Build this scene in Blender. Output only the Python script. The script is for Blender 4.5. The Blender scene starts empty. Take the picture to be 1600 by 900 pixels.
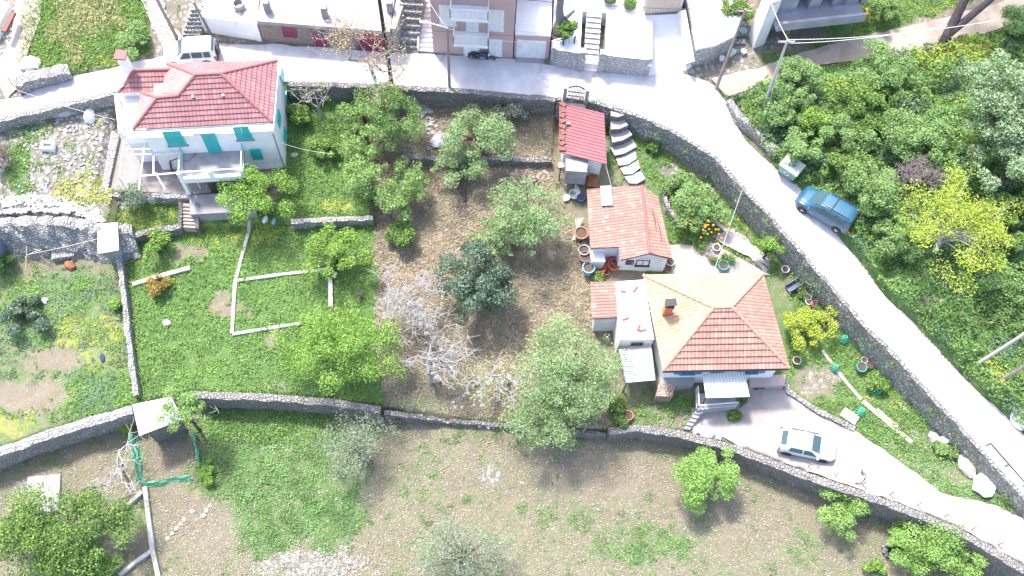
import bpy, bmesh, math, random
import numpy as np
from mathutils import Vector, Matrix, noise
R = math.radians
scene = bpy.context.scene
col = scene.collection

# ---------------------------------------------------------------- camera, world, sun, exposure
CAM_H, FPX, PHI, RHO = 72.0, 1700.0, R(23.0), R(3.8)
cam = bpy.data.objects.new('camera', bpy.data.cameras.new('camera'))
col.objects.link(cam)
CM = Matrix.Rotation(PHI, 4, 'X') @ Matrix.Rotation(RHO, 4, 'Z')
cam.matrix_world = Matrix.Translation((0, 0, CAM_H)) @ CM
cam.data.sensor_width = 36.0
cam.data.lens = 36.0 * FPX / 1600.0
cam.data.clip_end = 3000
scene.camera = cam

SUN_EL, SUN_AZ = 62.0, -35.0          # azimuth measured from +Y (image up), negative = left
world = bpy.data.worlds.new('World'); scene.world = world; world.use_nodes = True
wn = world.node_tree.nodes; wl = world.node_tree.links
sky = wn.new('ShaderNodeTexSky'); sky.sky_type = 'NISHITA'; sky.sun_disc = False
sky.sun_elevation = R(SUN_EL); sky.sun_rotation = R(SUN_AZ)
sky.air_density = 1.0; sky.dust_density = 3.0; sky.ozone_density = 1.0
wn['Background'].inputs['Strength'].default_value = 0.15
wl.new(sky.outputs[0], wn['Background'].inputs['Color'])
sd = bpy.data.lights.new('sun', 'SUN'); sd.energy = 2.4; sd.angle = R(7.0); sd.color = (1.0, 0.95, 0.88)
sun = bpy.data.objects.new('sun', sd); col.objects.link(sun)
_d = Vector((math.sin(R(SUN_AZ)) * math.cos(R(SUN_EL)), math.cos(R(SUN_AZ)) * math.cos(R(SUN_EL)), math.sin(R(SUN_EL))))
sun.rotation_euler = (-_d).to_track_quat('-Z', 'Y').to_euler()
sun.location = _d * 150
vs = scene.view_settings
vs.view_transform = 'Standard'; vs.look = 'None'; vs.gamma = 1.0; vs.use_curve_mapping = False
vs.exposure = 1.7
scene.render.engine = 'CYCLES'
scene.cycles.max_bounces = 5; scene.cycles.diffuse_bounces = 3; scene.cycles.transmission_bounces = 3

# ---------------------------------------------------------------- pixel <-> world
CR = np.array(CM.to_3x3())
def P(px, py, z):
    d = CR @ np.array([(px - 800) / FPX, (450 - py) / FPX, -1.0])
    s = (z - CAM_H) / d[2]
    return Vector((d[0] * s, d[1] * s, z))
def proj(x, y, z):
    p = np.stack([x, y, z - CAM_H], -1) @ CR
    return 800 + FPX * p[..., 0] / -p[..., 2], 450 - FPX * p[..., 1] / -p[..., 2]
def inpoly(x, y, poly):
    r = np.zeros(np.shape(x), bool); n = len(poly)
    for i in range(n):
        x0, y0 = poly[i][0], poly[i][1]; x1, y1 = poly[(i + 1) % n][0], poly[(i + 1) % n][1]
        if y0 == y1: continue
        c = ((y0 > y) != (y1 > y)) & (x < (x1 - x0) * (y - y0) / (y1 - y0) + x0)
        r ^= c
    return r
def vnoise(x, y, seed=0):
    xi = np.floor(x).astype(np.int64); yi = np.floor(y).astype(np.int64); fx = x - xi; fy = y - yi
    fx = fx * fx * (3 - 2 * fx); fy = fy * fy * (3 - 2 * fy)
    def h(a, b):
        n = (a * 374761393 + b * 668265263 + seed * 974634777) & 0xffffffff
        n = ((n ^ (n >> 13)) * 1274126177) & 0xffffffff
        return ((n ^ (n >> 16)) & 0xffff) / 65535.0
    return (h(xi, yi) * (1 - fx) + h(xi + 1, yi) * fx) * (1 - fy) + (h(xi, yi + 1) * (1 - fx) + h(xi + 1, yi + 1) * fx) * fy
def fbm(x, y, seed=0, o=3):
    s = 0; a = .5; t = 0
    for k in range(o):
        s = s + a * vnoise(x * 2 ** k, y * 2 ** k, seed + k); t += a; a *= .5
    return s / t
class TPS:
    def __init__(s, pts, lam=0.02):
        w = [P(*p) for p in pts]; s.c = np.array([(p.x, p.y) for p in w]); v = np.array([p.z for p in w]); n = len(v)
        K = s.U(np.linalg.norm(s.c[:, None] - s.c[None], axis=2)) + lam * np.eye(n) * 50
        A = np.zeros((n + 3, n + 3)); A[:n, :n] = K; A[:n, n] = 1; A[:n, n + 1:] = s.c; A[n, :n] = 1; A[n + 1:, :n] = s.c.T
        s.w = np.linalg.solve(A, np.r_[v, 0, 0, 0]); s.n = n
    def U(s, r): return np.where(r > 1e-9, r * r * np.log(np.maximum(r, 1e-9)), 0)
    def __call__(s, x, y):
        x = np.clip(x, -46, 46); y = np.clip(y, 4, 58)
        o = s.w[s.n] + s.w[s.n + 1] * x + s.w[s.n + 2] * y
        for i in range(s.n): o = o + s.w[i] * s.U(np.hypot(x - s.c[i, 0], y - s.c[i, 1]))
        return o

LOW = [(-260, 790, 2), (-60, 722, 2), (0, 700, 2), (100, 665, 2), (207, 632, 2), (300, 612, 2), (420, 616, 2), (520, 624, 2), (595, 634, 1.8),
       (700, 652, .5), (800, 662, .4), (950, 674, .8), (1060, 673, 1.8), (1150, 697, 2.0), (1250, 735, 2.3), (1330, 762, 2.6), (1400, 786, 2.8), (1500, 826, 3.0), (1600, 885, 3.2), (1800, 1010, 3.4), (2050, 1180, 3.6)]
ROADL = [(-260, 250, 7), (0, 186, 7), (100, 162, 7), (180, 142, 7), (300, 132, 7.1), (440, 128, 7.2), (560, 130, 7.2), (700, 138, 7.2), (870, 152, 7.2), (930, 158, 7.1), (1000, 180, 7.0), (1060, 208, 6.9),
         (1122, 247, 6.8), (1160, 290, 6.6), (1200, 332, 6.4), (1250, 390, 6.1), (1300, 447, 5.8), (1360, 515, 5.6), (1395, 550, 5.5), (1450, 610, 5.3), (1510, 675, 5.1), (1600, 775, 4.8), (1780, 970, 4.3), (1960, 1165, 4.0)]
ROADR = [(-260, 225, 7), (0, 156, 7), (35, 151, 7), (80, 124, 7), (180, 105, 7.05), (260, 88, 7.15), (320, 70, 7.2), (410, 68, 7.2), (520, 76, 7.2), (675, 86, 7.2), (800, 91, 7.2), (860, 102, 7.2), (1000, 117, 7.2), (1060, 112, 7.2), (1112, 128, 7.2),
         (1140, 170, 7.1), (1165, 220, 6.9), (1215, 268, 6.6), (1257, 300, 6.4), (1307, 367, 6.1), (1340, 405, 5.9), (1372, 450, 5.8), (1430, 507, 5.6), (1505, 590, 5.3), (1570, 652, 5.1), (1680, 760, 4.8), (1860, 950, 4.3), (2040, 1140, 4.0)]
ZD = []
def zone(poly, ctl, lam=.02): ZD.append(([tuple(P(*p))[:2] for p in poly], TPS(ctl, lam)))
MEADOW = TPS([(0, 722, .2), (100, 695, .2), (300, 640, .1), (600, 660, 0), (950, 690, 0), (1250, 770, 0), (1450, 850, 0), (1650, 960, 0), (0, 900, -.6), (400, 900, -.8), (800, 900, -1), (1200, 900, -.9), (-200, 1000, -.8), (1500, 1200, -1.2), (800, 1200, -1.6)])
FAR = [(2400, 1150, 4), (2100, -400, 9), (-600, -400, 9), (-600, 800, 2)]
zone(LOW + FAR, LOW[::2] + [(0, 600, 2.2), (100, 500, 2.5), (100, 420, 2.8), (-100, 500, 2.6), (300, 560, 2.1), (300, 450, 2.6), (450, 400, 3), (250, 380, 3.1), (560, 370, 3.2),
     (700, 600, 1.4), (900, 600, 1.6), (700, 450, 2.7), (880, 420, 3.0), (700, 300, 3.7), (850, 300, 3.9), (700, 255, 4.0),
     (1000, 640, 1.9), (1200, 620, 2.1), (1000, 420, 3.1), (1100, 430, 3.0), (1060, 330, 3.7), (950, 300, 4.2), (960, 200, 4.9), (1050, 245, 4.6), (1100, 277, 4.4), (1200, 365, 3.9), (1257, 450, 3.5), (1335, 537, 3.1), (1400, 615, 2.9), (1300, 620, 2.4), (1250, 560, 2.6), (1460, 690, 2.8), (1550, 760, 3.1), (1400, 720, 2.7), (1640, 850, 3.3)])
# upper terrace round the white house
TERR = [(196, 372, 3.8), (284, 352, 3.8), (450, 344, 3.9), (583, 340, 4.0), (560, 130, 5.7), (440, 128, 5.6), (300, 132, 6), (180, 142, 6.2), (150, 330, 5)]
zone(TERR, [(200, 365, 3.8), (300, 345, 3.8), (450, 340, 3.9), (583, 338, 4.0), (330, 310, 4.0), (400, 320, 4.0), (450, 265, 4.3), (452, 160, 5.3), (520, 250, 4.6), (520, 160, 5.5), (250, 200, 5.2)])
# upper step of the plot
zone([(625, 240, 4.6), (700, 247, 4.6), (770, 240, 4.7), (860, 246, 4.8), (870, 152, 5.6), (700, 138, 5.6), (560, 130, 5.6), (590, 235, 4.8)],
     [(640, 240, 4.6), (700, 245, 4.6), (860, 246, 4.7), (850, 200, 5.2), (700, 180, 5.2), (850, 165, 5.6), (620, 150, 5.6)])
# rocky garden left
ROCKY = [(-260, 330, 5.4), (0, 335, 5.4), (60, 332, 5.4), (120, 335, 5.3), (152, 350, 5.2), (166, 356, 4.9), (180, 290, 5.2), (180, 142, 6.2), (0, 186, 6.2), (-260, 250, 6.2)]
zone(ROCKY, [(0, 330, 5.4), (120, 330, 5.3), (160, 335, 5.1), (0, 250, 5.8), (100, 250, 5.8), (175, 250, 5.4), (100, 180, 6.2), (0, 200, 6.2), (175, 160, 6.1), (-200, 260, 6.1)])
# paved house terrace
zone([(166, 296, 4.9), (300, 303, 4.9), (330, 300, 4.9), (360, 200, 4.9), (200, 180, 4.9), (180, 185, 4.9), (152, 292, 4.9)], [(152, 292, 4.9), (300, 303, 4.9), (360, 200, 4.9), (200, 180, 4.9)])
RT = TPS(ROADL[::1] + ROADR[::1], .05)
ZD.append(([tuple(P(*p))[:2] for p in ROADL + ROADR[::-1]], lambda x, y: RT(x, y) - .16))
zone(ROADR[:16] + [(1250, 102, 7.4), (1420, 82, 7.7), (1600, 35, 8), (2100, -100, 9), (2100, -500, 10), (-600, -500, 9), (-600, 200, 7)],
     ROADR[:16:2] + [(100, 100, 7.3), (100, 0, 8.0), (-200, 0, 8), (300, 0, 8.2), (600, 0, 8.2), (1000, 40, 7.8), (1250, 60, 7.8), (1250, 102, 7.4), (1400, 0, 8.6), (1600, 20, 8.3), (1420, 82, 7.7), (1160, 110, 7.3)], .1)
zone(ROADR[15:] + [(2500, 1100, 5), (2300, -200, 10), (1600, 35, 8), (1420, 82, 7.7), (1250, 102, 7.4)],
     ROADR[15::2] + [(1250, 105, 7.4), (1420, 85, 7.7), (1600, 40, 8.2), (1300, 200, 7.6), (1450, 200, 8.2), (1600, 200, 8.8), (1400, 350, 7.4), (1600, 350, 8.6), (1500, 480, 6.9), (1600, 560, 6.4), (1800, 400, 9.5)], .1)
def H(x, y):
    x = np.asarray(x, float); y = np.asarray(y, float)
    z = MEADOW(x, y)
    for poly, f in ZD:
        m = inpoly(x, y, poly)
        if m.any(): z = np.where(m, f(x, y), z)
    return z
def hz(x, y): return float(H(np.array([x]), np.array([y]))[0])
def G(px, py):
    zs = np.arange(13, -2.5, -.04); d = CR @ np.array([(px - 800) / FPX, (450 - py) / FPX, -1.0])
    s = (zs - CAM_H) / d[2]; h = H(d[0] * s, d[1] * s)
    k = int(np.argmax(zs <= h)) if (zs <= h).any() else len(zs) - 1
    return Vector((d[0] * s[k], d[1] * s[k], float(h[k])))

# ---------------------------------------------------------------- materials
MATS = {}
class NT:
    def __init__(s, name, rough=.85, metal=0.):
        s.m = bpy.data.materials.new(name); s.m.use_nodes = True; s.t = s.m.node_tree; s.n = s.t.nodes
        s.b = s.n['Principled BSDF']; s.b.inputs['Roughness'].default_value = rough; s.b.inputs['Metallic'].default_value = metal
        s.b.inputs['Specular IOR Level'].default_value = .3
        s.tc = s.n.new('ShaderNodeTexCoord')
    def nd(s, t, **k):
        o = s.n.new(t)
        for a, v in k.items():
            if a.startswith('i_'): o.inputs[a[2:].replace('_', ' ')].default_value = v
            else: setattr(o, a, v)
        return o
    def ln(s, a, b): s.t.links.new(a, b)
    def noise(s, scale, detail=4, src=None, rough=.6):
        o = s.nd('ShaderNodeTexNoise'); o.inputs['Scale'].default_value = scale; o.inputs['Detail'].default_value = detail; o.inputs['Roughness'].default_value = rough
        s.ln(src or s.tc.outputs['Object'], o.inputs['Vector']); return o
    def ramp(s, src, stops):
        o = s.nd('ShaderNodeValToRGB'); s.ln(src, o.inputs[0]); e = o.color_ramp.elements
        while len(e) < len(stops): e.new(.5)
        for q, (p, c) in zip(e, stops): q.position = p; q.color = (c if len(c) == 4 else (*c, 1)) if not isinstance(c, (int, float)) else (c, c, c, 1)
        return o.outputs[0]
    def mix(s, f, a, b, mode='MIX'):
        o = s.nd('ShaderNodeMix', data_type='RGBA', blend_type=mode)
        for i, v in ((0, f), (6, a), (7, b)):
            if isinstance(v, (int, float)): o.inputs[i].default_value = v
            elif isinstance(v, tuple): o.inputs[i].default_value = (*v[:3], 1)
            else: s.ln(v, o.inputs[i])
        return o.outputs[2]
    def math(s, op, a, b=0.):
        o = s.nd('ShaderNodeMath', operation=op)
        for i, v in ((0, a), (1, b)):
            if isinstance(v, (int, float)): o.inputs[i].default_value = v
            else: s.ln(v, o.inputs[i])
        return o.outputs[0]
    def bump(s, h, st=.5, d=.05):
        o = s.nd('ShaderNodeBump'); o.inputs['Strength'].default_value = st; o.inputs['Distance'].default_value = d
        s.ln(h, o.inputs['Height']); s.ln(o.outputs[0], s.b.inputs['Normal'])
    def color(s, c): s.ln(c, s.b.inputs['Base Color'])
def sc(c, k): return tuple(min(1, v * k) for v in c)
def plain(name, c, c2=None, scale=1.5, rough=.8, metal=0., bump=.3, stain=None):
    if name in MATS: return MATS[name]
    t = NT(name, rough, metal); c2 = c2 or sc(c, .72)
    n = t.noise(scale, 6); f = t.noise(scale * 9, 3)
    k = t.mix(t.ramp(n.outputs[0], [(.35, 0), (.65, 1)]), c, c2)
    k = t.mix(t.math('MULTIPLY', f.outputs[0], .35), k, sc(c, 1.12))
    if stain:
        s2 = t.noise(scale * .6, 8, rough=.75); k = t.mix(t.ramp(s2.outputs[0], [(.55, 0), (.66, .8)]), k, stain)
    t.color(k)
    if bump: t.bump(f.outputs[0], bump, .03)
    MATS[name] = t.m; return t.m
def stone(name, cs=((.5, .49, .48), (.3, .3, .31), (.62, .6, .57)), mortar=(.1, .1, .09), size=.3, moss=None, flat=1.5):
    if name in MATS: return MATS[name]
    t = NT(name, .9); mp = t.nd('ShaderNodeMapping'); mp.inputs['Scale'].default_value = (1, 1, flat); t.ln(t.tc.outputs['Object'], mp.inputs[0])
    w = t.noise(2.2, 2, mp.outputs[0]); vm = t.nd('ShaderNodeVectorMath', operation='MULTIPLY_ADD'); t.ln(w.outputs[1], vm.inputs[0]); vm.inputs[1].default_value = (.18, .18, .18); t.ln(mp.outputs[0], vm.inputs[2])
    v = t.nd('ShaderNodeTexVoronoi'); v.inputs['Scale'].default_value = 1 / size; t.ln(vm.outputs[0], v.inputs['Vector'])
    e = t.nd('ShaderNodeTexVoronoi', feature='DISTANCE_TO_EDGE'); e.inputs['Scale'].default_value = 1 / size; t.ln(vm.outputs[0], e.inputs['Vector'])
    sp = t.nd('ShaderNodeSeparateColor'); t.ln(v.outputs['Color'], sp.inputs[0])
    k = t.ramp(sp.outputs[0], [(0, cs[1]), (.5, cs[0]), (1, cs[2])])
    g = t.noise(.7, 5); k = t.mix(t.ramp(g.outputs[0], [(.4, 0), (.7, .5)]), k, sc(cs[1], .7))
    if moss: k = t.mix(t.ramp(t.noise(1.1, 6, rough=.8).outputs[0], [(.52, 0), (.66, .8)]), k, moss)
    k = t.mix(t.ramp(e.outputs['Distance'], [(.02, 1), (.12, 0)]), k, mortar)
    k = t.mix(t.math('MULTIPLY', t.noise(22, 3).outputs[0], .3), k, (.7, .68, .66))
    t.color(k); t.bump(t.ramp(e.outputs['Distance'], [(0, 0), (.25, 1)]), 1., .09); MATS[name] = t.m; return t.m
def tile(name, c, c2, c3, cw=.24, course=.34, line=(.15, .05, .04), bs=.8):
    if name in MATS: return MATS[name]
    t = NT(name, .75); uv = t.nd('ShaderNodeUVMap'); s = t.nd('ShaderNodeSeparateXYZ'); t.ln(uv.outputs[0], s.inputs[0])
    u = t.math('DIVIDE', s.outputs[0], cw); v = t.math('DIVIDE', s.outputs[1], course)
    cb = t.nd('ShaderNodeCombineXYZ'); t.ln(t.math('FLOOR', u), cb.inputs[0]); t.ln(t.math('FLOOR', v), cb.inputs[1])
    wn_ = t.nd('ShaderNodeTexWhiteNoise'); t.ln(cb.outputs[0], wn_.inputs['Vector'])
    k = t.ramp(wn_.outputs['Value'], [(0, c2), (.45, c), (.8, c), (1, c3)])
    k = t.mix(t.ramp(t.noise(.8, 6, rough=.7).outputs[0], [(.4, 0), (.7, .55)]), k, c2)
    k = t.mix(t.ramp(t.noise(.5, 5, rough=.7).outputs[0], [(.5, 0), (.72, .5)]), k, c3)
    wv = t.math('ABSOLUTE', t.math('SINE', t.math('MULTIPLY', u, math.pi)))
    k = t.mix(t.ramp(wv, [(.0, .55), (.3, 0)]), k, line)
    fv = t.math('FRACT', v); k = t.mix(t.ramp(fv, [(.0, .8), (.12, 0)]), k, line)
    k = t.mix(t.math('MULTIPLY', t.noise(14, 3).outputs[0], .25), k, c3)
    t.color(k); t.bump(wv, bs, .07); MATS[name] = t.m; return t.m
def corrug(name, c, c2, axis=0, period=.2, stain=None, rough=.5):
    if name in MATS: return MATS[name]
    t = NT(name, rough); uv = t.nd('ShaderNodeUVMap'); s = t.nd('ShaderNodeSeparateXYZ'); t.ln(uv.outputs[0], s.inputs[0])
    wv = t.math('SINE', t.math('MULTIPLY', s.outputs[axis], 2 * math.pi / period))
    k = t.mix(t.ramp(t.noise(.9, 6, rough=.7).outputs[0], [(.4, 0), (.7, .7)]), c, c2)
    if stain: k = t.mix(t.ramp(t.noise(1.6, 8, rough=.8).outputs[0], [(.53, 0), (.62, .85)]), k, stain)
    k = t.mix(t.ramp(wv, [(.0, .35), (.3, 0)]), k, sc(c2, .7))
    t.color(k); t.bump(wv, .8, .05); MATS[name] = t.m; return t.m
def leafmat(name='leaf', tr=.28):
    if name in MATS: return MATS[name]
    t = NT(name, .6); a = t.nd('ShaderNodeVertexColor'); a.layer_name = 'Col'; hs = t.nd('ShaderNodeHueSaturation'); hs.inputs['Saturation'].default_value = .95; hs.inputs['Value'].default_value = 1.18; t.ln(a.outputs[0], hs.inputs['Color']); t.color(hs.outputs[0])
    tl = t.nd('ShaderNodeBsdfTranslucent'); t.ln(t.mix(.15, a.outputs[0], (.25, .4, .05), 'MIX'), tl.inputs[0]); mx = t.nd('ShaderNodeMixShader'); mx.inputs[0].default_value = tr
    t.ln(t.b.outputs[0], mx.inputs[1]); t.ln(tl.outputs[0], mx.inputs[2]); t.ln(mx.outputs[0], t.n['Material Output'].inputs[0]); MATS[name] = t.m; return t.m
def attrmat(name, rough=.9):
    if name in MATS: return MATS[name]
    t = NT(name, rough); a = t.nd('ShaderNodeVertexColor'); a.layer_name = 'Col'; f = t.noise(12, 3)
    t.color(t.mix(t.math('MULTIPLY', f.outputs[0], .3), a.outputs[0], (.5, .48, .45))); t.bump(f.outputs[0], .4, .03); MATS[name] = t.m; return t.m
def glass(name='window_glass', c=(.05, .07, .09)):
    if name in MATS: return MATS[name]
    t = NT(name, .22); t.b.inputs['Specular IOR Level'].default_value = .3; t.color(t.mix(t.noise(3, 2).outputs[0], c, sc(c, 2))); MATS[name] = t.m; return t.m
def paint(name, c, rough=.35):
    if name in MATS: return MATS[name]
    t = NT(name, rough); t.b.inputs['Coat Weight'].default_value = .5; t.b.inputs['Coat Roughness'].default_value = .15
    t.color(t.mix(t.ramp(t.noise(2.5, 6, rough=.7).outputs[0], [(.45, 0), (.75, .35)]), c, sc(c, .6))); MATS[name] = t.m; return t.m

# ---------------------------------------------------------------- mesh helpers
def info(o, label=None, cat=None, group=None, kind=None):
    if label: o['label'] = label
    if cat: o['category'] = cat
    if group: o['group'] = group
    if kind: o['kind'] = kind
    return o
def thing(name, label, cat, loc, group=None):
    o = bpy.data.objects.new(name, None); o.empty_display_size = .3; col.objects.link(o); o.location = loc; info(o, label, cat, group); return o
def wloc(o):
    v = Vector((0, 0, 0))
    while o: v = v + Vector(o.location); o = o.parent
    return v
class MB:
    def __init__(s): s.v = []; s.f = []; s.uv = []
    def poly(s, pts, uv=None):
        i = len(s.v); s.v += [tuple(p) for p in pts]; s.f.append(tuple(range(i, i + len(pts))))
        s.uv.append(uv)
        return s
    def hexa(s, b, t):
        i = len(s.v); n = len(b); s.v += [tuple(p) for p in b] + [tuple(p) for p in t]
        F = [tuple(i + k for k in reversed(range(n))), tuple(i + n + k for k in range(n))] + [(i + k, i + (k + 1) % n, i + n + (k + 1) % n, i + n + k) for k in range(n)]
        s.f += F; s.uv += [None] * len(F); return s
    def prism(s, poly, z0, z1): return s.hexa([(p[0], p[1], z0) for p in poly], [(p[0], p[1], z1) for p in poly])
    def box(s, c, size, rz=0., M=None):
        hx, hy, hh = size[0] / 2, size[1] / 2, size[2] / 2; m = M or (Matrix.Translation(c) @ Matrix.Rotation(rz, 4, 'Z'))
        q = [(-hx, -hy), (hx, -hy), (hx, hy), (-hx, hy)]
        return s.hexa([m @ Vector((a, b, -hh)) for a, b in q], [m @ Vector((a, b, hh)) for a, b in q])
    def bar(s, p0, p1, w, h, up=Vector((0, 0, 1))):
        p0 = Vector(p0); p1 = Vector(p1); d = (p1 - p0).normalized(); a = d.cross(up)
        if a.length < 1e-4: a = Vector((1, 0, 0))
        a.normalize(); b = a.cross(d); a *= w / 2; b *= h / 2
        return s.hexa([p0 - a - b, p0 + a - b, p0 + a + b, p0 - a + b], [p1 - a - b, p1 + a - b, p1 + a + b, p1 - a + b])
    def tube(s, pts, rs, n=8, cap=True):
        pts = [Vector(p) for p in pts]; rs = rs if isinstance(rs, (list, tuple)) else [rs] * len(pts); i = len(s.v)
        a = None
        for k, p in enumerate(pts):
            d = (pts[min(k + 1, len(pts) - 1)] - pts[max(k - 1, 0)]).normalized()
            if a is None: a = d.orthogonal().normalized()
            a = (a - d * a.dot(d)); a = a.normalized() if a.length > 1e-5 else d.orthogonal().normalized(); b = d.cross(a)
            for j in range(n):
                t = 2 * math.pi * j / n; s.v.append(tuple(p + (a * math.cos(t) + b * math.sin(t)) * rs[k]))
        for k in range(len(pts) - 1):
            for j in range(n):
                q = i + k * n; s.f.append((q + j, q + (j + 1) % n, q + n + (j + 1) % n, q + n + j)); s.uv.append(None)
        if cap:
            s.f.append(tuple(i + j for j in reversed(range(n)))); q = i + (len(pts) - 1) * n; s.f.append(tuple(q + j for j in range(n))); s.uv += [None, None]
        return s
    def lathe(s, c, prof, n=14, axis=None):
        c = Vector(c); i = len(s.v); M = Matrix.Identity(3) if axis is None else Vector(axis).to_track_quat('Z', 'Y').to_matrix()
        for r, z in prof:
            for j in range(n):
                t = 2 * math.pi * j / n; s.v.append(tuple(c + M @ Vector((r * math.cos(t), r * math.sin(t), z))))
        for k in range(len(prof) - 1):
            for j in range(n):
                q = i + k * n; s.f.append((q + j, q + (j + 1) % n, q + n + (j + 1) % n, q + n + j)); s.uv.append(None)
        s.f.append(tuple(i + j for j in reversed(range(n)))); q = i + (len(prof) - 1) * n; s.f.append(tuple(q + j for j in range(n))); s.uv += [None, None]
        return s
    def rock(s, c, r, seed=0, sq=(1, 1, .7), sub=1):
        bm = bmesh.new(); bmesh.ops.create_icosphere(bm, subdivisions=sub, radius=1); i = len(s.v); rr = random.Random(seed); rz = rr.random() * 6.28
        for v in bm.verts:
            k = 1 + .35 * (noise.noise(v.co * 1.3 + Vector((seed * 3.1, seed, 0)))) + rr.uniform(-.1, .1); p = v.co * k
            x, y = p.x * sq[0], p.y * sq[1]; s.v.append((c[0] + r * (x * math.cos(rz) - y * math.sin(rz)), c[1] + r * (x * math.sin(rz) + y * math.cos(rz)), c[2] + r * p.z * sq[2]))
        for f in bm.faces: s.f.append(tuple(i + v.index for v in f.verts)); s.uv.append(None)
        bm.free(); return s
    def wallbox(s, A, B, u0, u1, z0, z1, d0, d1):
        A = Vector((A[0], A[1], 0)); B = Vector((B[0], B[1], 0)); t = (B - A).normalized(); n = Vector((t.y, -t.x, 0))
        q = [A + t * u0 + n * d0, A + t * u1 + n * d0, A + t * u1 + n * d1, A + t * u0 + n * d1]
        return s.prism([(p.x, p.y) for p in reversed(q)], z0, z1)
    def build(s, name, m, parent=None, smooth=False, bevel=0, label=None, seg=1):
        me = bpy.data.meshes.new(name)
        if parent is None:
            a = np.array(s.v); org = Vector(((a[:, 0].min() + a[:, 0].max()) / 2, (a[:, 1].min() + a[:, 1].max()) / 2, a[:, 2].min()))
        else: org = wloc(parent)
        me.from_pydata([(x - org.x, y - org.y, z - org.z) for x, y, z in s.v], [], s.f)
        if any(u is not None for u in s.uv):
            ul = me.uv_layers.new(name='UVMap'); k = 0
            for f, u in zip(s.f, s.uv):
                for j in range(len(f)):
                    ul.data[k].uv = u[j] if u else (0, 0); k += 1
        me.materials.append(m); o = bpy.data.objects.new(name, me); col.objects.link(o)
        if parent is None: o.location = org
        else: o.parent = parent
        if smooth:
            for p in me.polygons: p.use_smooth = True
        if bevel:
            b = o.modifiers.new('bevel', 'BEVEL'); b.width = bevel; b.segments = seg; b.limit_method = 'ANGLE'
        if label: o['label'] = label
        return o
def reorg(o, parent):   # make a sub-part child: origin relative
    return o
def XY(*pp):
    return [(P(*p).x, P(*p).y) for p in pp]
def npmesh(name, V, F, C, m, parent=None, loc=None):
    """V (n,3) world, F (k,4) or (k,3), C (k,3) face colours"""
    me = bpy.data.meshes.new(name); org = wloc(parent) if parent else Vector(loc if loc is not None else (0, 0, 0))
    V = V - np.array(org); k = F.shape[1]
    me.vertices.add(len(V)); me.vertices.foreach_set('co', V.astype(np.float32).ravel())
    me.loops.add(F.size); me.loops.foreach_set('vertex_index', F.astype(np.int32).ravel())
    me.polygons.add(len(F)); me.polygons.foreach_set('loop_start', np.arange(0, F.size, k, dtype=np.int32)); me.polygons.foreach_set('loop_total', np.full(len(F), k, np.int32))
    me.update(calc_edges=True)
    if C is not None:
        ca = me.color_attributes.new('Col', 'FLOAT_COLOR', 'CORNER'); cc = np.ones((len(F), k, 4), np.float32); cc[:, :, :3] = C[:, None, :]; ca.data.foreach_set('color', cc.ravel())
    me.materials.append(m); o = bpy.data.objects.new(name, me); col.objects.link(o)
    if parent: o.parent = parent
    else: o.location = org
    return o
rng = np.random.default_rng(7)
def leafquads(c, size, asp=.55, up=.35, rg=None):
    rg = rg or rng; n = len(c); size = np.broadcast_to(size, (n,))[:, None]
    nr = rg.normal(size=(n, 3)); nr[:, 2] = np.abs(nr[:, 2]) + up; nr /= np.linalg.norm(nr, axis=1)[:, None]
    a = np.cross(nr, rg.normal(size=(n, 3))); a /= np.linalg.norm(a, axis=1)[:, None] + 1e-9; b = np.cross(nr, a)
    V = np.stack([c - a * size * .5, c - b * size * asp * .5, c + a * size * .5, c + b * size * asp * .5], 1).reshape(-1, 3)
    return V, np.arange(n * 4).reshape(n, 4)
def varcol(n, c1, c2, rg=None, c3=None, p3=0.):
    rg = rg or rng; t = rg.random((n, 1)); C = np.array(c1) * (1 - t) + np.array(c2) * t; C = C * (0.8 + .4 * rg.random((n, 1)))
    if c3 is not None: C[rg.random(n) < p3] = c3
    return C
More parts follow.
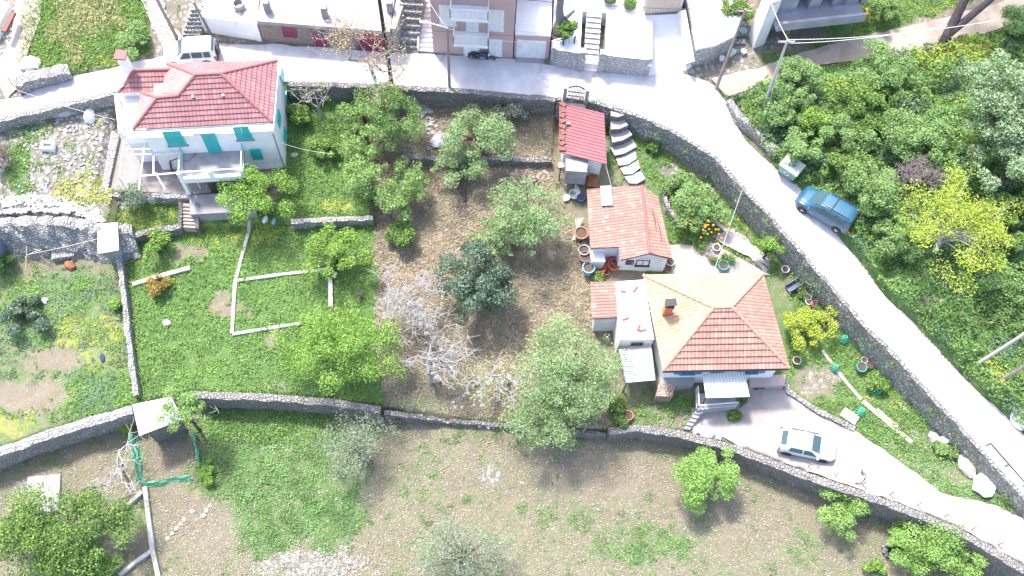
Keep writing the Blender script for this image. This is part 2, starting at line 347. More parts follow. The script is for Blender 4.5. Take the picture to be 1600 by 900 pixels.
# ---------------------------------------------------------------- ground sheet
GP = [  # (polygon px or ellipse, target (green, dry, rock, yellow), strength)
 ([(-400, -300), (2200, -300), (2200, 1300), (-400, 1300)], (.32, .3, .05, 0), 1),
 ([(-300, 330), (600, 330), (600, 640), (300, 615), (220, 640), (0, 705), (-300, 800)], (.55, .15, 0, .1), 1),
 ((110, 480, 80, 55), (.75, 0, 0, 0), .9), ((130, 530, 80, 60), (.6, 0, 0, .45), .9), ((160, 620, 75, 45), (.9, 0, 0, 0), 1), ((40, 500, 45, 45), (.8, 0, 0, 0), 1),
 ((50, 620, 60, 32), (.1, .2, .25, 0), .9), ((80, 560, 50, 25), (.15, .3, .1, 0), .8), ((90, 400, 100, 25), (.3, .5, .1, 0), .8), ((20, 660, 50, 25), (.6, .0, 0, .7), .8),
 ([(196, 372), (583, 345), (600, 632), (300, 612), (228, 625), (205, 480)], (1, 0, 0, .12), 1),
 ((375, 360, 90, 40), (1, 0, 0, .5), .8), ((350, 480, 20, 26), (.1, .5, .1, 0), .9), ((430, 604, 22, 12), (.1, .3, .3, 0), .9), ((300, 395, 26, 14), (.2, .3, .2, 0), .9), ((270, 400, 26, 14), (.3, .3, .1, 0), .6), ((430, 530, 18, 18), (.1, .3, .2, 0), .8),
 ((230, 385, 30, 18), (.4, .3, .1, .2), .7), ((500, 400, 40, 20), (.5, .3, .1, .1), .5), ((410, 470, 60, 35), (.8, .2, 0, 0), .6), ((290, 560, 40, 30), (1, 0, 0, .3), .6), ((370, 490, 26, 16), (.3, .5, 0, 0), .7),
 ([(440, 130), (580, 130), (585, 345), (440, 345)], (.95, 0, 0, .1), 1), ((520, 320, 40, 14), (.6, .3, 0, .6), .9), ((480, 160, 20, 12), (.5, .4, 0, 0), .6),
 ([(190, 300), (330, 300), (330, 345), (200, 370)], (.8, .2, 0, .4), 1),
 ([(566, 128), (872, 150), (866, 285), (918, 440), (950, 674), (597, 640)], (.08, 1, 0, 0), 1),
 ((760, 620, 130, 30), (.35, .45, .25, 0), .8), ((650, 640, 60, 20), (.6, .4, 0, 0), .7), ((640, 200, 30, 60), (.1, .8, .1, 0), .8), ((800, 540, 60, 60), (.3, .7, 0, 0), .7), ((850, 460, 40, 40), (.2, .8, .1, 0), .6), ((820, 265, 60, 14), (.1, .5, .5, 0), .8), ((630, 350, 40, 60), (.1, .6, 0, 0), .6),
 ([(-300, 335), (155, 350), (185, 290), (180, 142), (0, 186), (-300, 260)], (.35, .1, .75, .1), 1),
 ((35, 265, 22, 60), (.9, 0, .1, 0), .9), ((130, 300, 60, 30), (.55, 0, .2, .9), .9), ((55, 205, 30, 14), (.7, 0, .2, .2), .8), ((160, 160, 22, 16), (.9, 0, .1, 0), .9), ((110, 200, 40, 20), (.4, 0, .6, .6), .7),
 ([(-200, 325), (155, 340), (165, 358), (100, 375), (0, 400), (-200, 430)], (.05, 0, 1, 0), 1),
 ([(945, 158), (1230, 390), (1600, 790), (1560, 820), (1300, 680), (1225, 600), (1000, 430), (950, 300)], (.75, .2, 0, .15), 1),
 ((1280, 600, 40, 30), (.2, .3, .5, 0), .9), ((1370, 640, 70, 18), (.7, .4, .0, .3), .7), ((1130, 370, 60, 24), (.5, .3, .1, .5), .7), ((1045, 262, 14, 12), (.1, 0, 1, 0), 1), ((1180, 420, 30, 20), (.3, .5, .1, 0), .7), ((1440, 690, 60, 30), (.6, .3, .2, 0), .7), ((1225, 450, 20, 60), (.4, .5, 0, 0), .6), ((1500, 740, 60, 14), (.5, .2, .4, 0), .7),
 ((970, 340, 40, 120), (.15, .5, .3, 0), .6), ((1000, 640, 60, 35), (.5, .4, .1, 0), .9), ((1070, 635, 35, 22), (.9, .1, 0, 0), .9),
 # lower meadow
 ((430, 725, 135, 125), (.9, 0, 0, .1), .95), ((505, 800, 75, 60), (.85, 0, 0, .05), .9), ((360, 700, 60, 70), (.9, 0, 0, 0), .9), ((420, 850, 40, 30), (.9, 0, 0, 0), .9),
 ((300, 820, 70, 60), (.1, .3, .3, 0), .8), ((480, 880, 90, 22), (.05, .3, .8, 0), .9), ((265, 715, 30, 40), (.02, .1, .0, 0), 1), ((120, 700, 90, 22), (.3, .4, .1, 0), .7), ((50, 760, 50, 25), (.1, .2, .7, 0), .7),
 ((640, 730, 60, 60), (.45, .3, 0, 0), .6), ((610, 700, 30, 20), (.1, .3, 0, 0), .6), ((765, 735, 20, 18), (.05, 0, 1, 0), .9), ((1010, 850, 90, 34), (.75, .1, 0, 0), .8), ((900, 800, 50, 50), (.5, .3, .1, 0), .6), ((700, 810, 60, 22), (.2, .3, .4, 0), .6), ((860, 850, 100, 40), (.3, .5, .1, 0), .6),
 ((950, 740, 130, 50), (.1, .35, .05, 0), .7), ((1180, 820, 90, 50), (.1, .4, .1, 0), .6), ((1090, 820, 60, 20), (.5, .3, 0, 0), .6), ((1220, 720, 40, 16), (.5, .3, 0, 0), .7), ((1240, 860, 60, 30), (.5, .2, .1, 0), .6), ((880, 730, 30, 20), (.05, .1, 0, 0), .7), ((1370, 800, 60, 20), (.3, .2, .3, 0), .7), ((960, 700, 90, 16), (.15, .3, .2, 0), .7),
 ((1110, 790, 70, 22), (.1, .15, 0, 0), .6),
 # north side
 ([(-400, -300), (1250, -300), (1250, 90), (1112, 128), (410, 68), (180, 105), (35, 151), (-400, 210)], (.2, .3, .5, 0), 1),
 ([(50, -30), (222, -60), (240, 85), (180, 104), (80, 122), (30, 110)], (.75, .45, 0, .15), 1), ((140, 20, 40, 30), (.5, .9, 0, 0), .7), ((100, 50, 40, 20), (.5, .8, 0, 0), .6), ((170, 95, 30, 12), (.6, .1, 0, .8), .8), ((20, 60, 32, 90), (.05, .35, .55, 0), .9),
 ([(1112, 128), (1250, 92), (1330, 50), (1600, -20), (1600, 40), (1420, 85), (1250, 108), (1140, 160)], (.05, .4, .35, 0), 1), ((1370, 62, 120, 12), (0, .1, .7, 0), .8),
 ([(1335, 0), (1480, -20), (1560, -10), (1400, 45), (1300, 80), (1250, 90)], (.8, .3, .0, .3), 1), ((1220, 90, 40, 12), (.9, 0, 0, 0), .8),
 ([(1140, 150), (1250, 105), (1420, 84), (1600, 38), (2200, -200), (2200, 1200), (1860, 960), (1570, 655), (1372, 450), (1215, 268)], (1, 0, 0, .15), 1),
 ((1150, 135, 30, 20), (.5, .2, .2, .2), .7), ((1520, 100, 80, 40), (1, 0, 0, .6), .7), ((1500, 540, 60, 22), (.7, .8, 0, .2), .7), ((1445, 470, 30, 16), (.3, .1, .7, 0), .8), ((1570, 450, 22, 12), (.2, 0, .9, 0), .8), ((1230, 220, 24, 18), (.5, .3, .2, .1), .6), ((1170, 190, 10, 30), (.7, .4, 0, 0), .7),
]
def paint_mask(px, py, x, y):
    n1 = fbm(x * .9, y * .9, 3, 4) - .5; n2 = fbm(x * .9 + 50, y * .9, 11, 4) - .5; n3 = fbm(x * 2.2, y * 2.2, 23, 3) - .5
    wx = px + n1 * 40; wy = py + n2 * 34; M = np.zeros(px.shape + (4,))
    for shp, tg, st in GP:
        if isinstance(shp, list): w = inpoly(px + n1 * 26, py + n2 * 22, shp).astype(float) * st
        else:
            cx, cy, rx, ry = shp; d = 1 - np.sqrt(((wx - cx) / rx) ** 2 + ((wy - cy) / ry) ** 2) + n3 * .5; w = np.clip(d * 1.7 + .3, 0, 1) * st
        M = M * (1 - w[..., None]) + np.array(tg) * w[..., None]
    return M
def build_ground():
    gx = np.r_[np.array([-420, -300, -200, -140, -100, -80, -66, -56, -49]), np.arange(-44, 44.01, .2), np.array([49, 56, 66, 80, 100, 140, 200, 300, 420])]
    gy = np.r_[np.array([-320, -180, -100, -50, -22, -8, 0, 4]), np.arange(7, 54.01, .2), np.array([57, 61, 66, 74, 86, 110, 150, 220, 320, 480])]
    X, Y = np.meshgrid(gx, gy); Z = H(X, Y); Z = Z + (fbm(X * 1.1, Y * 1.1, 5, 3) - .5) * .16 + (fbm(X * 3, Y * 3, 9, 2) - .5) * .06
    px, py = proj(X, Y, Z); M = paint_mask(px, py, X, Y)
    n = len(gx); m = len(gy); idx = np.arange(n * m).reshape(m, n); F = np.stack([idx[:-1, :-1], idx[:-1, 1:], idx[1:, 1:], idx[1:, :-1]], -1).reshape(-1, 4)
    V = np.stack([X, Y, Z], -1).reshape(-1, 3)
    t = NT('ground', .95); a = t.nd('ShaderNodeAttribute', attribute_name='mask'); s = t.nd('ShaderNodeSeparateColor'); t.ln(a.outputs['Color'], s.inputs[0])
    pos = t.tc.outputs['Object']
    def msk(src, nz, k=.7):  # breakup of a mask by noise
        return t.ramp(t.math('ADD', src, t.math('MULTIPLY', t.math('SUBTRACT', nz, .5), 2.4)), [(.34, 0), (.66, 1)])
    nA, nB, nC, nD, nE = t.noise(1.3, 6, rough=.75), t.noise(7, 4, rough=.7), t.noise(3.1, 6, rough=.8), t.noise(13, 3, rough=.7), t.noise(.35, 3)
    k = t.mix(nB.outputs[0], (.20, .16, .125), (.36, .30, .24)); k = t.mix(t.ramp(nA.outputs[0], [(.35, 0), (.7, .7)]), k, (.19, .18, .115))
    dry = t.mix(nD.outputs[0], (.14, .115, .08), (.36, .30, .22)); dry = t.mix(t.ramp(nC.outputs[0], [(.4, 0), (.7, .8)]), dry, (.2, .18, .11))
    k = t.mix(msk(s.outputs[1], nC.outputs[0], .9), k, dry)
    g = t.mix(nB.outputs[0], (.06, .13, .035), (.19, .30, .09)); g = t.mix(t.ramp(nA.outputs[0], [(.4, 0), (.65, .6)]), g, (.12, .21, .10))
    g = t.mix(msk(a.outputs['Alpha'], nA.outputs[0], .8), g, (.33, .36, .07))
    k = t.mix(msk(s.outputs[0], nC.outputs[0], 1.3), k, g)
    v = t.nd('ShaderNodeTexVoronoi'); v.inputs['Scale'].default_value = 3.2; t.ln(pos, v.inputs['Vector']); vs_ = t.nd('ShaderNodeSeparateColor'); t.ln(v.outputs['Color'], vs_.inputs[0])
    rk = t.ramp(vs_.outputs[0], [(0, (.30, .29, .29)), (.5, (.43, .42, .41)), (1, (.56, .54, .52))]); rk = t.mix(t.ramp(v.outputs['Distance'], [(.35, 0), (.6, .8)]), rk, (.16, .15, .11))
    k = t.mix(msk(s.outputs[2], nC.outputs[0], 1.2), k, rk)
    sp = t.nd('ShaderNodeTexVoronoi'); sp.inputs['Scale'].default_value = 5.5; t.ln(pos, sp.inputs['Vector'])
    k = t.mix(t.ramp(sp.outputs['Distance'], [(.07, .45), (.13, 0)]), k, (.55, .5, .43))
    t.color(k); t.bump(nD.outputs[0], 1., .12)
    o = npmesh('ground', V, F, None, t.m); ca = o.data.color_attributes.new('mask', 'FLOAT_COLOR', 'POINT'); ca.data.foreach_set('color', M.reshape(-1, 4).astype(np.float32).ravel())
    for p in o.data.polygons: p.use_smooth = True
    info(o, kind='structure')
build_ground()

def densify(pts, step):
    o = []
    for a, b in zip(pts[:-1], pts[1:]):
        n = max(1, int((Vector(b) - Vector(a)).length / step))
        o += [Vector(a).lerp(Vector(b), i / n) for i in range(n)]
    return o + [Vector(pts[-1])]
def resample(pts, n):
    pts = [Vector(p) for p in pts]; L = [0]
    for a, b in zip(pts[:-1], pts[1:]): L.append(L[-1] + (b - a).length)
    o = []; k = 0
    for i in range(n):
        s = L[-1] * i / (n - 1)
        while k < len(pts) - 2 and s > L[k + 1]: k += 1
        o.append(pts[k].lerp(pts[k + 1], (s - L[k]) / max(1e-6, L[k + 1] - L[k])))
    return o
def sheet(name, left, right, m, n=160, k=14, lift=.0, zf=None, amp=.04, kind='structure'):
    a = resample(left, n); b = resample(right, n); mb = MB(); V = []
    for i in range(n):
        for j in range(k + 1):
            p = a[i].lerp(b[i], j / k); e = 0
            if j in (0, k): p = p + (b[i] - a[i]).normalized() * (fbm(np.array([i * .35]), np.array([j * 1.]), 4)[0] - .5) * .35
            z = (zf(p.x, p.y) if zf else p.z) + lift + (noise.noise(Vector((p.x * .5, p.y * .5, 0)))) * amp; V.append((p.x, p.y, z))
    F = [(i * (k + 1) + j, i * (k + 1) + j + 1, (i + 1) * (k + 1) + j + 1, (i + 1) * (k + 1) + j) for i in range(n - 1) for j in range(k)]
    V = np.array(V); F = np.array(F)
    nrm = np.cross(V[F[0][1]] - V[F[0][0]], V[F[0][3]] - V[F[0][0]])
    if nrm[2] < 0: F = F[:, ::-1]
    o = npmesh(name, V, F, None, m)
    for p in o.data.polygons: p.use_smooth = True
    return info(o, kind=kind)
def concrete_road():
    t = NT('road_concrete', .85); n = t.noise(.35, 6, rough=.65); k = t.mix(t.ramp(n.outputs[0], [(.38, 0), (.62, 1)]), (.60, .59, .61), (.40, .385, .41))
    cv = t.nd('ShaderNodeTexVoronoi', feature='DISTANCE_TO_EDGE'); cv.inputs['Scale'].default_value = .16; cw_ = t.noise(.8, 6, rough=.7); cm = t.nd('ShaderNodeVectorMath', operation='MULTIPLY_ADD'); t.ln(cw_.outputs[1], cm.inputs[0]); cm.inputs[1].default_value = (2.2, 2.2, 2.2); t.ln(t.tc.outputs['Object'], cm.inputs[2]); t.ln(cm.outputs[0], cv.inputs['Vector']); k = t.mix(t.ramp(cv.outputs['Distance'], [(.003, .6), (.012, 0)]), k, (.2, .18, .17)); n2 = t.noise(1.5, 8, rough=.8); k = t.mix(t.ramp(n2.outputs[0], [(.5, 0), (.72, .6)]), k, (.38, .34, .34)); f = t.noise(16, 3); k = t.mix(t.math('MULTIPLY', f.outputs[0], .3), k, (.72, .7, .7))
    t.color(k); t.bump(f.outputs[0], .3, .02); return t.m
M_road = concrete_road()
def crackmat():
    t = NT('drive_concrete', .9); n = t.noise(.5, 6, rough=.7); k = t.mix(t.ramp(n.outputs[0], [(.36, 0), (.64, 1)]), (.38, .35, .335), (.26, .235, .22))
    v = t.nd('ShaderNodeTexVoronoi', feature='DISTANCE_TO_EDGE'); v.inputs['Scale'].default_value = .33; w = t.noise(1.2, 5); vm = t.nd('ShaderNodeVectorMath', operation='MULTIPLY_ADD'); t.ln(w.outputs[1], vm.inputs[0]); vm.inputs[1].default_value = (.9, .9, .9); t.ln(t.tc.outputs['Object'], vm.inputs[2]); t.ln(vm.outputs[0], v.inputs['Vector'])
    k = t.mix(t.ramp(v.outputs['Distance'], [(.003, .45), (.01, 0)]), k, (.14, .13, .12)); k = t.mix(t.ramp(t.noise(1.8, 8, rough=.8).outputs[0], [(.5, 0), (.75, .5)]), k, (.27, .235, .215))
    f = t.noise(15, 3); k = t.mix(t.math('MULTIPLY', f.outputs[0], .25), k, (.42, .38, .36)); t.color(k); t.bump(f.outputs[0], .4, .03); return t.m
M_drive = crackmat()
zr = lambda x, y: float(RT(np.array([x]), np.array([y]))[0])
sheet('road', [P(*p) for p in ROADL], [P(*p) for p in ROADR], M_road, 260, 16, .03, zr, .02)
DL = [(1125, 680, 2.2), (1180, 709, 2.2), (1250, 734, 2.3), (1330, 761, 2.6), (1400, 785, 2.8), (1500, 825, 3.0), (1600, 884, 3.2), (1800, 1000, 3.4), (1960, 1105, 3.5)]
DR = [(1165, 575, 2.2), (1225, 600, 2.3), (1245, 625, 2.4), (1290, 648, 2.5), (1330, 668, 2.6), (1375, 700, 2.7), (1430, 738, 2.9), (1470, 770, 3.1), (1560, 790, 3.2), (1760, 900, 3.4), (1900, 1000, 3.5)]
sheet('driveway', [P(*p) for p in DL], [P(*p) for p in DR], M_drive, 110, 26, .13, hz, .02)
for nm, L_, R_ in (('path', [(1075, 690), (1125, 690)], [(1080, 640), (1165, 600)]), ('path', [(1042, 438), (1205, 432)], [(1040, 385), (1110, 380)]), ('path', [(1110, 372), (1200, 420)], [(1145, 358), (1205, 405)])):
    sheet(nm, [G(*p) for p in L_], [G(*p) for p in R_], M_drive, 24, 12, .14, hz, .02)
M_track = plain('track_earth', (.42, .36, .31), (.27, .22, .18), 1.1, .95)
sheet('dirt_track', [G(1135, 155), G(1200, 128), G(1260, 106), G(1340, 96), G(1425, 84), G(1500, 62), G(1600, 36), G(1700, 5)], [G(1112, 125), G(1180, 108), G(1250, 84), G(1310, 66), G(1400, 46), G(1500, 22), G(1570, 4), G(1660, -25)], M_track, 90, 12, .12, hz, .03)
M_pave = stone('crazy_paving', ((.58, .55, .54), (.48, .44, .42), (.68, .66, .64)), (.2, .17, .14), .55, None, 1)
sheet('cobbled_lane', [G(266, 96), G(247, 60), G(232, 30), G(215, -20)], [G(300, 75), G(272, 45), G(258, 15), G(245, -30)], M_pave, 40, 8, .13, hz, .02)
sheet('path', [G(10, 160), G(-5, 110), G(18, 60), G(28, -20)], [G(38, 130), G(42, 90), G(60, 40), G(70, -20)], plain('path_gravel', (.42, .38, .35), (.28, .24, .2), 1.5, .95), 40, 8, .13, hz, .02)

# ---------------------------------------------------------------- stone walls
def stone_wall(name, label, pts, th=.45, side=1, m=None, par=.12, zb=None, rag=.1, group=None, cat='wall', zt=None, batter=0., disp=.05):
    """pts world points along the upper edge (z = upper level); lower side on `side` (1 = right of direction)"""
    pts = densify(pts, .32); n = len(pts); mb = MB(); rings = []
    for i, p in enumerate(pts):
        d = (pts[min(i + 1, n - 1)] - pts[max(i - 1, 0)]); d.z = 0; d.normalize(); nr = Vector((d.y, -d.x, 0)) * side
        top = p.z + par + noise.noise(p * 1.7) * rag + noise.noise(p * 6.1) * rag * .5
        base = (min(hz(*(p + nr * (th + .35)).xy), p.z) - .25) if zb is None else zb; k = max(2, int((top - base) / .32)); ring = []
        for j in range(k + 1) if False else range(8):
            t = j / 7; z = base + (top - base) * t; q = p + nr * (th + batter * (1 - t)); q.z = z; q += nr * noise.noise(q * 2.3) * disp * 2 + nr * noise.noise(q * 5.) * disp; ring.append(q)
        q = p + nr * th * .5; q.z = top + .04 + noise.noise(q * 4.) * rag * .5; ring.append(q)
        q = p.copy(); q.z = top + noise.noise(q * 3) * rag * .3; ring.append(q); q = p.copy(); q.z = base; ring.append(q); rings.append(ring)
    k = len(rings[0])
    V = [v for r in rings for v in r]; mb.v = [tuple(v) for v in V]
    for i in range(n - 1):
        for j in range(k):
            a = i * k + j; b = i * k + (j + 1) % k; f = (a, b, b + k, a + k); mb.f.append(f if side < 0 else f[::-1]); mb.uv.append(None)
    mb.f += [tuple(range(k)), tuple(range((n - 1) * k, n * k))[::-1]]; mb.uv += [None, None]
    o = mb.build(name, m); return info(o, label, cat, group)
S_ret = stone('stone_retaining', ((.36, .35, .34), (.22, .22, .22), (.52, .50, .47)), (.08, .08, .07), .27, (.10, .12, .07))
S_dark = stone('stone_dark', ((.26, .25, .245), (.17, .17, .175), (.35, .335, .32)), (.08, .068, .062), .22, (.12, .14, .08))
S_white = stone('stone_white', ((.44, .43, .44), (.30, .30, .32), (.56, .54, .53)), (.16, .15, .14), .24, (.25, .27, .18))
S_neat = stone('stone_neat', ((.58, .57, .58), (.48, .48, .50), (.68, .66, .66)), (.24, .24, .25), .32, None, 1.9)
M_cap = plain('cap_concrete', (.34, .33, .335), (.23, .22, .225), 1.2, .9)
M_white = plain('whitewash', (.86, .86, .86), (.74, .73, .73), .8, .8, stain=(.62, .59, .56))
M_conc = plain('weathered_concrete', (.42, .41, .41), (.27, .26, .26), 1., .9, stain=(.2, .19, .18))
W = lambda l: [P(*p) for p in l]
stone_wall('retaining_wall', 'long curved grey stone retaining wall holding up the road beside the right-hand houses', W(ROADL[8:]), .28, 1, S_ret, .14, batter=.12)
stone_wall('retaining_wall', 'dark mossy stone wall under the road edge along the top of the dry plot', W([(448, 128, 7.2), (560, 130, 7.2), (700, 138, 7.2), (868, 152, 7.2)]), .4, 1, S_dark, .1)
stone_wall('retaining_wall', 'white-topped stone wall below the road at the far left, above the rocky garden', W([(-60, 200, 7), (0, 186, 7), (100, 162, 7), (178, 143, 7)]), .5, 1, S_white, .35)
stone_wall('boundary_wall', 'grey stone wall with pale top along the bottom of the green garden', W([(300, 612, 2.1), (420, 616, 2.1), (520, 624, 2.1), (596, 636, 1.9)]), .5, 1, S_dark, .15)
stone_wall('boundary_wall', 'white rubble-topped stone wall running to the left edge below the artichoke patch', W([(-60, 722, 2.2), (0, 700, 2.2), (100, 665, 2.2), (207, 634, 2.2)]), .65, 1, S_white, .2, rag=.2)
stone_wall('boundary_wall', 'tall dark stone wall along the lower edge of the driveway with a low wire fence on it', W([(950, 668, 1.6), (1000, 664, 1.8)] + LOW[12:]), .5, 1, S_dark, .12)
stone_wall('rubble_wall', 'low tumbled rubble wall along the bottom of the dry plot', W([(600, 640, 1.6), (700, 653, .6), (800, 662, .5), (948, 675, .9)]), .3, 1, S_dark, -.03, rag=.25)
stone_wall('garden_wall', 'narrow pale garden wall running up from the white-roofed shed to the small hut', [G(193, 396) + Vector((0, 0, .9)), G(203, 470) + Vector((0, 0, .8)), G(208, 520) + Vector((0, 0, .7)), G(214, 570) + Vector((0, 0, .7)), G(222, 622) + Vector((0, 0, .7))], .35, 1, S_white, .0, rag=.2)
stone_wall('terrace_wall', 'low grey terrace wall between the garden steps and the dry plot', W([(455, 343, 4.1), (520, 340, 4.1), (583, 338, 4.1)]), .35, 1, S_white, .1)
stone_wall('terrace_wall', 'low stone terrace wall left of the garden steps', W([(198, 366, 4.0), (240, 356, 4.0), (283, 350, 4.0)]), .4, 1, S_dark, .1)
stone_wall('terrace_wall', 'stone wall holding the planting bed below the paved house terrace', W([(160, 300, 4.9), (230, 302, 4.9), (300, 304, 4.9)]), .35, 1, S_white, .05)
stone_wall('terrace_wall', 'short dark field wall crossing the upper part of the dry plot', W([(628, 240, 4.7), (700, 245, 4.7), (770, 242, 4.8), (862, 246, 4.9)]), .4, 1, S_dark, .05, rag=.3)
stone_wall('dry_stone_wall', 'wide pale rubble bank below the rocky garden at the left edge', W([(-60, 340, 5.4), (0, 342, 5.4), (60, 338, 5.4), (120, 340, 5.3), (165, 352, 5.1), (205, 350, 4.6)]), .7, 1, S_white, .1, rag=.35, batter=1.3, disp=.16)
stone_wall('retaining_wall', 'low grey stone bank on the far side of the road below the bushes', [G(1140, 165) + Vector((0, 0, .9)), G(1155, 190) + Vector((0, 0, .9)), G(1185, 215) + Vector((0, 0, .9)), G(1215, 245) + Vector((0, 0, .7))], .4, 1, S_ret, 0, rag=.3)
stone_wall('roadside_wall', 'pale rubble wall with rods beside the road below the grass field', [G(28, 132) + Vector((0, 0, .9)), G(60, 122) + Vector((0, 0, .9)), G(110, 108) + Vector((0, 0, .8))], .8, 1, S_white, 0, rag=.3)
stone_wall('yard_kerb', 'curved stone kerb between the concrete yard and the right-hand lawn', [G(1222, 585) + Vector((0, 0, .3)), G(1235, 612) + Vector((0, 0, .3)), G(1275, 640) + Vector((0, 0, .3)), G(1335, 668) + Vector((0, 0, .3))], .35, 1, S_ret, 0, rag=.15)
stone_wall('garden_edging', 'crooked pale stone edging beside the orange-flowered garden bed', [G(1038, 308) + Vector((0, 0, .6)), G(1045, 330) + Vector((0, 0, .6)), G(1065, 352) + Vector((0, 0, .5))], .3, 1, S_white, 0, rag=.3)
for nm, lb, pts, w, h in (('garden_border', 'long pale concrete border running down through the green garden', [(390, 345), (368, 440), (363, 522)], .24, .16),
    ('garden_border', 'pale concrete border crossing the green garden, the upper of two', [(366, 440), (440, 430), (520, 421)], .22, .16), ('garden_border', 'pale concrete border crossing the green garden, the lower of two', [(364, 523), (420, 514), (470, 506)], .22, .16),
    ('garden_border', 'short pale concrete border with a white post in the green garden', [(514, 410), (517, 445), (518, 482)], .28, .35), ('garden_border', 'broken stone border at the left of the green garden', [(208, 446), (240, 436), (298, 420)], .3, .25),
    ('yard_border', 'grey concrete edge strip from the green net pen to the bottom edge', [(228, 762), (234, 810), (240, 860), (250, 905)], .3, .35), ('yard_border', 'short grey concrete strip left of the net pen, the upper of two', [(224, 770), (205, 787), (185, 803)], .25, .35),
    ('yard_border', 'grey concrete strip reaching the bottom edge by the dark citrus tree', [(238, 862), (212, 880), (188, 900)], .25, .35),
    ('garden_path_edge', 'thin straight concrete edging strip through the right-hand lawn', [(1284, 548), (1315, 590), (1345, 625)], .22, .12), ('garden_path_edge', 'thin worn edging strip beside the small green shrub in the upper garden', [(1108, 338), (1150, 375), (1198, 425)], .3, .12)):
    mb = MB(); pp = [G(*p) for p in pts]; dd = densify(pp, .6); st = [Vector((p.x, p.y, hz(p.x, p.y))) for p in dd]
    nrs = []
    for i in range(len(st)):
        d = st[min(i + 1, len(st) - 1)] - st[max(i - 1, 0)]; d.z = 0; d.normalize(); nrs.append(Vector((d.y, -d.x, 0)) * (w / 2) * (1 + .2 * noise.noise(st[i] * 2)))
    for i in range(len(st) - 1):
        a, b, na, nb = st[i], st[i + 1], nrs[i], nrs[i + 1]; lo = Vector((0, 0, -.2)); hi = Vector((0, 0, h))
        mb.hexa([a - na + lo, a + na + lo, b + nb + lo, b - nb + lo], [a - na + hi, a + na + hi, b + nb + hi, b - nb + hi])
    info(mb.build(nm, plain('border_concrete', (.52, .50, .48), (.33, .31, .28), 1.6, stain=(.2, .2, .14)), bevel=.02), lb, 'edging')
# smooth kerb cap on the road wall
mb = MB(); dd = densify(W(ROADL[9:]), .8)
for a, b in zip(dd[:-1], dd[1:]):
    d = (b - a); d.z = 0; d.normalize(); nr = Vector((d.y, -d.x, 0)); u = Vector((0, 0, .16)); lo = Vector((0, 0, -.05))
    za, zb2 = Vector((0, 0, 0)), Vector((0, 0, 0)); mb.hexa([a - nr * .28 + lo, a + nr * .06 + lo, b + nr * .06 + lo, b - nr * .28 + lo], [a - nr * .28 + u, a + nr * .06 + u, b + nr * .06 + u, b - nr * .28 + u])
info(mb.build('kerb', M_cap), kind='structure')
# ---------------------------------------------------------------- building helpers
def ray(px, py): return CR @ np.array([(px - 800) / FPX, (450 - py) / FPX, -1.0])
def onplane(px, py, a, b, c):
    n = (b - a).cross(c - a); d = Vector(ray(px, py)); o = Vector((0, 0, CAM_H)); return o + d * ((a - o).dot(n) / d.dot(n))
def onwall(px, py, A, B):
    A = Vector((A[0], A[1], 0)); B = Vector((B[0], B[1], 0)); t = (B - A).normalized(); n = Vector((t.y, -t.x, 0)); d = Vector(ray(px, py)); o = Vector((0, 0, CAM_H))
    q = o + d * ((A - o).dot(n) / d.dot(n)); return (q - A).dot(t), q.z
def fw(par, name, A, B, r, m, d0=-.05, d1=.05, bevel=0, label=None, pad=0):
    """box on wall AB covering pixel rect (x0,y0,x1,y1)"""
    cy = (r[1] + r[3]) / 2; cx = (r[0] + r[2]) / 2
    u0 = onwall(r[0], cy, A, B)[0]; u1 = onwall(r[2], cy, A, B)[0]; z1 = onwall(cx, r[1], A, B)[1]; z0 = onwall(cx, r[3], A, B)[1]
    return MB().wallbox(A, B, u0 - pad, u1 + pad, z0 - pad, z1 + pad, d0, d1).build(name, m, par, bevel=bevel, label=label), (u0, u1, z0, z1)
def window(par, A, B, r, mf, mp, shutters=None, bars=1, name='window'):
    u0, u1, z0, z1 = (lambda cy, cx: (onwall(r[0], cy, A, B)[0], onwall(r[2], cy, A, B)[0], onwall(cx, r[3], A, B)[1], onwall(cx, r[1], A, B)[1]))((r[1] + r[3]) / 2, (r[0] + r[2]) / 2)
    return window_m(par, A, B, u0, u1, z0, z1, mf, mp, shutters, bars, name)
def window_m(par, A, B, u0, u1, z0, z1, mf, mp, shutters=None, bars=1, name='window'):
    f = .07; mb = MB()
    for a, b, c, d in ((u0 - f, u0, z0 - f, z1 + f), (u1, u1 + f, z0 - f, z1 + f), (u0, u1, z1, z1 + f), (u0, u1, z0 - f, z0)): mb.wallbox(A, B, a, b, c, d, -.02, .07)
    for k in range(bars): x = u0 + (u1 - u0) * (k + 1) / (bars + 1); mb.wallbox(A, B, x - .025, x + .025, z0, z1, .0, .045)
    w = mb.build(name, mf, par); MB().wallbox(A, B, u0, u1, z0, z1, -.02, .02).build('pane', mp, w).location = (0, 0, 0)
    if shutters:
        MB().wallbox(A, B, u0 - .12, u1 + .12, z0 - .14, z0 - .072, -.02, .14).build('sill', mf, w).location = (0, 0, 0)
    return w
def louvre(par, A, B, u0, u1, z0, z1, m, name='shutter'):
    mb = MB(); g = .05
    for a, b, c, d in ((u0, u0 + g, z0, z1), (u1 - g, u1, z0, z1), (u0 + g, u1 - g, z1 - g, z1), (u0 + g, u1 - g, z0, z0 + g)): mb.wallbox(A, B, a, b, c, d, .02, .09)
    z = z0 + g
    while z < z1 - g - .05: mb.wallbox(A, B, u0 + g, u1 - g, z, z + .07, .03, .075); z += .1
    return mb.build(name, m, par)
def rect_on(A, B, r):
    cy = (r[1] + r[3]) / 2; cx = (r[0] + r[2]) / 2
    return onwall(r[0], cy, A, B)[0], onwall(r[2], cy, A, B)[0], onwall(cx, r[3], A, B)[1], onwall(cx, r[1], A, B)[1]
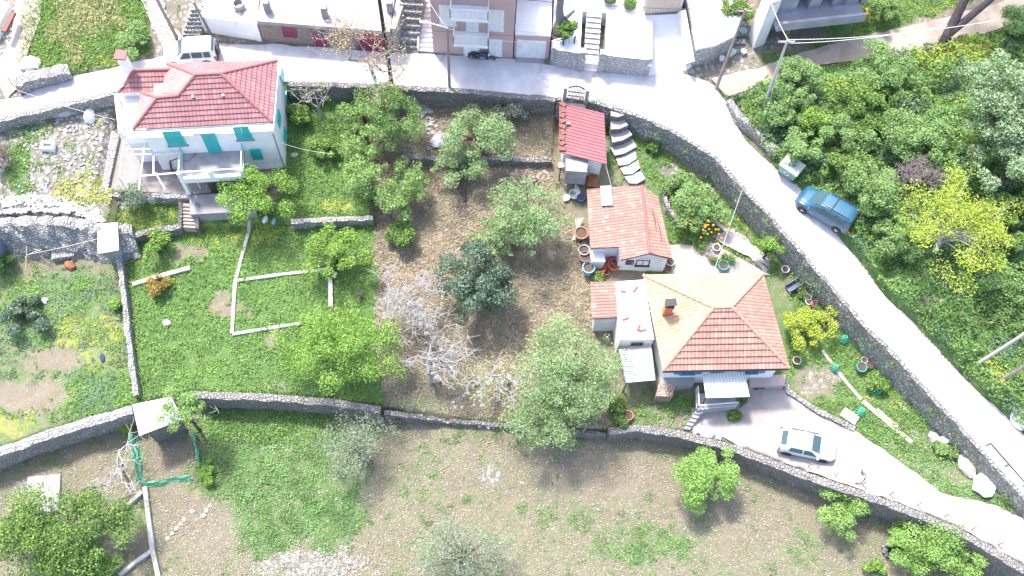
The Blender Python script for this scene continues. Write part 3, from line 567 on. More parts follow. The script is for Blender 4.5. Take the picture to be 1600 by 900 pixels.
def clip(poly, fn):
    o = []
    for i in range(len(poly)):
        a, b = poly[i], poly[(i + 1) % len(poly)]; fa, fb = fn(a), fn(b)
        if fa >= 0: o.append(a)
        if (fa >= 0) != (fb >= 0): o.append(a.lerp(b, fa / (fa - fb)))
    return o
def tiled(name, faces, m, par, course=.34, step=.06, thick=.14, label=None):
    mb = MB()
    for poly, e0, e1 in faces:
        poly = [Vector(p) for p in poly]; n = None
        u = (Vector(e1) - Vector(e0)).normalized(); c = sum(poly, Vector()) / len(poly); w = c - Vector(e0); vv = (w - u * w.dot(u)).normalized(); n = u.cross(vv)
        if n.z < 0: n = -n
        v0 = min((p - Vector(e0)).dot(vv) for p in poly); v1 = max((p - Vector(e0)).dot(vv) for p in poly); k = 0
        area = sum((poly[i] - poly[0]).cross(poly[i + 1] - poly[0]).dot(n) for i in range(1, len(poly) - 1))
        base = poly if area > 0 else poly[::-1]
        mb.hexa([p - n * thick for p in base], [p - n * .005 for p in base])
        a = v0
        while a < v1 - .01:
            b = min(a + course, v1); q = clip(base, lambda p: (p - Vector(e0)).dot(vv) - a); q = clip(q, lambda p: b - (p - Vector(e0)).dot(vv)) if len(q) > 2 else q
            if len(q) > 2:
                top = []; uv = []
                for p in q:
                    t = (p - Vector(e0)).dot(vv); top.append(p + n * (.015 + step * (1 - (t - a) / course))); uv.append(((p - Vector(e0)).dot(u) + 50, t - v0 + 1e-3 + 20 * 0))
                # shrink uv v so that each course has its own cell
                mb.poly(top, [(x, (k + .03 + .94 * ((y - (a - v0)) / course)) * course) for x, y in uv])
                lo = [i for i in range(len(q)) if abs((q[i] - Vector(e0)).dot(vv) - a) < 1e-4]
                for i in lo:
                    j = (i + 1) % len(q)
                    if j in lo: mb.poly([q[i], q[j], top[j], top[i]], None)
            a += course; k += 1
    return mb.build(name, m, par, label=label)
def ridge(par, lines, m, r=.11, name='ridge_tiles'):
    mb = MB()
    for a, b in lines:
        a = Vector(a); b = Vector(b); L = (b - a).length; n = max(1, int(L / .38))
        for i in range(n):
            p = a.lerp(b, i / n); q = a.lerp(b, (i + 1.08) / n if i < n - 1 else 1); up = Vector((0, 0, .03)); mb.tube([p + up, q + up], [r * 1.12, r * .9], 8)
    return mb.build(name, m, par, smooth=False)
def railing(par, pts, h, m, name='railing', gap=.14, r=.018, rail=.03):
    mb = MB()
    for a, b in zip(pts[:-1], pts[1:]):
        a = Vector(a); b = Vector(b); L = (b - a).length; n = max(1, int(L / gap)); u = Vector((0, 0, h))
        mb.bar(a + u, b + u, rail * 2, rail * 1.4); mb.bar(a + Vector((0, 0, .1)), b + Vector((0, 0, .1)), rail, rail)
        for i in range(n + 1): p = a.lerp(b, i / n); mb.bar(p, p + u, r * (2.4 if i in (0, n) else 1.3), r * (2.4 if i in (0, n) else 1.3), Vector((0, 1, 0)))
    return mb.build(name, m, par)
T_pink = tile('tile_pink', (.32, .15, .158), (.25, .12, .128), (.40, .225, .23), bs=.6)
T_pink_lit = tile('tile_pink_lit', (.42, .22, .215), (.34, .16, .16), (.5, .3, .29), bs=.6)  # same pink tile, lightened to paint in the sun on the west slopes
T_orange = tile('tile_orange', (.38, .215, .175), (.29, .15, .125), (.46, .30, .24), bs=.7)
T_orange_lit = tile('tile_orange_lit', (.47, .33, .21), (.38, .23, .15), (.58, .46, .31), bs=.7)  # orange tile with the sun on the north and west slopes painted in
T_old = tile('tile_old', (.35, .18, .15), (.25, .145, .125), (.45, .32, .26), .22, .3)
M_ridge = plain('ridge_clay', (.34, .14, .135), (.26, .115, .11), 3)
M_ridge2 = plain('ridge_clay_pale', (.44, .27, .2), (.34, .19, .14), 3)
M_turq = paint('turquoise_paint', (.04, .50, .50), .5)
M_blue = paint('blue_paint', (.06, .30, .52), .5)
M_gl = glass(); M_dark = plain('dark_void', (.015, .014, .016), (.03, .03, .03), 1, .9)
M_pinkw = plain('pink_render', (.52, .37, .36), (.46, .33, .32), .6, .85, bump=.15)
M_wood = plain('grey_wood', (.16, .14, .13), (.09, .08, .08), 4, .9)
M_woodl = plain('pale_wood', (.55, .48, .4), (.38, .33, .28), 4, .9)
M_iron = plain('dark_iron', (.05, .05, .055), (.10, .06, .05), 6, .6)
M_wmetal = plain('white_metal', (.80, .80, .80), (.62, .61, .6), 3, .5)
M_rust = plain('rust', (.25, .09, .04), (.38, .18, .09), 4, .9)

def slab_poly(name, pp, z0, z1, m, par, bevel=0): return MB().prism(orient(pp), z0, z1).build(name, m, par, bevel=bevel)
def orient(pp):
    a = sum(pp[i][0] * pp[(i + 1) % len(pp)][1] - pp[(i + 1) % len(pp)][0] * pp[i][1] for i in range(len(pp)))
    return list(pp) if a > 0 else list(pp)[::-1]

# ---------------------------------------------------------------- white house with turquoise shutters
ez = 9.4
SW, SE, NE = P(208, 202, ez), P(425, 190, ez), P(433, 95, ez); NW = SW + (NE - SE)
h = thing('white_house', 'two-storey white house with red tiled hip roof and turquoise shutters at the upper left', 'house', (*P(330, 230, 4.5).xy, 4.2))
R1, R0 = P(345, 115, 11.3), P(305, 117, 11.3)
pl = (SW, SE, R1)
W1, W0 = onplane(278, 150, *pl), onplane(245, 153, *pl)
wv = P(222, 145, ez)
t_ = (SE - SW).normalized(); nb = (NE - SE).normalized()
MW = P(253, 148, ez + .15); MWn = P(262, 100, ez + .15)
faces = [([SW, SE, R1, R0, W1, W0], SW, SE), ([SE, NE, R1], SE, NE), ([NE, MWn + Vector((0, 0, 0)), R0, R1], NE, MWn)]
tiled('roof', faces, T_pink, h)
r_ = tiled('roof', [([MWn, MW, W1, R0], MWn, MW), ([wv, SW, W0], wv, SW), ([MW, wv, W0, W1], MW, wv)], T_pink_lit, h, label='west-facing slopes of the tiled roof, sunlight painted into the tile colour')
ridge(h, [(R0, R1), (SE, R1), (NE, R1), (SW, W0), (W0, W1), (W1, R0), (wv, W0), (MW + Vector((0, 0, .05)), W1), (MWn, R0)], M_ridge)
SEw, NEw = P(447, 262, 4.3), P(450, 160, 5.3); SEw.z = NEw.z = 0; Lw = (SE - SW).length - .7
tt = Vector((t_.x, t_.y, 0)).normalized(); SWw = SEw - tt * Lw; NWw = NEw - tt * Lw * .98
MB().prism(orient([SWw.xy, SEw.xy, NEw.xy, NWw.xy]), 3.0, ez - .1).build('wall', M_white, h)
A, B = SWw, SEw
for r in ((257, 203, 286, 223), (366, 196, 391, 214)):
    u0, u1, z0, z1 = rect_on(A, B, r); um = (u0 + u1) / 2; louvre(h, A, B, u0, um - .01, z0 - .3, z1, M_turq); louvre(h, A, B, um + .01, u1, z0 - .3, z1, M_turq)
    MB().wallbox(A, B, u0 - .1, u1 + .1, z0 - .4, z0 - .32, -.02, .12).build('sill', M_cap, h)
u0, u1, z0, z1 = rect_on(A, B, (316, 203, 338, 226)); louvre(h, A, B, u0, (u0 + u1) / 2 - .01, 7.05, z1, M_turq, 'balcony_door'); louvre(h, A, B, (u0 + u1) / 2 + .01, u1, 7.05, z1, M_turq, 'balcony_door')
MB().wallbox(A, B, u0 - .35, u1 + .2, z1 + .12, z1 + .2, -.02, .4).build('door_canopy', M_cap, h)
u0, u1, z0, z1 = rect_on(A, B, (392, 232, 409, 246)); louvre(h, A, B, u0, u1, z0 - .2, z1, M_turq)
for r in ((430, 137, 437, 158), (444, 180, 449, 192)):
    pass
for ua, za in ((1.2, 7.6), (4.6, 7.6), (1.3, 5.2), (4.4, 5.4)): louvre(h, SEw, NEw, ua, ua + .9, za, za + 1.1, M_turq)
# balcony
bz = 7.0; n_ = Vector((tt.y, -tt.x, 0)); ub0 = onwall(282, 232, A, B)[0]; ub1 = ub0 + 4.1
bl = lambda u, d: A + tt * u + n_ * d
MB().prism(orient([bl(ub0, 0).xy, bl(ub1, 0).xy, bl(ub1, 1.9).xy, bl(ub0, 1.9).xy]), bz - .22, bz).build('balcony_slab', M_cap, h)
b_ = MB().prism(orient([bl(ub0 - .05, 1.9).xy, bl(ub1 + .05, 1.9).xy, bl(ub1 + .05, 2.12).xy, bl(ub0 - .05, 2.12).xy]), bz - .35, bz + .25)
for u in (ub0, (ub0 + ub1) / 2, ub1): b_.box(bl(u, 2.0) + Vector((0, 0, bz + .5)), (.26, .26, 1.), math.atan2(tt.y, tt.x))
b_.build('balcony_parapet', M_white, h, bevel=.02)
pts = [bl(ub0, .05), bl(ub0, 1.95), bl(ub1, 1.95), bl(ub1, .05)]; railing(h, [Vector((p.x, p.y, bz)) for p in pts], .95, paint('pale_blue_iron', (.35, .55, .62)), 'balcony_railing')
for u in (ub0, ub1):
    q = bl(u, 1.95); MB().bar((q.x, q.y, 4.6), (q.x, q.y, bz - .2), .26, .26, Vector((0, 1, 0))).build('column', M_white, h)
q0, q1 = bl(ub0, 2.0), bl(ub1, 2.0)
# grey paved step in front of lower floor
MB().prism(orient([bl(ub0, 2.1).xy, bl(ub1 + .4, 2.1).xy, bl(ub1 + .4, 3.6).xy, bl(ub0 + .1, 3.6).xy]), 3.4, 4.96).build('porch_base', M_cap, h)
# north-west wing
wz = 8.6; w4 = [P(178, 113, wz), P(262, 104, wz), P(262, 205, wz - .0), P(194, 212, wz)]
MB().prism(orient([p.xy for p in w4]), 4.2, 8.2).build('side_wing', M_white, h)
wing = [P(185, 145, 9.0), P(254, 143, 9.0), P(279, 108, 9.75), P(210, 110, 9.75)]
tiled('wing_roof', [(wing, wing[0], wing[1])], T_pink, h); ridge(h, [(wing[3], wing[2]), (wing[0], wing[3])], M_ridge)
mb = MB()
for a, b in ((wing[0], wing[1]),):
    mb.bar(Vector((a.x, a.y + .3, 8.6)), Vector((b.x, b.y + .3, 8.6)), .25, .8)
mb.bar(Vector((wing[0].x + .15, wing[0].y + .3, 8.8)), Vector((wing[3].x + .15, wing[3].y, 8.9)), .22, 1.1); mb.build('wing_wall', M_white, h)
pw = [P(181, 146, 8.9), P(188, 208, 8.9)]; MB().bar(pw[0] - Vector((0, 0, .4)), pw[1] - Vector((0, 0, .4)), .22, .9).build('parapet', M_white, h)
cb, ct = P(203, 114, 9.2), P(203, 114, 9.2); ct = Vector((cb.x, cb.y, 11.2)); ch = MB().bar(Vector((cb.x, cb.y, 8.3)), ct, .55, .5, Vector((0, 1, 0))).build('chimney', M_white, h)
MB().prism([(cb.x - .38, cb.y - .35), (cb.x + .38, cb.y - .35), (cb.x + .38, cb.y + .35), (cb.x - .38, cb.y + .35)], 11.2, 11.32).build('chimney_cap', M_ridge, ch).location = (0, 0, 0)
for px, py in ((302, 152), (349, 150)): MB().box(onplane(px, py, *pl) + Vector((0, 0, .08)), (.2, .2, .12), .4).build('roof_vent', M_cap, h)
MB().tube([SW + Vector((0, -.08, -.05)), SE + Vector((.05, -.08, -.05))], .06, 6).build('gutter', M_cap, h)
MB().tube([SE + Vector((-.45, .28, -.1)), Vector((SEw.x - .1, SEw.y - .06, 8.9)), Vector((SEw.x - .1, SEw.y - .06, 4.4))], .045, 6).build('downpipe', M_cap, h)
# terrace paving, pergola, vine
info(MB().prism(orient(XY((160, 297, 4.95), (300, 304, 4.95), (330, 300, 4.95), (300, 236, 4.95), (225, 205, 4.95), (190, 208, 4.95))), 4.6, 4.99).build('paving', plain('terrace_floor', (.27, .24, .23), (.2, .175, .165), .7, .85, stain=(.35, .33, .32))), kind='structure')
pg = thing('pergola', 'thin pale concrete and wire pergola over the paved terrace of the white house', 'pergola', P(215, 260, 5.0))
mb = MB(); PZ = 7.4
for a, b in (((196, 214), (228, 214)), ((196, 224), (232, 223)), ((196, 234), (236, 233)), ((194, 214), (186, 278)), ((228, 212), (217, 296)), ((188, 278), (300, 268)), ((192, 242), (285, 240)), ((240, 240), (240, 272)), ((196, 244), (214, 262)), ((243, 270), (258, 296))):
    mb.bar(P(*a, PZ), P(*b, PZ), .09, .09)
mb.build("beams", M_wmetal, pg)
for a in ((186, 278), (217, 275), (300, 268)): q = P(*a, PZ); MB().tube([Vector((q.x, q.y, 4.95)), q], .04, 6).build('post', M_wmetal, pg)
MB().prism(orient(XY((161, 296, 5), (170, 300, 5), (188, 215, 5), (176, 205, 5))), 4.4, 5.3).build('side_wall', S_white, pg)
st = thing('garden_steps', 'short flight of brown stone steps from the white house terrace down to the garden', 'steps', (*G(296, 350).xy, 3.6))
a0, a1 = P(296, 318, 4.95), P(296, 356, 3.85)
mb = MB(); N = 7
for i in range(N):
    t0 = i / N; t1 = (i + 1) / N; p = a0.lerp(a1, t0); q = a0.lerp(a1, t1); z = 4.95 + (3.85 - 4.95) * t0
    mb.prism([(p.x - .45, q.y - .05), (p.x + .45, q.y - .05), (p.x + .45, p.y), (p.x - .45, p.y)], 3.3, z)
mb.build('treads', plain('step_stone', (.45, .36, .30), (.34, .27, .22), 2), st, bevel=.02)
for s_, nm in ((-.58, 0), (.58, 1)): MB().hexa([a1 + Vector((s_ - .12, -.1, -.6)), a1 + Vector((s_ + .12, -.1, -.6)), a0 + Vector((s_ + .12, 0, -1.6)), a0 + Vector((s_ - .12, 0, -1.6))], [a1 + Vector((s_ - .12, -.1, .25)), a1 + Vector((s_ + .12, -.1, .25)), a0 + Vector((s_ + .12, 0, .2)), a0 + Vector((s_ - .12, 0, .2))]).build('side_wall', S_dark, st)

# ---------------------------------------------------------------- brick building, north side of the road
h = thing('brick_building', 'long low brick and plaster building with maroon shutters and a flat pale roof terrace', 'building', (*P(510, 60, 7.2).xy, 7.0))
A, B = P(412, 66, 7.15), P(614, 82, 7.15)
back = lambda p, d, B0=B, A0=A: p + Vector((-(B0 - A0).normalized().y, (B0 - A0).normalized().x, 0)) * d
T_fac = stone('brick_face', ((.50, .36, .29), (.38, .25, .2), (.60, .48, .4)), (.34, .28, .24), .16, None, 2.2)
fz = 9.75
MB().prism(orient([A.xy, B.xy, back(B, 9).xy, back(A, 9).xy]), 6.6, fz - .35).build('wall', T_fac, h)
M_lav = plain('roof_screed', (.34, .32, .335), (.25, .235, .25), .6, .9, stain=(.44, .42, .44))
MB().prism(orient([back(A, -.12).xy, back(B, -.12).xy, back(B, 9).xy, back(A, 9).xy]), fz - .35, fz).build('roof', M_lav, h)
for px, py in ((417, 10), (507, 18), (609, 10)): MB().box(P(px, py, fz + .5), (.4, .4, 1.1)).build('roof_pillar', M_cap, h, bevel=.02)
M_mar = paint('maroon_paint', (.22, .02, .07), .5)
for r in ((441, 36, 462, 57),): u0, u1, z0, z1 = rect_on(A, B, r); louvre(h, A, B, u0, (u0 + u1) / 2 - .01, z0, z1, M_mar); louvre(h, A, B, (u0 + u1) / 2 + .01, u1, z0, z1, M_mar)
u0, u1, z0, z1 = rect_on(A, B, (490, 40, 507, 72)); dr = MB().wallbox(A, B, u0, u1, 7.2, z1, 0, .08).build('door', M_mar, h); MB().wallbox(A, B, u0 + .3, u1 - .1, 8.2, z1 - .15, .08, .1).build('pane', M_gl, dr).location = (0, 0, 0)
u0, u1, z0, z1 = rect_on(A, B, (560, 48, 598, 78)); g_ = MB(); x = u0
while x < u1: g_.wallbox(A, B, x, x + .18, 7.2, z1, .02, .1); x += .2
g_.build('garage_door', M_mar, h)
# stair + stone wall between
h = thing('stone_stairs', 'rough stone public stairs climbing between the brick building and the pink house', 'stairs', (*P(633, 60, 7.2).xy, 7.0))
a0, a1 = P(636, 78, 7.2), P(646, -20, 10.8); mb = MB(); N = 9
for i in range(N):
    p = a0.lerp(a1, i / N); q = a0.lerp(a1, (i + 1) / N); z = 7.3 + .4 * i if i else 7.25; mb.prism([(p.x - .8, p.y), (p.x + .8, p.y), (q.x + .8, q.y + .02), (q.x - .8, q.y + .02)], 6.8, z + .3)
mb.build('treads', S_white, h); MB().prism(orient([P(615, 80, 7.2).xy, P(622, 82, 7.2).xy, P(640, -30, 10.5).xy, P(622, -30, 10.5).xy]), 6.8, 9.9).build('side_wall', M_cap, h)
# ---------------------------------------------------------------- pink house
h = thing('pink_house', 'pink rendered house with white balconies, white shutters and an outside stair', 'house', (*P(740, 80, 7.2).xy, 7.1))
A, B = P(677, 83, 7.2), P(801, 91, 7.2)
bk = lambda p, d: p + Vector((-(B - A).normalized().y, (B - A).normalized().x, 0)) * d
MB().prism(orient([A.xy, B.xy, bk(B, 9).xy, bk(A, 9).xy]), 6.6, 16.2).build('wall', M_pinkw, h)
MB().prism(orient([bk(A, -.5).xy, bk(B, -.5).xy, bk(B, 9.5).xy, bk(A, 9.5).xy]), 16.2, 16.5).build('roof', T_old, h)
M_sh = plain('white_shutter', (.86, .86, .85), (.76, .76, .75), 2, .6)
for r in ((688, 9, 711, 37), (764, 16, 786, 45), (766, 62, 783, 84)):
    w = window(h, A, B, r, M_wmetal, M_gl, True); u0, u1, z0, z1 = rect_on(A, B, r); louvre(h, A, B, u0, (u0 + u1) / 2 - .01, z0, z1, M_sh); louvre(h, A, B, (u0 + u1) / 2 + .01, u1, z0, z1, M_sh)
for r in ((728, 14, 748, 48), (688, -40, 711, -8), (764, -36, 786, -5), (728, -42, 748, -5)):
    u0, u1, z0, z1 = rect_on(A, B, r); louvre(h, A, B, u0, (u0 + u1) / 2 - .01, z0, z1, M_sh, 'balcony_door'); louvre(h, A, B, (u0 + u1) / 2 + .01, u1, z0, z1, M_sh, 'balcony_door')
u0, u1, z0, z1 = rect_on(A, B, (727, 63, 747, 88)); MB().wallbox(A, B, u0 - .12, u1 + .12, 7.2, z1 + .1, 0, .05).build('door_frame', M_wmetal, h)
dr = MB().wallbox(A, B, u0, u1, 7.2, z1, .05, .1).build('door', plain('pale_door', (.78, .85, .84), (.7, .78, .78), 2, .5), h); MB().wallbox(A, B, u0 + .2, u0 + .65, 8.3, z1 - .1, .1, .12).build('pane', M_gl, dr).location = (0, 0, 0)
for zb, w0, w1 in ((9.75, 711, 764), (12.6, 706, 764)):
    u0 = onwall(w0, 60 if zb < 10 else 15, A, B)[0]; u1 = onwall(w1, 60 if zb < 10 else 15, A, B)[0]
    sl = MB().wallbox(A, B, u0, u1, zb, zb + .3, 0, 1.15).build('balcony', M_white, h, bevel=.02); A3 = Vector((A.x, A.y, 0)); t3 = (B - A).normalized(); t3.z = 0; n3 = Vector((t3.y, -t3.x, 0))
    pp = [A3 + t3 * u0 + n3 * .05, A3 + t3 * u0 + n3 * 1.1, A3 + t3 * u1 + n3 * 1.1, A3 + t3 * u1 + n3 * .05]; mm = railing(h, [Vector((p.x, p.y, zb + .3)) for p in pp], .9, M_wmetal, 'balcony_railing')
MB().wallbox(A, B, -.02, (B - A).length + .02, 9.72, 9.84, 0, .06).build('string_course', M_pinkw, h)
# outside stair, left
a0 = P(667, 82, 7.2); t3 = (B - A).normalized(); mb = MB(); N = 17; dirb = Vector((-t3.y, t3.x, 0))
for i in range(N):
    p = a0 + dirb * (.28 * i); mb.prism(orient([(p - t3 * .55).xy, (p + t3 * .5).xy, (p + t3 * .5 + dirb * .34).xy, (p - t3 * .55 + dirb * .34).xy]), 7.0, 7.4 + .19 * i)
mb.build('outside_stair', M_white, h)
mb = MB(); p = a0 - t3 * .68; mb.hexa([p + Vector((0, 0, -.2)), p + t3 * .12 + Vector((0, 0, -.2)), p + t3 * .12 + dirb * 5 + Vector((0, 0, -.2)), p + dirb * 5 + Vector((0, 0, -.2))], [p + Vector((0, 0, .5)), p + t3 * .12 + Vector((0, 0, .5)), p + t3 * .12 + dirb * 5 + Vector((0, 0, 3.9)), p + dirb * 5 + Vector((0, 0, 3.9))]); mb.build('stair_wall', M_white, h)
# ---------------------------------------------------------------- garage with terrace
h = thing('garage', 'pink garage with a white roller door and a fenced terrace above it', 'garage', (*P(832, 95, 7.2).xy, 7.1))
A, B = P(803, 89, 7.2), P(857, 92, 7.2)
MB().prism(orient([A.xy, B.xy, bk(B, 7).xy, bk(A, 7).xy]), 6.6, 9.9).build('wall', M_pinkw, h)
MB().prism(orient([bk(A, -.08).xy, bk(B, -.08).xy, bk(B, 7).xy, bk(A, 7).xy]), 9.9, 10.05).build('terrace_slab', M_white, h)
u0, u1, z0, z1 = rect_on(A, B, (807, 62, 853, 86)); mb = MB(); z = 7.2
while z < 9.3: mb.wallbox(A, B, u0, u1, z, z + .17, .01, .05); z += .18
mb.build('roller_door', M_wmetal, h)
pp = [bk(A, .05), bk(B, .05)]; railing(h, [Vector((p.x, p.y, 10.05)) for p in pp], .95, M_wmetal, 'railing', .16)
MB().prism(orient([bk(A, 3.4).xy, bk(B, 3.4).xy, bk(B, 3.7).xy, bk(A, 3.7).xy]), 10.05, 12.8).build('upper_wall', plain('peach', (.72, .62, .55), (.66, .56, .5), 1), h)
info(MB().prism(orient([G(804, 99).xy, G(848, 101).xy, P(853, 91, 7.2).xy, P(806, 89, 7.2).xy]), 7.0, 7.26).build('pavement', M_cap), kind='structure')

# ---------------------------------------------------------------- stone-faced terrace, gate stair, ramp
h = thing('stone_terrace', 'white roof terrace on a neat pale stone base beside the garage', 'terrace', (*P(930, 100, 7.2).xy, 7.0))
tz = 9.2; W1p = lambda *a: [P(x, y, tz).xy for x, y in a]
L1 = [P(859, 98, 7.2), P(866, 104, 7.2), P(900, 110, 7.2), P(904, 108, 7.2)]
def up_(pp, zt, m, nm, par, z0=6.8): return MB().prism(orient([p.xy for p in pp]), z0, zt).build(nm, m, par)
far = lambda p, d=11: Vector((p.x + .0, p.y + d, p.z))
for pp in ([P(859, 98, 7.2), P(868, 105, 7.2), P(903, 110, 7.2)], [P(941, 113, 7.2), P(1006, 120, 7.2), P(1013, 118, 7.2)]):
    up_(pp + [far(pp[-1]), far(pp[0])], tz, S_neat, 'stone_base', h); up_([p + Vector((0, .02, 0)) for p in pp] + [far(pp[-1], 10.9), far(pp[0], 10.9)], tz + .05, M_white, 'terrace_floor', h, tz - .05)
pp = [P(903, 110, 7.2), P(941, 113, 7.2)]; up_([far(pp[0], 3.6), far(pp[1], 3.6), far(pp[1]), far(pp[0])], tz + .03, M_white, 'terrace_floor', h)
mb = MB(); N = 10
for i in range(N): a = far(pp[0], .5 + i * .31) + Vector((.35, 0, 0)); b = far(pp[1], .5 + i * .31) - Vector((.35, 0, 0)); mb.prism(orient([a.xy, b.xy, far(b, .33).xy, far(a, .33).xy]), 6.9, 7.4 + i * .19)
mb.build('gate_stair', M_white, h)
mb = MB()
for i in range(N): a = far(pp[0], .5 + i * .31) + Vector((.35, -.004, 0)); b = far(pp[1], .5 + i * .31) - Vector((.35, .004, 0)); mb.wallbox(a, b, .06, (b - a).length - .06, 7.25 + i * .19, 7.36 + i * .19, -.01, .012)
mb.build('stair_riser', plain('riser_grey', (.3, .29, .28), (.2, .2, .2), 3), h)
for p in (pp[0] + Vector((.16, .1, 0)), pp[1] + Vector((-.16, .1, 0))): MB().box(Vector((p.x, p.y, 8.2)), (.42, .42, 2.6)).build('gate_pillar', S_neat, h)
gt = MB(); a = pp[0] + Vector((.36, .08, 0)); b = pp[1] + Vector((-.36, .08, 0)); gt.wallbox(a, b, 0, (b - a).length, 7.3, 7.42, 0, .05).wallbox(a, b, 0, (b - a).length, 8.4, 8.5, 0, .05)
for i in range(14): u = (b - a).length * i / 13; gt.wallbox(a, b, max(0, u - .03), u + .02, 7.42, 8.4, .01, .04)
gt.build('gate', M_wmetal, h)
q = [P(861, 84, tz), P(872, 84, tz), P(897, 72, tz)]; mb = MB(); railing(h, [P(862, 76, tz), P(880, 71, tz), P(897, 68, tz), P(899, 60, tz)], .9, M_wmetal, 'railing', .22, .03, .03)
pl_ = [P(860, 66, tz), P(884, 62, tz), P(898, 48, tz), P(872, 40, tz)]
up_(pl_, tz + .12, plain('bed_soil', (.12, .09, .06)), 'planting_bed', h, tz)
# ramp + white villa terrace
h = thing('white_ramp', 'sunlit white concrete ramp with low white walls rising from the road junction', 'ramp', (*P(1045, 100, 7.2).xy, 7.0))
mb = MB(); a, b, c, d = P(1013, 119, 7.15), P(1082, 113, 7.15), P(1062, 22, 9.4), P(1002, 25, 9.4)
mb.hexa([v - Vector((0, 0, .6)) for v in (a, b, c, d)], [v + Vector((0, 0, .05)) for v in (a, b, c, d)]); mb.build('ramp_slab', plain('white_concrete', (.74, .73, .74), (.62, .61, .63), .8, .85), h)
up_([P(1079, 106, 7.2), P(1108, 101, 7.2), P(1141, 84, 7.3), P(1150, 60, 7.4), P(1120, -10, 8), P(1060, -10, 8)], 9.3, S_neat, 'stone_base', h)
up_([P(1080, 105.5, 7.2), P(1108, 100.5, 7.2), P(1140, 83.5, 7.3), P(1149, 60, 7.4), P(1119, -10, 8), P(1061, -10, 8)], 9.5, M_white, 'terrace_floor', h, 9.25)
MB().bar(P(1012, 105, 8.0), P(1000, 20, 9.9), .3, 1.3).build('ramp_wall', M_white, h)
MB().bar(P(1078, 98, 8.2), P(1064, 18, 9.9), .3, 1.3).build('ramp_wall', M_white, h)
A, B = P(1003, 22, 9.4), P(1064, 17, 9.4); vw = MB().prism(orient([A.xy, B.xy, (B + Vector((0, 4, 0))).xy, (A + Vector((0, 4, 0))).xy]), 9., 12.2).build('villa_wall', plain('peach', (0, 0, 0)), h)
mb = MB(); x = .1
while x < (B - A).length - .2: mb.wallbox(A, B, x, x + .17, 9.45, 12.0, .0, .05); x += .2
mb.build('slatted_door', plain('peach_paint', (.68, .56, .46), (.6, .5, .4), 1), h)
# ---------------------------------------------------------------- unfinished concrete building
h = thing('unfinished_building', 'unfinished grey concrete building with open bays and a brick infill panel at the upper right', 'building', (*P(1260, 50, 7.5).xy, 7.3))
A, B = P(1200, 67, 7.5), P(1322, 52, 7.6); L = (B - A).length; t3 = (B - A); t3.z = 0; t3.normalize(); n3 = Vector((t3.y, -t3.x, 0)); A.z = 0
M_cr = plain('raw_concrete', (.44, .43, .46), (.30, .29, .33), .7, .9, stain=(.56, .55, .58)); bp = lambda u, d, z: A + t3 * u - n3 * d + Vector((0, 0, z))
def blk(mb, u0, u1, d0, d1, z0, z1): return mb.prism(orient([bp(u0, d0, 0).xy, bp(u1, d0, 0).xy, bp(u1, d1, 0).xy, bp(u0, d1, 0).xy]), z0, z1)
blk(MB(), .0, L, 1.6, 8, 6.8, 10.1).build('ground_floor_shade', M_dark, h)  # near-black solid block, stands for the shade inside the open ground floor
mb = MB()
for u in np.linspace(0, L - .5, 6): blk(mb, u, u + .5, 0.9, 1.65, 6.8, 10.1)
blk(mb, 0, L, .85, 1.0, 6.8, 7.9); mb.build('ground_piers', M_cr, h)
blk(MB(), -.3, L + .2, -.9, 8, 10.1, 10.45).build('floor_slab', M_cr, h)
blk(MB(), -.3, L + .2, -.9, -.7, 10.45, 10.95).build('edge_beam', M_cr, h, bevel=.02)
blk(MB(), 0, L, 2.2, 8, 10.45, 13.4).build('bay_shade', M_dark, h)  # shade of the open upper bays, painted as a black block
mb = MB()
for a, b in ((0, 1.3), (2.2, 3.0), (3.9, 4.9), (6.0, 6.4), (L - 1.6, L)): blk(mb, a, b, .4, 2.3, 10.45, 13.5)
mb.build('piers', M_cr, h); blk(MB(), 3.0, 3.9, 1.2, 2.25, 10.45, 12.3).build('brick_infill', stone('brick_red', ((.42, .14, .09), (.34, .11, .08), (.5, .2, .13)), (.3, .25, .22), .14, None, 2), h)
blk(MB(), -.3, L + .2, .1, 8, 13.5, 13.8).build('roof', M_cr, h)
up_([P(1168, 58, 7.5), P(1176, 78, 7.5), P(1193, 72, 7.5), P(1196, 40, 7.5)], 12.8, M_white, 'side_wall', h, 7)
for u in (1.3, 6.9): blk(MB(), u, u + .25, .3, .85, 7.2, 9.2).build('yellow_board', plain('yellow_board', (.6, .42, .08)), h)
# white plaster retaining building left
h = thing('whitewashed_wall', 'peeling whitewashed wall with stone paving on top behind the white jeep', 'building', (*P(360, 60, 7.2).xy, 7.0))
A, B = P(322, 54, 7.2), P(410, 66, 7.2); MB().prism(orient([A.xy, B.xy, (B + Vector((-.6, 8, 0))).xy, (A + Vector((1.8, 8, 0))).xy]), 6.8, 9.3).build('wall', M_white, h)
MB().prism(orient([(A + Vector((0, .9, 0))).xy, (B + Vector((0, .3, 0))).xy, (B + Vector((-.6, 7.9, 0))).xy, (A + Vector((1.8, 7.9, 0))).xy]), 9.2, 9.36).build('paved_top', M_pave, h)
mb = MB(); q = P(374, 12, 9.4); mb.lathe(q, [(.35, 0), (.4, .5), (.3, .55), (.25, .2)], 14); mb.build('round_well', M_cap, h)
h = thing('lane_steps', 'rough stone steps rising beside the whitewashed wall', 'steps', (*P(300, 50, 7.2).xy, 7.0)); mb = MB()
for i in range(8): a = P(290 + i * 2.2, 57 - i * 6.5, 7.3 + i * .25); mb.box(Vector((a.x + .35, a.y, a.z - .3)), (1.3, .55, .9), .1)
mb.build('treads', S_white, h, bevel=.03)
h = thing('corner_house', 'white wall corner with an orange-tiled edge at the top left corner', 'building', (*P(0, 30, 7.5).xy, 7.3))
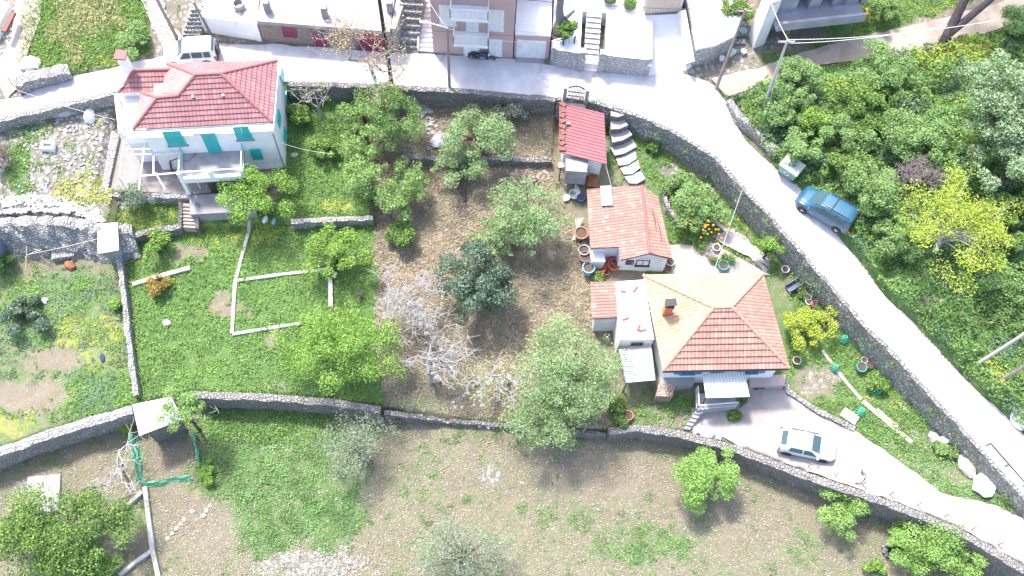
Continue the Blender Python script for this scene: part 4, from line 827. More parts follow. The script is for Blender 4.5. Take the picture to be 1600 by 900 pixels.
up_([P(-60, 60, 7.6), P(2, 62, 7.6), P(22, 18, 7.8), P(-30, -10, 7.8)], 8.6, M_white, 'wall', h); MB().bar(P(6, 50, 8.75), P(21, 20, 8.75), .35, .2).build('tile_edge', T_old, h)
# ---------------------------------------------------------------- red-roofed shed
h = thing('red_roof_shed', 'small white shed under a bright pink-red ribbed sheet roof beside the dry plot', 'shed', (*P(905, 230, 4.9).xy, 4.7))
r4 = [P(874, 160, 7.6), P(944, 178, 7.6), P(948, 257, 7.1), P(873, 238, 7.1)]
M_red = corrug('red_sheet', (.36, .13, .145), (.32, .115, .13), 1, .24, (.42, .17, .18))
def sheet_roof(name, q, m, par, th=.05, wav=.0):
    a, b, c, d = q; n = (b - a).cross(d - a); n.normalize(); n = n if n.z > 0 else -n; lu = (b - a).length; lv = (d - a).length
    base = [a, b, c, d] if (b - a).cross(c - a).dot(n) > 0 else [d, c, b, a]; uvs = {tuple(a): (0, 0), tuple(b): (lu, 0), tuple(c): (lu, lv), tuple(d): (0, lv)}
    mb = MB(); mb.poly([p + n * th for p in base], [uvs[tuple(p)] for p in base]); mb.poly([p for p in base[::-1]], [uvs[tuple(p)] for p in base[::-1]])
    for i in range(4): p, q_ = base[i], base[(i + 1) % 4]; mb.poly([p, q_, q_ + n * th, p + n * th], [(0, 0)] * 4)
    return mb.build(name, m, par)
sheet_roof('roof', r4, M_red, h)
def inset(q, k=.3):
    c = sum(q, Vector()) / len(q); return [p + (c - p).normalized() * k for p in q]
i4 = inset(r4, .5); MB().hexa([Vector((p.x, p.y, 4.3)) for p in i4][::-1], [p - Vector((0, 0, .06)) for p in i4][::-1]).build('wall', M_white, h)
mb = MB(); e0, e1 = r4[3], r4[0]; dd = (e1 - e0)
for i in range(9): mb.box(e0 + dd * ((i + .5) / 9) + Vector((.25, 0, .12)), (.42, .3, .12), i * .7)
mb.build('loose_tiles', T_old, h)
mb = MB(); mb.box(P(888, 193, 7.6), (.28, .16, .12)); mb.build('stone', M_cap, h)
# entrance landing with iron gate
g = thing('iron_gate', 'black arched iron gate between pale posts on the roadside, above the red-roofed shed', 'gate', (*P(898, 160, 7.1).xy, 6.9))
A, B = P(886, 157, 7.15), P(911, 160, 7.15); L = (B - A).length; mb = MB(); N = 11
for i in range(N + 1):
    u = L * i / N; z = 8.75 + .3 * math.sin(math.pi * i / N); mb.wallbox(A, B, u - .02, u + .02, 7.25, z + .15, 0, .04)
for z in (7.35, 7.8, 8.3): mb.wallbox(A, B, 0, L, z, z + .05, -.01, .05)
for i in range(N): t0 = i / N; t1 = (i + 1) / N; mb.bar(A.lerp(B, t0) + Vector((0, 0, 1.6 + .3 * math.sin(math.pi * t0))), A.lerp(B, t1) + Vector((0, 0, 1.6 + .3 * math.sin(math.pi * t1))), .06, .06)
mb.build('leaf', M_iron, g)
for p in (A, B): MB().box(Vector((p.x, p.y, 7.9)) + (p - (A + B) / 2).normalized() * .2, (.24, .34, 1.9)).build('post', M_cap, g)
mb = MB(); mb.prism(orient([(A + Vector((-.2, 0, 0))).xy, (B + Vector((.2, 0, 0))).xy, (B + Vector((.2, -1.3, 0))).xy, (A + Vector((-.2, -1.3, 0))).xy]), 5, 7.12); mb.build('landing', M_cap, g)
# crooked garden terrace steps
LB = ['topmost', 'second', 'third', 'fourth', 'fifth', 'sixth', 'lowest']
la = resample([G(948, 192), G(950, 225), G(960, 255), G(982, 290)], 8); lc = resample([G(966, 186), G(990, 222), G(1000, 262), G(1008, 284)], 8); rr = random.Random(5)
for i in range(7):
    a, b, c, d = la[i], lc[i], lc[i + 1], la[i + 1]; w = Vector((rr.uniform(-.1, .1), rr.uniform(-.12, .12), 0)); z = max(p.z for p in (a, b, c, d)); m1 = (a + b) / 2 + Vector((0, -.12, 0)); m2 = (c + d) / 2 + Vector((0, -.18, 0)); f_ = .93
    ct = (a + b + c + d) / 4; pts = [ct + (p - ct) * f_ for p in (a + w, m1, b, c - w, m2, d)]
    t = thing('path_step', LB[i] + ' stone step of the curved garden stairs beside the red-roofed shed', 'step', Vector((ct.x, ct.y, z - .5)), 'steps of the curved garden stairs')
    MB().prism(orient([p.xy for p in pts]), z - .9, z + .05).build('riser', S_dark, t); MB().prism(orient([(ct + (p - ct) * 1.03).xy for p in pts]), z + .05, z + .13).build('tread', M_conc, t, bevel=.02)
# gutters and downpipe of the white house
# lean-to
h = thing('lean_to', 'cluttered lean-to with a white sheet roof edge below the red-roofed shed', 'shed', (*P(910, 285, 4.2).xy, 4.0))
sheet_roof('roof', [P(873, 262, 5.9), P(872, 255, 6.0), P(935, 250, 6.0), P(938, 258, 5.9)], M_wmetal, h, .12)
up_([P(880, 295, 4.2), P(912, 297, 4.2), P(914, 276, 4.3), P(880, 274, 4.3)], 5.0, M_cap, 'brick_bench', h); up_([P(882, 293, 4.2), P(908, 294, 4.2), P(908, 286, 4.2), P(882, 285, 4.2)], 5.08, M_rust, 'bench_lid', h, 5.0)
up_([P(921, 275, 4.3), P(936, 276, 4.3), P(938, 262, 4.4), P(922, 262, 4.4)], 5.5, plain('pale_blue_board', (.42, .56, .64), (.5, .5, .5), 2), 'blue_cupboard', h)
for a in ((876, 262), (937, 258)): q = P(*a, 5.9); MB().tube([Vector((q.x, q.y, 4.)), q], .05, 6).build('post', M_wood, h)
rr = random.Random(3); mb = MB()
for i in range(60):
    p = P(rr.uniform(880, 914), rr.uniform(262, 274), 4.4 + rr.uniform(.1, 1.0)); a = rr.uniform(0, 3.1); mb.tube([p, p + Vector((math.cos(a), math.sin(a) * .6, rr.uniform(-.1, .2))) * rr.uniform(.4, .8)], .035, 5)
info(mb.build('stick_pile', plain('reddish_wood', (.32, .14, .08), (.2, .1, .07), 4)), 'heap of reddish sticks under the lean-to', 'firewood')
# ---------------------------------------------------------------- tiled outbuilding
h = thing('outbuilding', 'long low outbuilding with an old orange tiled gable roof in the middle of the yard', 'outbuilding', (*P(985, 400, 3.2).xy, 3.0))
ez = 5.3; a, b, c, d, e0, e1 = P(917, 296, ez), P(923, 388, ez), P(967, 387, ez), P(969, 405, ez), P(1003, 290, 6.4), P(1015, 396, 6.4)
f1, f2 = P(1027, 308, 5.6), P(1049, 404, 5.6)
ps = (a, d, e1)
SWc = P(924, 408, ez)
tiled('roof', [([a, b, onplane(967, 386, a, SWc, e1), onplane(969, 407, a, SWc, e1), e1, e0], a, SWc)], T_old, h, .3); tiled('roof', [([f1, f2, e1, e0], f1, f2)], T_orange, h, .3, label='newer orange eastern slope'); ridge(h, [(e0, e1)], M_ridge, .1)
wl_ = [P(920, 300, ez), P(927, 386, ez), P(967, 385, ez), P(969, 401, ez), P(1012, 402, 5.4), P(1044, 402, 5.4), P(1026, 314, 5.4), P(1002, 294, 5.4)]
M_bw = plain('bluish_white_wall', (.62, .66, .72), (.5, .53, .58), 1)
MB().prism(orient([p.xy for p in wl_]), 2.6, 5.15).build('wall', M_bw, h)
gA, gB = P(968, 426, 3.1), P(1036, 428, 3.1); gA = wl_[3]; gB = wl_[5]
mb = MB(); G1, G2, G3 = Vector((gA.x, gA.y, 5.15)), Vector((gB.x, gB.y, 5.15)), Vector((e1.x, e1.y + .1, 6.3)); mb.hexa([G1, G2, G3], [G1 + Vector((0, .2, 0)), G2 + Vector((0, .2, 0)), G3 + Vector((0, .2, 0))]); mb.build('gable', M_bw, h)
window_m(h, gA, gB, .55, .95, 4.2, 4.75, M_iron, M_gl, None, 0); window_m(h, gA, gB, 1.25, 2.05, 4.1, 4.85, M_iron, M_gl, True, 1)
sheet_roof('roof_patch', [P(938, 291, 5.72), P(955, 290, 5.95), P(958, 321, 5.95), P(940, 322, 5.72)], M_conc, h, .05)
for px, py, z in ((948, 340, 5.75), (950, 358, 5.75)): MB().rock(P(px, py, z), .14, px).build('stone', M_white, h)
# white cupboard and clutter by it
t = thing('white_cabinet', 'white-topped grey metal cabinet against the tiled outbuilding', 'cabinet', (*P(935, 415, 3.1).xy, 3.0))
cq = [P(924, 409, 4.4), P(946, 409, 4.4), P(943, 391, 4.4), P(922, 393, 4.4)]; MB().prism(orient([p.xy for p in cq]), 4.35, 4.45).build('top', M_wmetal, t); MB().prism(orient([p.xy for p in inset(cq, .06)]), 2.9, 4.35).build('body', M_bw, t)
# ---------------------------------------------------------------- main house, right
h = thing('orange_roof_house', 'white house with a large orange tiled pyramid roof, painted paler on the sunlit slopes, at the right', 'house', (*P(1120, 560, 2.3).xy, 2.0))
ez = 5.9; SW, SE, NE, NW = P(1036, 579, ez), P(1233, 575, ez), P(1192, 428, ez), P(1005, 430, ez); R0, R1 = P(1115, 481, 7.9), P(1143, 480, 7.9)
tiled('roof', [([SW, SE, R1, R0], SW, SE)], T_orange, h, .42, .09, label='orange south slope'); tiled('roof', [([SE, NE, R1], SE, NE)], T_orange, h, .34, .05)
tiled('roof', [([NE, NW, R0, R1], NE, NW)], T_orange_lit, h, .34, .05, label='north slope with sunlight painted into its pale tiles'); tiled('roof', [([NW, SW, R0], NW, SW)], T_orange_lit, h, .34, .05, label='west slope with sunlight painted into its pale tiles')
ridge(h, [(SW, R0), (SE, R1), (NE, R1), (NW, R0), (R0, R1)], M_ridge2)
mb = MB(); a, b = SW, SE; mb.bar(SW + Vector((0, -.07, -.08)), SE + Vector((0, -.07, -.08)), .1, .1); mb.build('gutter', M_iron, h)
iq = inset([SW, SE, NE, NW], .55); MB().prism(orient([p.xy for p in iq]), 1.2, ez - .12).build('wall', M_white, h)
A, B = iq[0], iq[1]
for u0 in (1.1, 5.3):
    window_m(h, A, B, u0, u0 + .8, 4.2, 5.4, M_blue, M_gl, True); 
    for s0, s1 in ((u0 - .5, u0 - .08), (u0 + .88, u0 + 1.3)): louvre(h, A, B, s0, s1, 4.15, 5.45, M_blue)
MB().wallbox(A, B, 3.0, 3.9, 3.2, 5.3, 0, .06).build('door', M_blue, h)
# chimney
cq = onplane(1041, 489, NW, SW, R0); mb = MB(); mb.prism([(cq.x - .26, cq.y - .2), (cq.x + .26, cq.y - .2), (cq.x + .26, cq.y + .2), (cq.x - .26, cq.y + .2)], cq.z - .4, cq.z + 1.35); ch = mb.build('chimney', paint('orange_paint', (.55, .15, .05), .6), h)
mb = MB(); mb.prism([(cq.x - .3, cq.y - .24), (cq.x + .3, cq.y - .24), (cq.x + .3, cq.y + .24), (cq.x - .3, cq.y + .24)], cq.z + 1.35, cq.z + 1.5); mb.bar(cq + Vector((-.3, 0, 1.75)), cq + Vector((.4, .1, 1.7)), .5, .05)
for s_ in (-.2, .2): mb.bar(cq + Vector((s_, 0, 1.5)), cq + Vector((s_, 0, 1.75)), .05, .05)
mb.build('chimney_cap', M_iron, ch).location = (0, 0, 0)
# annex
up_([P(963, 440, 5.5), P(1006, 437, 5.5), P(1022, 530, 5.5), P(969, 531, 5.5)], 5.5, M_white, 'flat_annex', h, 1.6)
up_([P(964, 441, 5.55), P(968, 441, 5.55), P(973, 529, 5.55), P(970, 530, 5.55)], 5.62, M_white, 'annex_kerb', h, 5.5)
mb = MB()
for px, py, r_ in ((972, 455, 0), (993, 452, 1), (978, 498, .4), (998, 512, 1.2), (1004, 516, .2)): q = P(px, py, 5.55); mb.box(q, (.5, .14, .08), r_)
mb.build('roof_debris', T_old, h)
A2, B2 = P(969, 531, 5.5), P(1022, 530, 5.5); window_m(h, A2, B2, .85, 1.55, 4.5, 5.0, M_cap, M_dark, None, 2)
t4 = [P(925, 498, 4.7), P(967, 496, 4.9), P(963, 440, 5.0), P(922, 441, 4.8)]; tiled('annex_roof', [([t4[3], t4[0], t4[1], t4[2]], t4[3], t4[0])], T_old, h, .3)
up_([p + (Vector((1, 0, 0)) if i in (0, 3) else Vector((0, 0, 0))) * .25 for i, p in enumerate(t4)], 4.6, M_bw, 'annex_wall', h, 1.8)
sheet_roof('corrugated_canopy', [P(967, 546, 4.5), P(1018, 543, 4.7), P(1024, 594, 4.3), P(978, 598, 4.2)], corrug('tin', (.55, .60, .66), (.62, .64, .68), 1, .16), h)
for a in ((1022, 592), (980, 596), (970, 548)): q = P(*a, 4.2); MB().tube([Vector((q.x, q.y, 1.8)), q], .05, 6).build('canopy_post', M_wood, h)
sheet_roof('porch_canopy', [P(1097, 584, 4.9), P(1163, 581, 4.9), P(1171, 620, 4.6), P(1103, 622, 4.6)], corrug('white_tin', (.76, .78, .78), (.68, .7, .7), 0, .2), h)
for a in ((1104, 621), (1170, 619)): q = P(*a, 4.6); MB().tube([Vector((q.x, q.y, 2.)), q], .045, 6).build('porch_post', M_iron, h)
# veranda ledge, brick oven base, steps
up_([P(1028, 604, 3.3), P(1084, 600, 3.3), P(1086, 588, 3.3), P(1032, 590, 3.3)], 3.3, M_cap, 'veranda_ledge', h, 2)
up_([P(1172, 602, 3.0), P(1226, 602, 3.0), P(1228, 585, 3.0), P(1172, 587, 3.0)], 3.0, plain('pinkish_ledge', (.5, .4, .38), (.4, .32, .3), 1), 'east_ledge', h, 1.8)
up_([P(1020, 628, 2.0), P(1046, 629, 2.0), P(1050, 610, 2.0), P(1024, 610, 2.0)], 3.35, stone('oven_brick', ((.46, .29, .2), (.36, .2, .14), (.56, .4, .3)), (.3, .24, .2), .22, None, 1.8), 'brick_oven', h, 1.6)
up_([P(1088, 642, 2.9), P(1150, 637, 2.9), P(1150, 612, 2.9), P(1090, 615, 2.9)], 2.9, M_cap, 'porch_floor', h, 1.8)
railing(h, [P(1087, 610, 2.9), P(1088, 640, 2.9), P(1149, 635, 2.9)], .95, M_wmetal, 'porch_railing', .16)
mb = MB()
for i in range(5): a = P(1075 + i * 2.4, 645 + i * .0, 2.0); mb.prism(orient([P(1068 + i * 4, 670 - i * 6, 2.0 + i * .18).xy, P(1078 + i * 4, 672 - i * 6, 2.0 + i * .18).xy, P(1100 + i * 1, 642, 2.5).xy, P(1090, 640, 2.5).xy]), 1.6, 2.05 + i * .17)
mb.build('porch_steps', M_cap, h, bevel=.02)
# ---------------------------------------------------------------- small sheds
h = thing('white_roof_shed', 'small lean-to shed with a flat white sheet roof where the garden walls meet', 'shed', (*P(245, 660, .8).xy, .2))
sheet_roof('roof', [P(207, 632, 3.5), P(268, 620, 3.5), P(286, 655, 3.1), P(218, 681, 3.1)], corrug('white_sheet', (.80, .86, .85), (.72, .78, .78), 0, .3), h)
wq = inset([P(207, 632, 3.2), P(268, 620, 3.2), P(286, 655, 3.2), P(218, 681, 3.2)], .45); MB().prism(orient([p.xy for p in wq]), 0, 3.05).build('wall', S_dark, h)
h = thing('hut', 'tiny hut with a rusty white sheet roof at the end of the rubble bank', 'shed', (*P(182, 385, 3).xy, 2.7))
sheet_roof('roof', [P(153, 350, 5.3), P(184, 348, 5.3), P(186, 391, 5.1), P(153, 397, 5.1)], corrug('rusty_sheet', (.78, .74, .72), (.70, .62, .58), 0, .3, (.35, .14, .08)), h)
wq = inset([P(156, 352, 5.), P(184, 350, 5.), P(186, 389, 5.), P(156, 395, 5.)], .2); MB().prism(orient([p.xy for p in wq]), 2.4, 5.05).build('wall', M_cap, h)
tk = thing('water_tank', 'dark bluish cylindrical tank cut off by the left edge', 'tank', (*G(-2, 400).xy, 2.6)); q = G(-6, 400)
MB().lathe(q, [(1.05, 0), (1.1, .1), (1.1, 2.6), (1.0, 2.8), (.2, 2.95)], 24).build('body', plain('tank_blue', (.10, .14, .20), (.16, .2, .26), 1, .5), tk, smooth=True); MB().lathe(q + Vector((0, 0, 2.9)), [(.3, 0), (.3, .12), (.05, .16)], 14).build('lid', M_iron, tk)
# ---------------------------------------------------------------- vegetation
LEAF = leafmat()
M_bark = plain('bark', (.12, .095, .08), (.06, .05, .045), 4, .95, bump=.8)
M_barkp = plain('pale_bark', (.36, .355, .35), (.26, .25, .245), 4, .95, bump=.3)
def limbs(base, top, targets, r0, rr, n=6):
    mb = MB(); ax = [base, base.lerp(top, .5) + Vector((rr.uniform(-.1, .1), rr.uniform(-.1, .1), 0)), top]; mb.tube(ax, [r0, r0 * .8, r0 * .55], 8)
    for t in targets:
        s = base.lerp(top, rr.uniform(.55, 1.0)); m = s.lerp(t, .5) + Vector((rr.uniform(-.2, .2), rr.uniform(-.2, .2), rr.uniform(.0, .25))) * (t - s).length * .4
        L = (t - s).length; a = r0 * rr.uniform(.28, .5); mb.tube([s, m, t], [a, a * .6, a * .18], 5, False)
    return mb
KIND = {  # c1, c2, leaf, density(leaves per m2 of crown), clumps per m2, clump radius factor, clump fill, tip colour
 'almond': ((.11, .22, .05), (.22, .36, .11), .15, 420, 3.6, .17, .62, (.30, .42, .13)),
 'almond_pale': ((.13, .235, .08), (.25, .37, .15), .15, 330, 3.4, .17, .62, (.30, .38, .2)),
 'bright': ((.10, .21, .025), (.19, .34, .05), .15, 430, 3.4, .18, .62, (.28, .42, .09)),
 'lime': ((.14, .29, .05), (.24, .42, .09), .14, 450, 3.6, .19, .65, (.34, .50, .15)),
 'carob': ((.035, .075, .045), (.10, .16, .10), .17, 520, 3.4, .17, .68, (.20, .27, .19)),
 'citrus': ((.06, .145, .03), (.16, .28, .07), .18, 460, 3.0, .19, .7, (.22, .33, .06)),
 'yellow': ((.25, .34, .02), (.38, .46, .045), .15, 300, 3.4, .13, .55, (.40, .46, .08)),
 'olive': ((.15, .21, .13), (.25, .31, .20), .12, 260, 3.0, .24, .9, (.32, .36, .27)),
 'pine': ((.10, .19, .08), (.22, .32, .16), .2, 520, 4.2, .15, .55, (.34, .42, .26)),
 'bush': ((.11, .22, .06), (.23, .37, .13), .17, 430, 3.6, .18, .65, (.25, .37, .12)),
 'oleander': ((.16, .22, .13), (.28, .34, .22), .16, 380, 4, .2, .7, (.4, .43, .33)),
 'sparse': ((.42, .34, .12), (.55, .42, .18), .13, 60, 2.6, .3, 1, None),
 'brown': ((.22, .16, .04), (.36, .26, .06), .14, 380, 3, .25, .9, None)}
def place(px, py, zc):
    z = 3.0
    for _ in range(12): p = P(px, py, z + zc); z = hz(p.x, p.y)
    return p, z
def tree(lb, px, py, rx, ry, kind, zc=None, name='tree', cat='tree', group=None, flat=.7, lean=(0, 0), pale=False, seed=None, hole=.0, dens=1.):
    K = KIND[kind]; s = 75 / FPX; rx *= s * 1.08; ry *= s * 1.15; seed = seed or int(px * 7 + py); rr = random.Random(seed); rg = np.random.default_rng(seed)
    rz = min(rx, ry) * flat; zc = zc if zc is not None else max(rz * .85, min(rx, ry) * .85); c, zg = place(px, py, zc)
    base = Vector((c.x + lean[0], c.y + lean[1], zg - .15)); c = Vector((c.x, c.y, zg + zc)); t = thing(name, lb, cat, base + Vector((0, 0, .15)), group)
    m = max(14, int(K[4] * rx * ry * 2.0)); d = rg.normal(size=(m, 3)); d /= np.linalg.norm(d, axis=1)[:, None]; d[:, 2] = np.where(d[:, 2] < -.35, -d[:, 2], d[:, 2])
    ang = np.arctan2(d[:, 1], d[:, 0]); om = (.82 if kind != 'lime' else .95) + (.34 if kind != 'lime' else .12) * vnoise(ang * 1.7 + 9, ang * 0 + seed, seed) + .12 * rg.normal(size=m)
    rad = (rg.random(m) ** .38) * om; cc = np.array(c) + d * rad[:, None] * np.array([rx, ry, rz]) * .88
    if hole > 0:
        q = vnoise(cc[:, 0] * 1.1, cc[:, 1] * 1.1, seed); cc = cc[q > hole * .8] if (q > hole * .8).sum() > 8 else cc
    m = len(cc); crs = (K[5] * (rx + ry) * .5 + .16) * rg.uniform(.35, 1.35, m); tint = rg.uniform(.7, 1.2, m); N = int(K[3] * rx * ry * dens * 3.5 * (m / (K[4] * rx * ry * 2.0 + 1)))
    N = max(N, 250); w = crs ** 2; k = rg.choice(m, N, p=w / w.sum()); e = rg.normal(size=(N, 3)); e /= np.linalg.norm(e, axis=1)[:, None]; e[:, 2] = np.abs(e[:, 2]) * np.where(rg.random(N) < .25, -1, 1)
    pos = cc[k] + e * (crs[k] * (rg.random(N) ** .4))[:, None] * np.array([1, 1, K[6]]); V, F = leafquads(pos, K[2] * .85 * rg.uniform(.5, 1.4, N), .55, .5, rg)
    C = varcol(N, K[0], K[1], rg) * tint[k][:, None]
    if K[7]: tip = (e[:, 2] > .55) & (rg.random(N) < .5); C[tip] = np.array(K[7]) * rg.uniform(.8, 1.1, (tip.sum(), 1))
    tg = [Vector(cc[i]) for i in rg.choice(m, min(m, int(8 + m * .25)), replace=False)]
    limbs(base, Vector((c.x + lean[0] * .2, c.y + lean[1] * .2, c.z - rz * .35)), tg, .06 + .035 * (rx + ry) * .5, rr).build('trunk', M_barkp if pale else M_bark, t)
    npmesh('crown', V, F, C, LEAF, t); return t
def bare(lb, px, py, h, spread, m=None, depth=5, nb=3, seed=1, r0=.09, name='bare_tree', cat='bare tree', lean=(0, 0), leaves=None, zbase=0, up=.55, cat2=None):
    rr = random.Random(seed); b = G(px, py); b.z += zbase - .1; mb = MB(); tips = []
    def rec(p, d, L, r, k):
        q = p + d * L * .5 + Vector((rr.uniform(-1, 1), rr.uniform(-1, 1), rr.uniform(-.3, .6))) * L * .12; e = q + (d + Vector((rr.uniform(-.35, .35), rr.uniform(-.35, .35), rr.uniform(-.1, .3)))).normalized() * L * .5
        r = max(r, .016); mb.tube([p, q, e], [r, r * .85, max(.012, r * .64)], 6 if k > 3 else 4, False)
        if k == 0: tips.append(e); return
        for i in range(nb if k > 1 else rr.choice((2, 3, 4))):
            a = rr.uniform(0, 6.28); dv = (d * .55 + Vector((math.cos(a), math.sin(a), up * rr.uniform(-.2, 1))) * spread).normalized(); rec(e.lerp(q, rr.uniform(0, .6)), dv, L * rr.uniform(.62, .92), r * rr.uniform(.5, .7), k - 1)
    t = thing(name, lb, cat, b + Vector((0, 0, .1))); rec(b, Vector((lean[0], lean[1], 1)).normalized(), h * .34, r0, depth)
    mb.build('branches', m or M_barkp, t)
    if leaves:
        c1, c2, n, sz, sp = leaves; rg = np.random.default_rng(seed); T = np.array([tuple(x) for x in tips]); k = rg.integers(0, len(T), n); V, F = leafquads(T[k] + rg.normal(size=(n, 3)) * sp, sz * rg.uniform(.6, 1.3, n), .55, .4, rg); npmesh('leaves', V, F, varcol(n, c1, c2, rg), LEAF, t)
    return t
TREES = [
 ('bushy light green almond tree at the top left corner of the dry plot', 600, 178, 54, 54, 'almond', {}),
 ('small green almond tree between the white house garden and the plot corner', 553, 195, 28, 40, 'almond', {}),
 ('tall narrow green almond tree left of the plot edge, below the corner tree', 572, 262, 38, 58, 'almond', {}),
 ('round green almond tree inside the left edge of the plot, above a dark shrub', 627, 306, 47, 50, 'almond', {}),
 ('airy pale green tree in the upper middle of the plot with a dark bare stem', 750, 210, 66, 46, 'almond_pale', dict(hole=.15, dens=1.2)),
 ('thin pale green tree below the upper-middle tree, leaning left', 718, 264, 46, 36, 'almond_pale', dict(hole=.25, lean=(.5, -1.6))),
 ('wide airy green tree in the middle of the plot', 820, 340, 66, 58, 'almond_pale', dict(hole=.12)),
 ('low airy green tree left of the wide tree in the middle of the plot', 778, 378, 46, 40, 'almond_pale', dict(hole=.15)),
 ('dark blue-green carob tree in the centre of the plot', 745, 440, 60, 58, 'carob', {}),
 ('large pale green tree over the lower right corner of the dry plot', 885, 585, 84, 74, 'almond_pale', dict(hole=.2)),
 ('pale green tree spilling over the rubble wall below the plot corner', 855, 650, 66, 56, 'almond_pale', dict(hole=.15, zc=2.4)),
 ('large bright green tree over the lower right of the green garden', 527, 545, 84, 62, 'bright', dict(dens=1.1)),
 ('bright airy green tree beside the white posts in the green garden', 524, 402, 56, 44, 'bright', dict(hole=.2)),
 ('bright green tree in front of the white house corner', 402, 303, 60, 48, 'bright', {}),
 ('young light green tree growing through the white-roofed shed', 288, 645, 36, 38, 'almond', dict(zc=4.2)),
 ('broad dark green citrus tree at the lower left', 95, 830, 100, 66, 'citrus', dict(flat=.55)),
 ('yellow-green citrus bush on the bottom edge below the dark citrus tree', 128, 885, 62, 30, 'bright', dict(flat=.6)),
 ('round bright green tree standing alone in the meadow below the driveway', 1102, 744, 49, 50, 'lime', dict(dens=1.5, seed=5)),
 ('small bright green tree in the meadow below the driveway wall, right of the round one', 1318, 795, 40, 36, 'lime', dict(dens=1.4, seed=8)),
 ('long bright green bush at the lower right below the driveway wall', 1456, 850, 60, 44, 'lime', dict(seed=3)),
 ('bright green bush nearest the driveway wall at the lower right', 1500, 872, 38, 34, 'lime', dict(seed=11)),
 ('small light green bush beside the stone well at the lower right', 1402, 838, 32, 24, 'lime', dict(hole=.2)),
 ('faint grey-green olive tree at the bottom middle of the meadow', 720, 872, 78, 48, 'olive', dict(hole=.2)),
 ('faint grey-green olive tree below the plot corner in the meadow', 555, 695, 62, 52, 'olive', dict(hole=.2, dens=.9)),
 ('yellow-green vine shrub between the orange-roofed house and the retaining wall', 1262, 512, 52, 34, 'yellow', dict(zc=1.3, flat=.4)),
 ('small light green tree against the retaining wall beside the upper garden', 1200, 388, 36, 28, 'bright', dict(zc=1.6)),
 ('large yellow-green tree with pale open branches among the roadside bushes', 1492, 355, 92, 86, 'yellow', dict(hole=.5, pale=True, flat=.4, dens=.8)),
 ('tall grey-green pine at the right edge', 1570, 165, 66, 76, 'pine', dict(zc=4.5)),
 ('lower grey-green pine at the right edge below the tall pine', 1585, 262, 52, 52, 'pine', dict(zc=3.5)),
 ('light bushy tree on the roadside bank, nearest the road junction', 1240, 130, 46, 40, 'bush', {}),
 ('dense green bush on the roadside bank below the nearest one', 1225, 172, 40, 34, 'bush', {}),
 ('yellowish bush in the middle of the roadside thicket', 1282, 192, 40, 30, 'bright', {}),
 ('leafy green bush beside the dirt track', 1385, 112, 50, 42, 'bush', {}),
 ('large dark green bush in the roadside thicket below the dirt track', 1352, 165, 54, 40, 'citrus', {}),
 ('rounded green bush in the heart of the roadside thicket', 1320, 215, 46, 36, 'bush', {}),
 ('wide pale green bush in the roadside thicket left of the pines', 1432, 218, 62, 42, 'bush', {}),
 ('green bush above the dumpster on the bank', 1262, 232, 40, 32, 'bush', {}),
 ('spreading green bush right of the blue van', 1365, 300, 48, 40, 'bush', {}),
 ('dark green bush behind the blue van, under the thicket', 1330, 268, 40, 30, 'citrus', {}),
 ('low leafy bush left of the yellow-green tree', 1400, 372, 44, 34, 'bush', dict(zc=1.)),
 ('dark shrub at the right edge below the pines', 1585, 345, 34, 40, 'citrus', {}),
 ('pale bush at the right edge under the yellow-green tree', 1560, 440, 40, 30, 'bush', dict(zc=1.)),
 ('green tree at the top edge between the white ramp and the unfinished building', 1150, 18, 34, 30, 'citrus', {}),
 ('light green bush beside the unfinished building at the top edge', 1385, 12, 46, 24, 'almond', {}),
 ('green bush at the top right corner above the pines', 1590, 40, 34, 40, 'bush', {}),
]
for lb, px, py, rx, ry, k, kw in TREES: tree(lb, px, py, rx, ry, k, **kw)
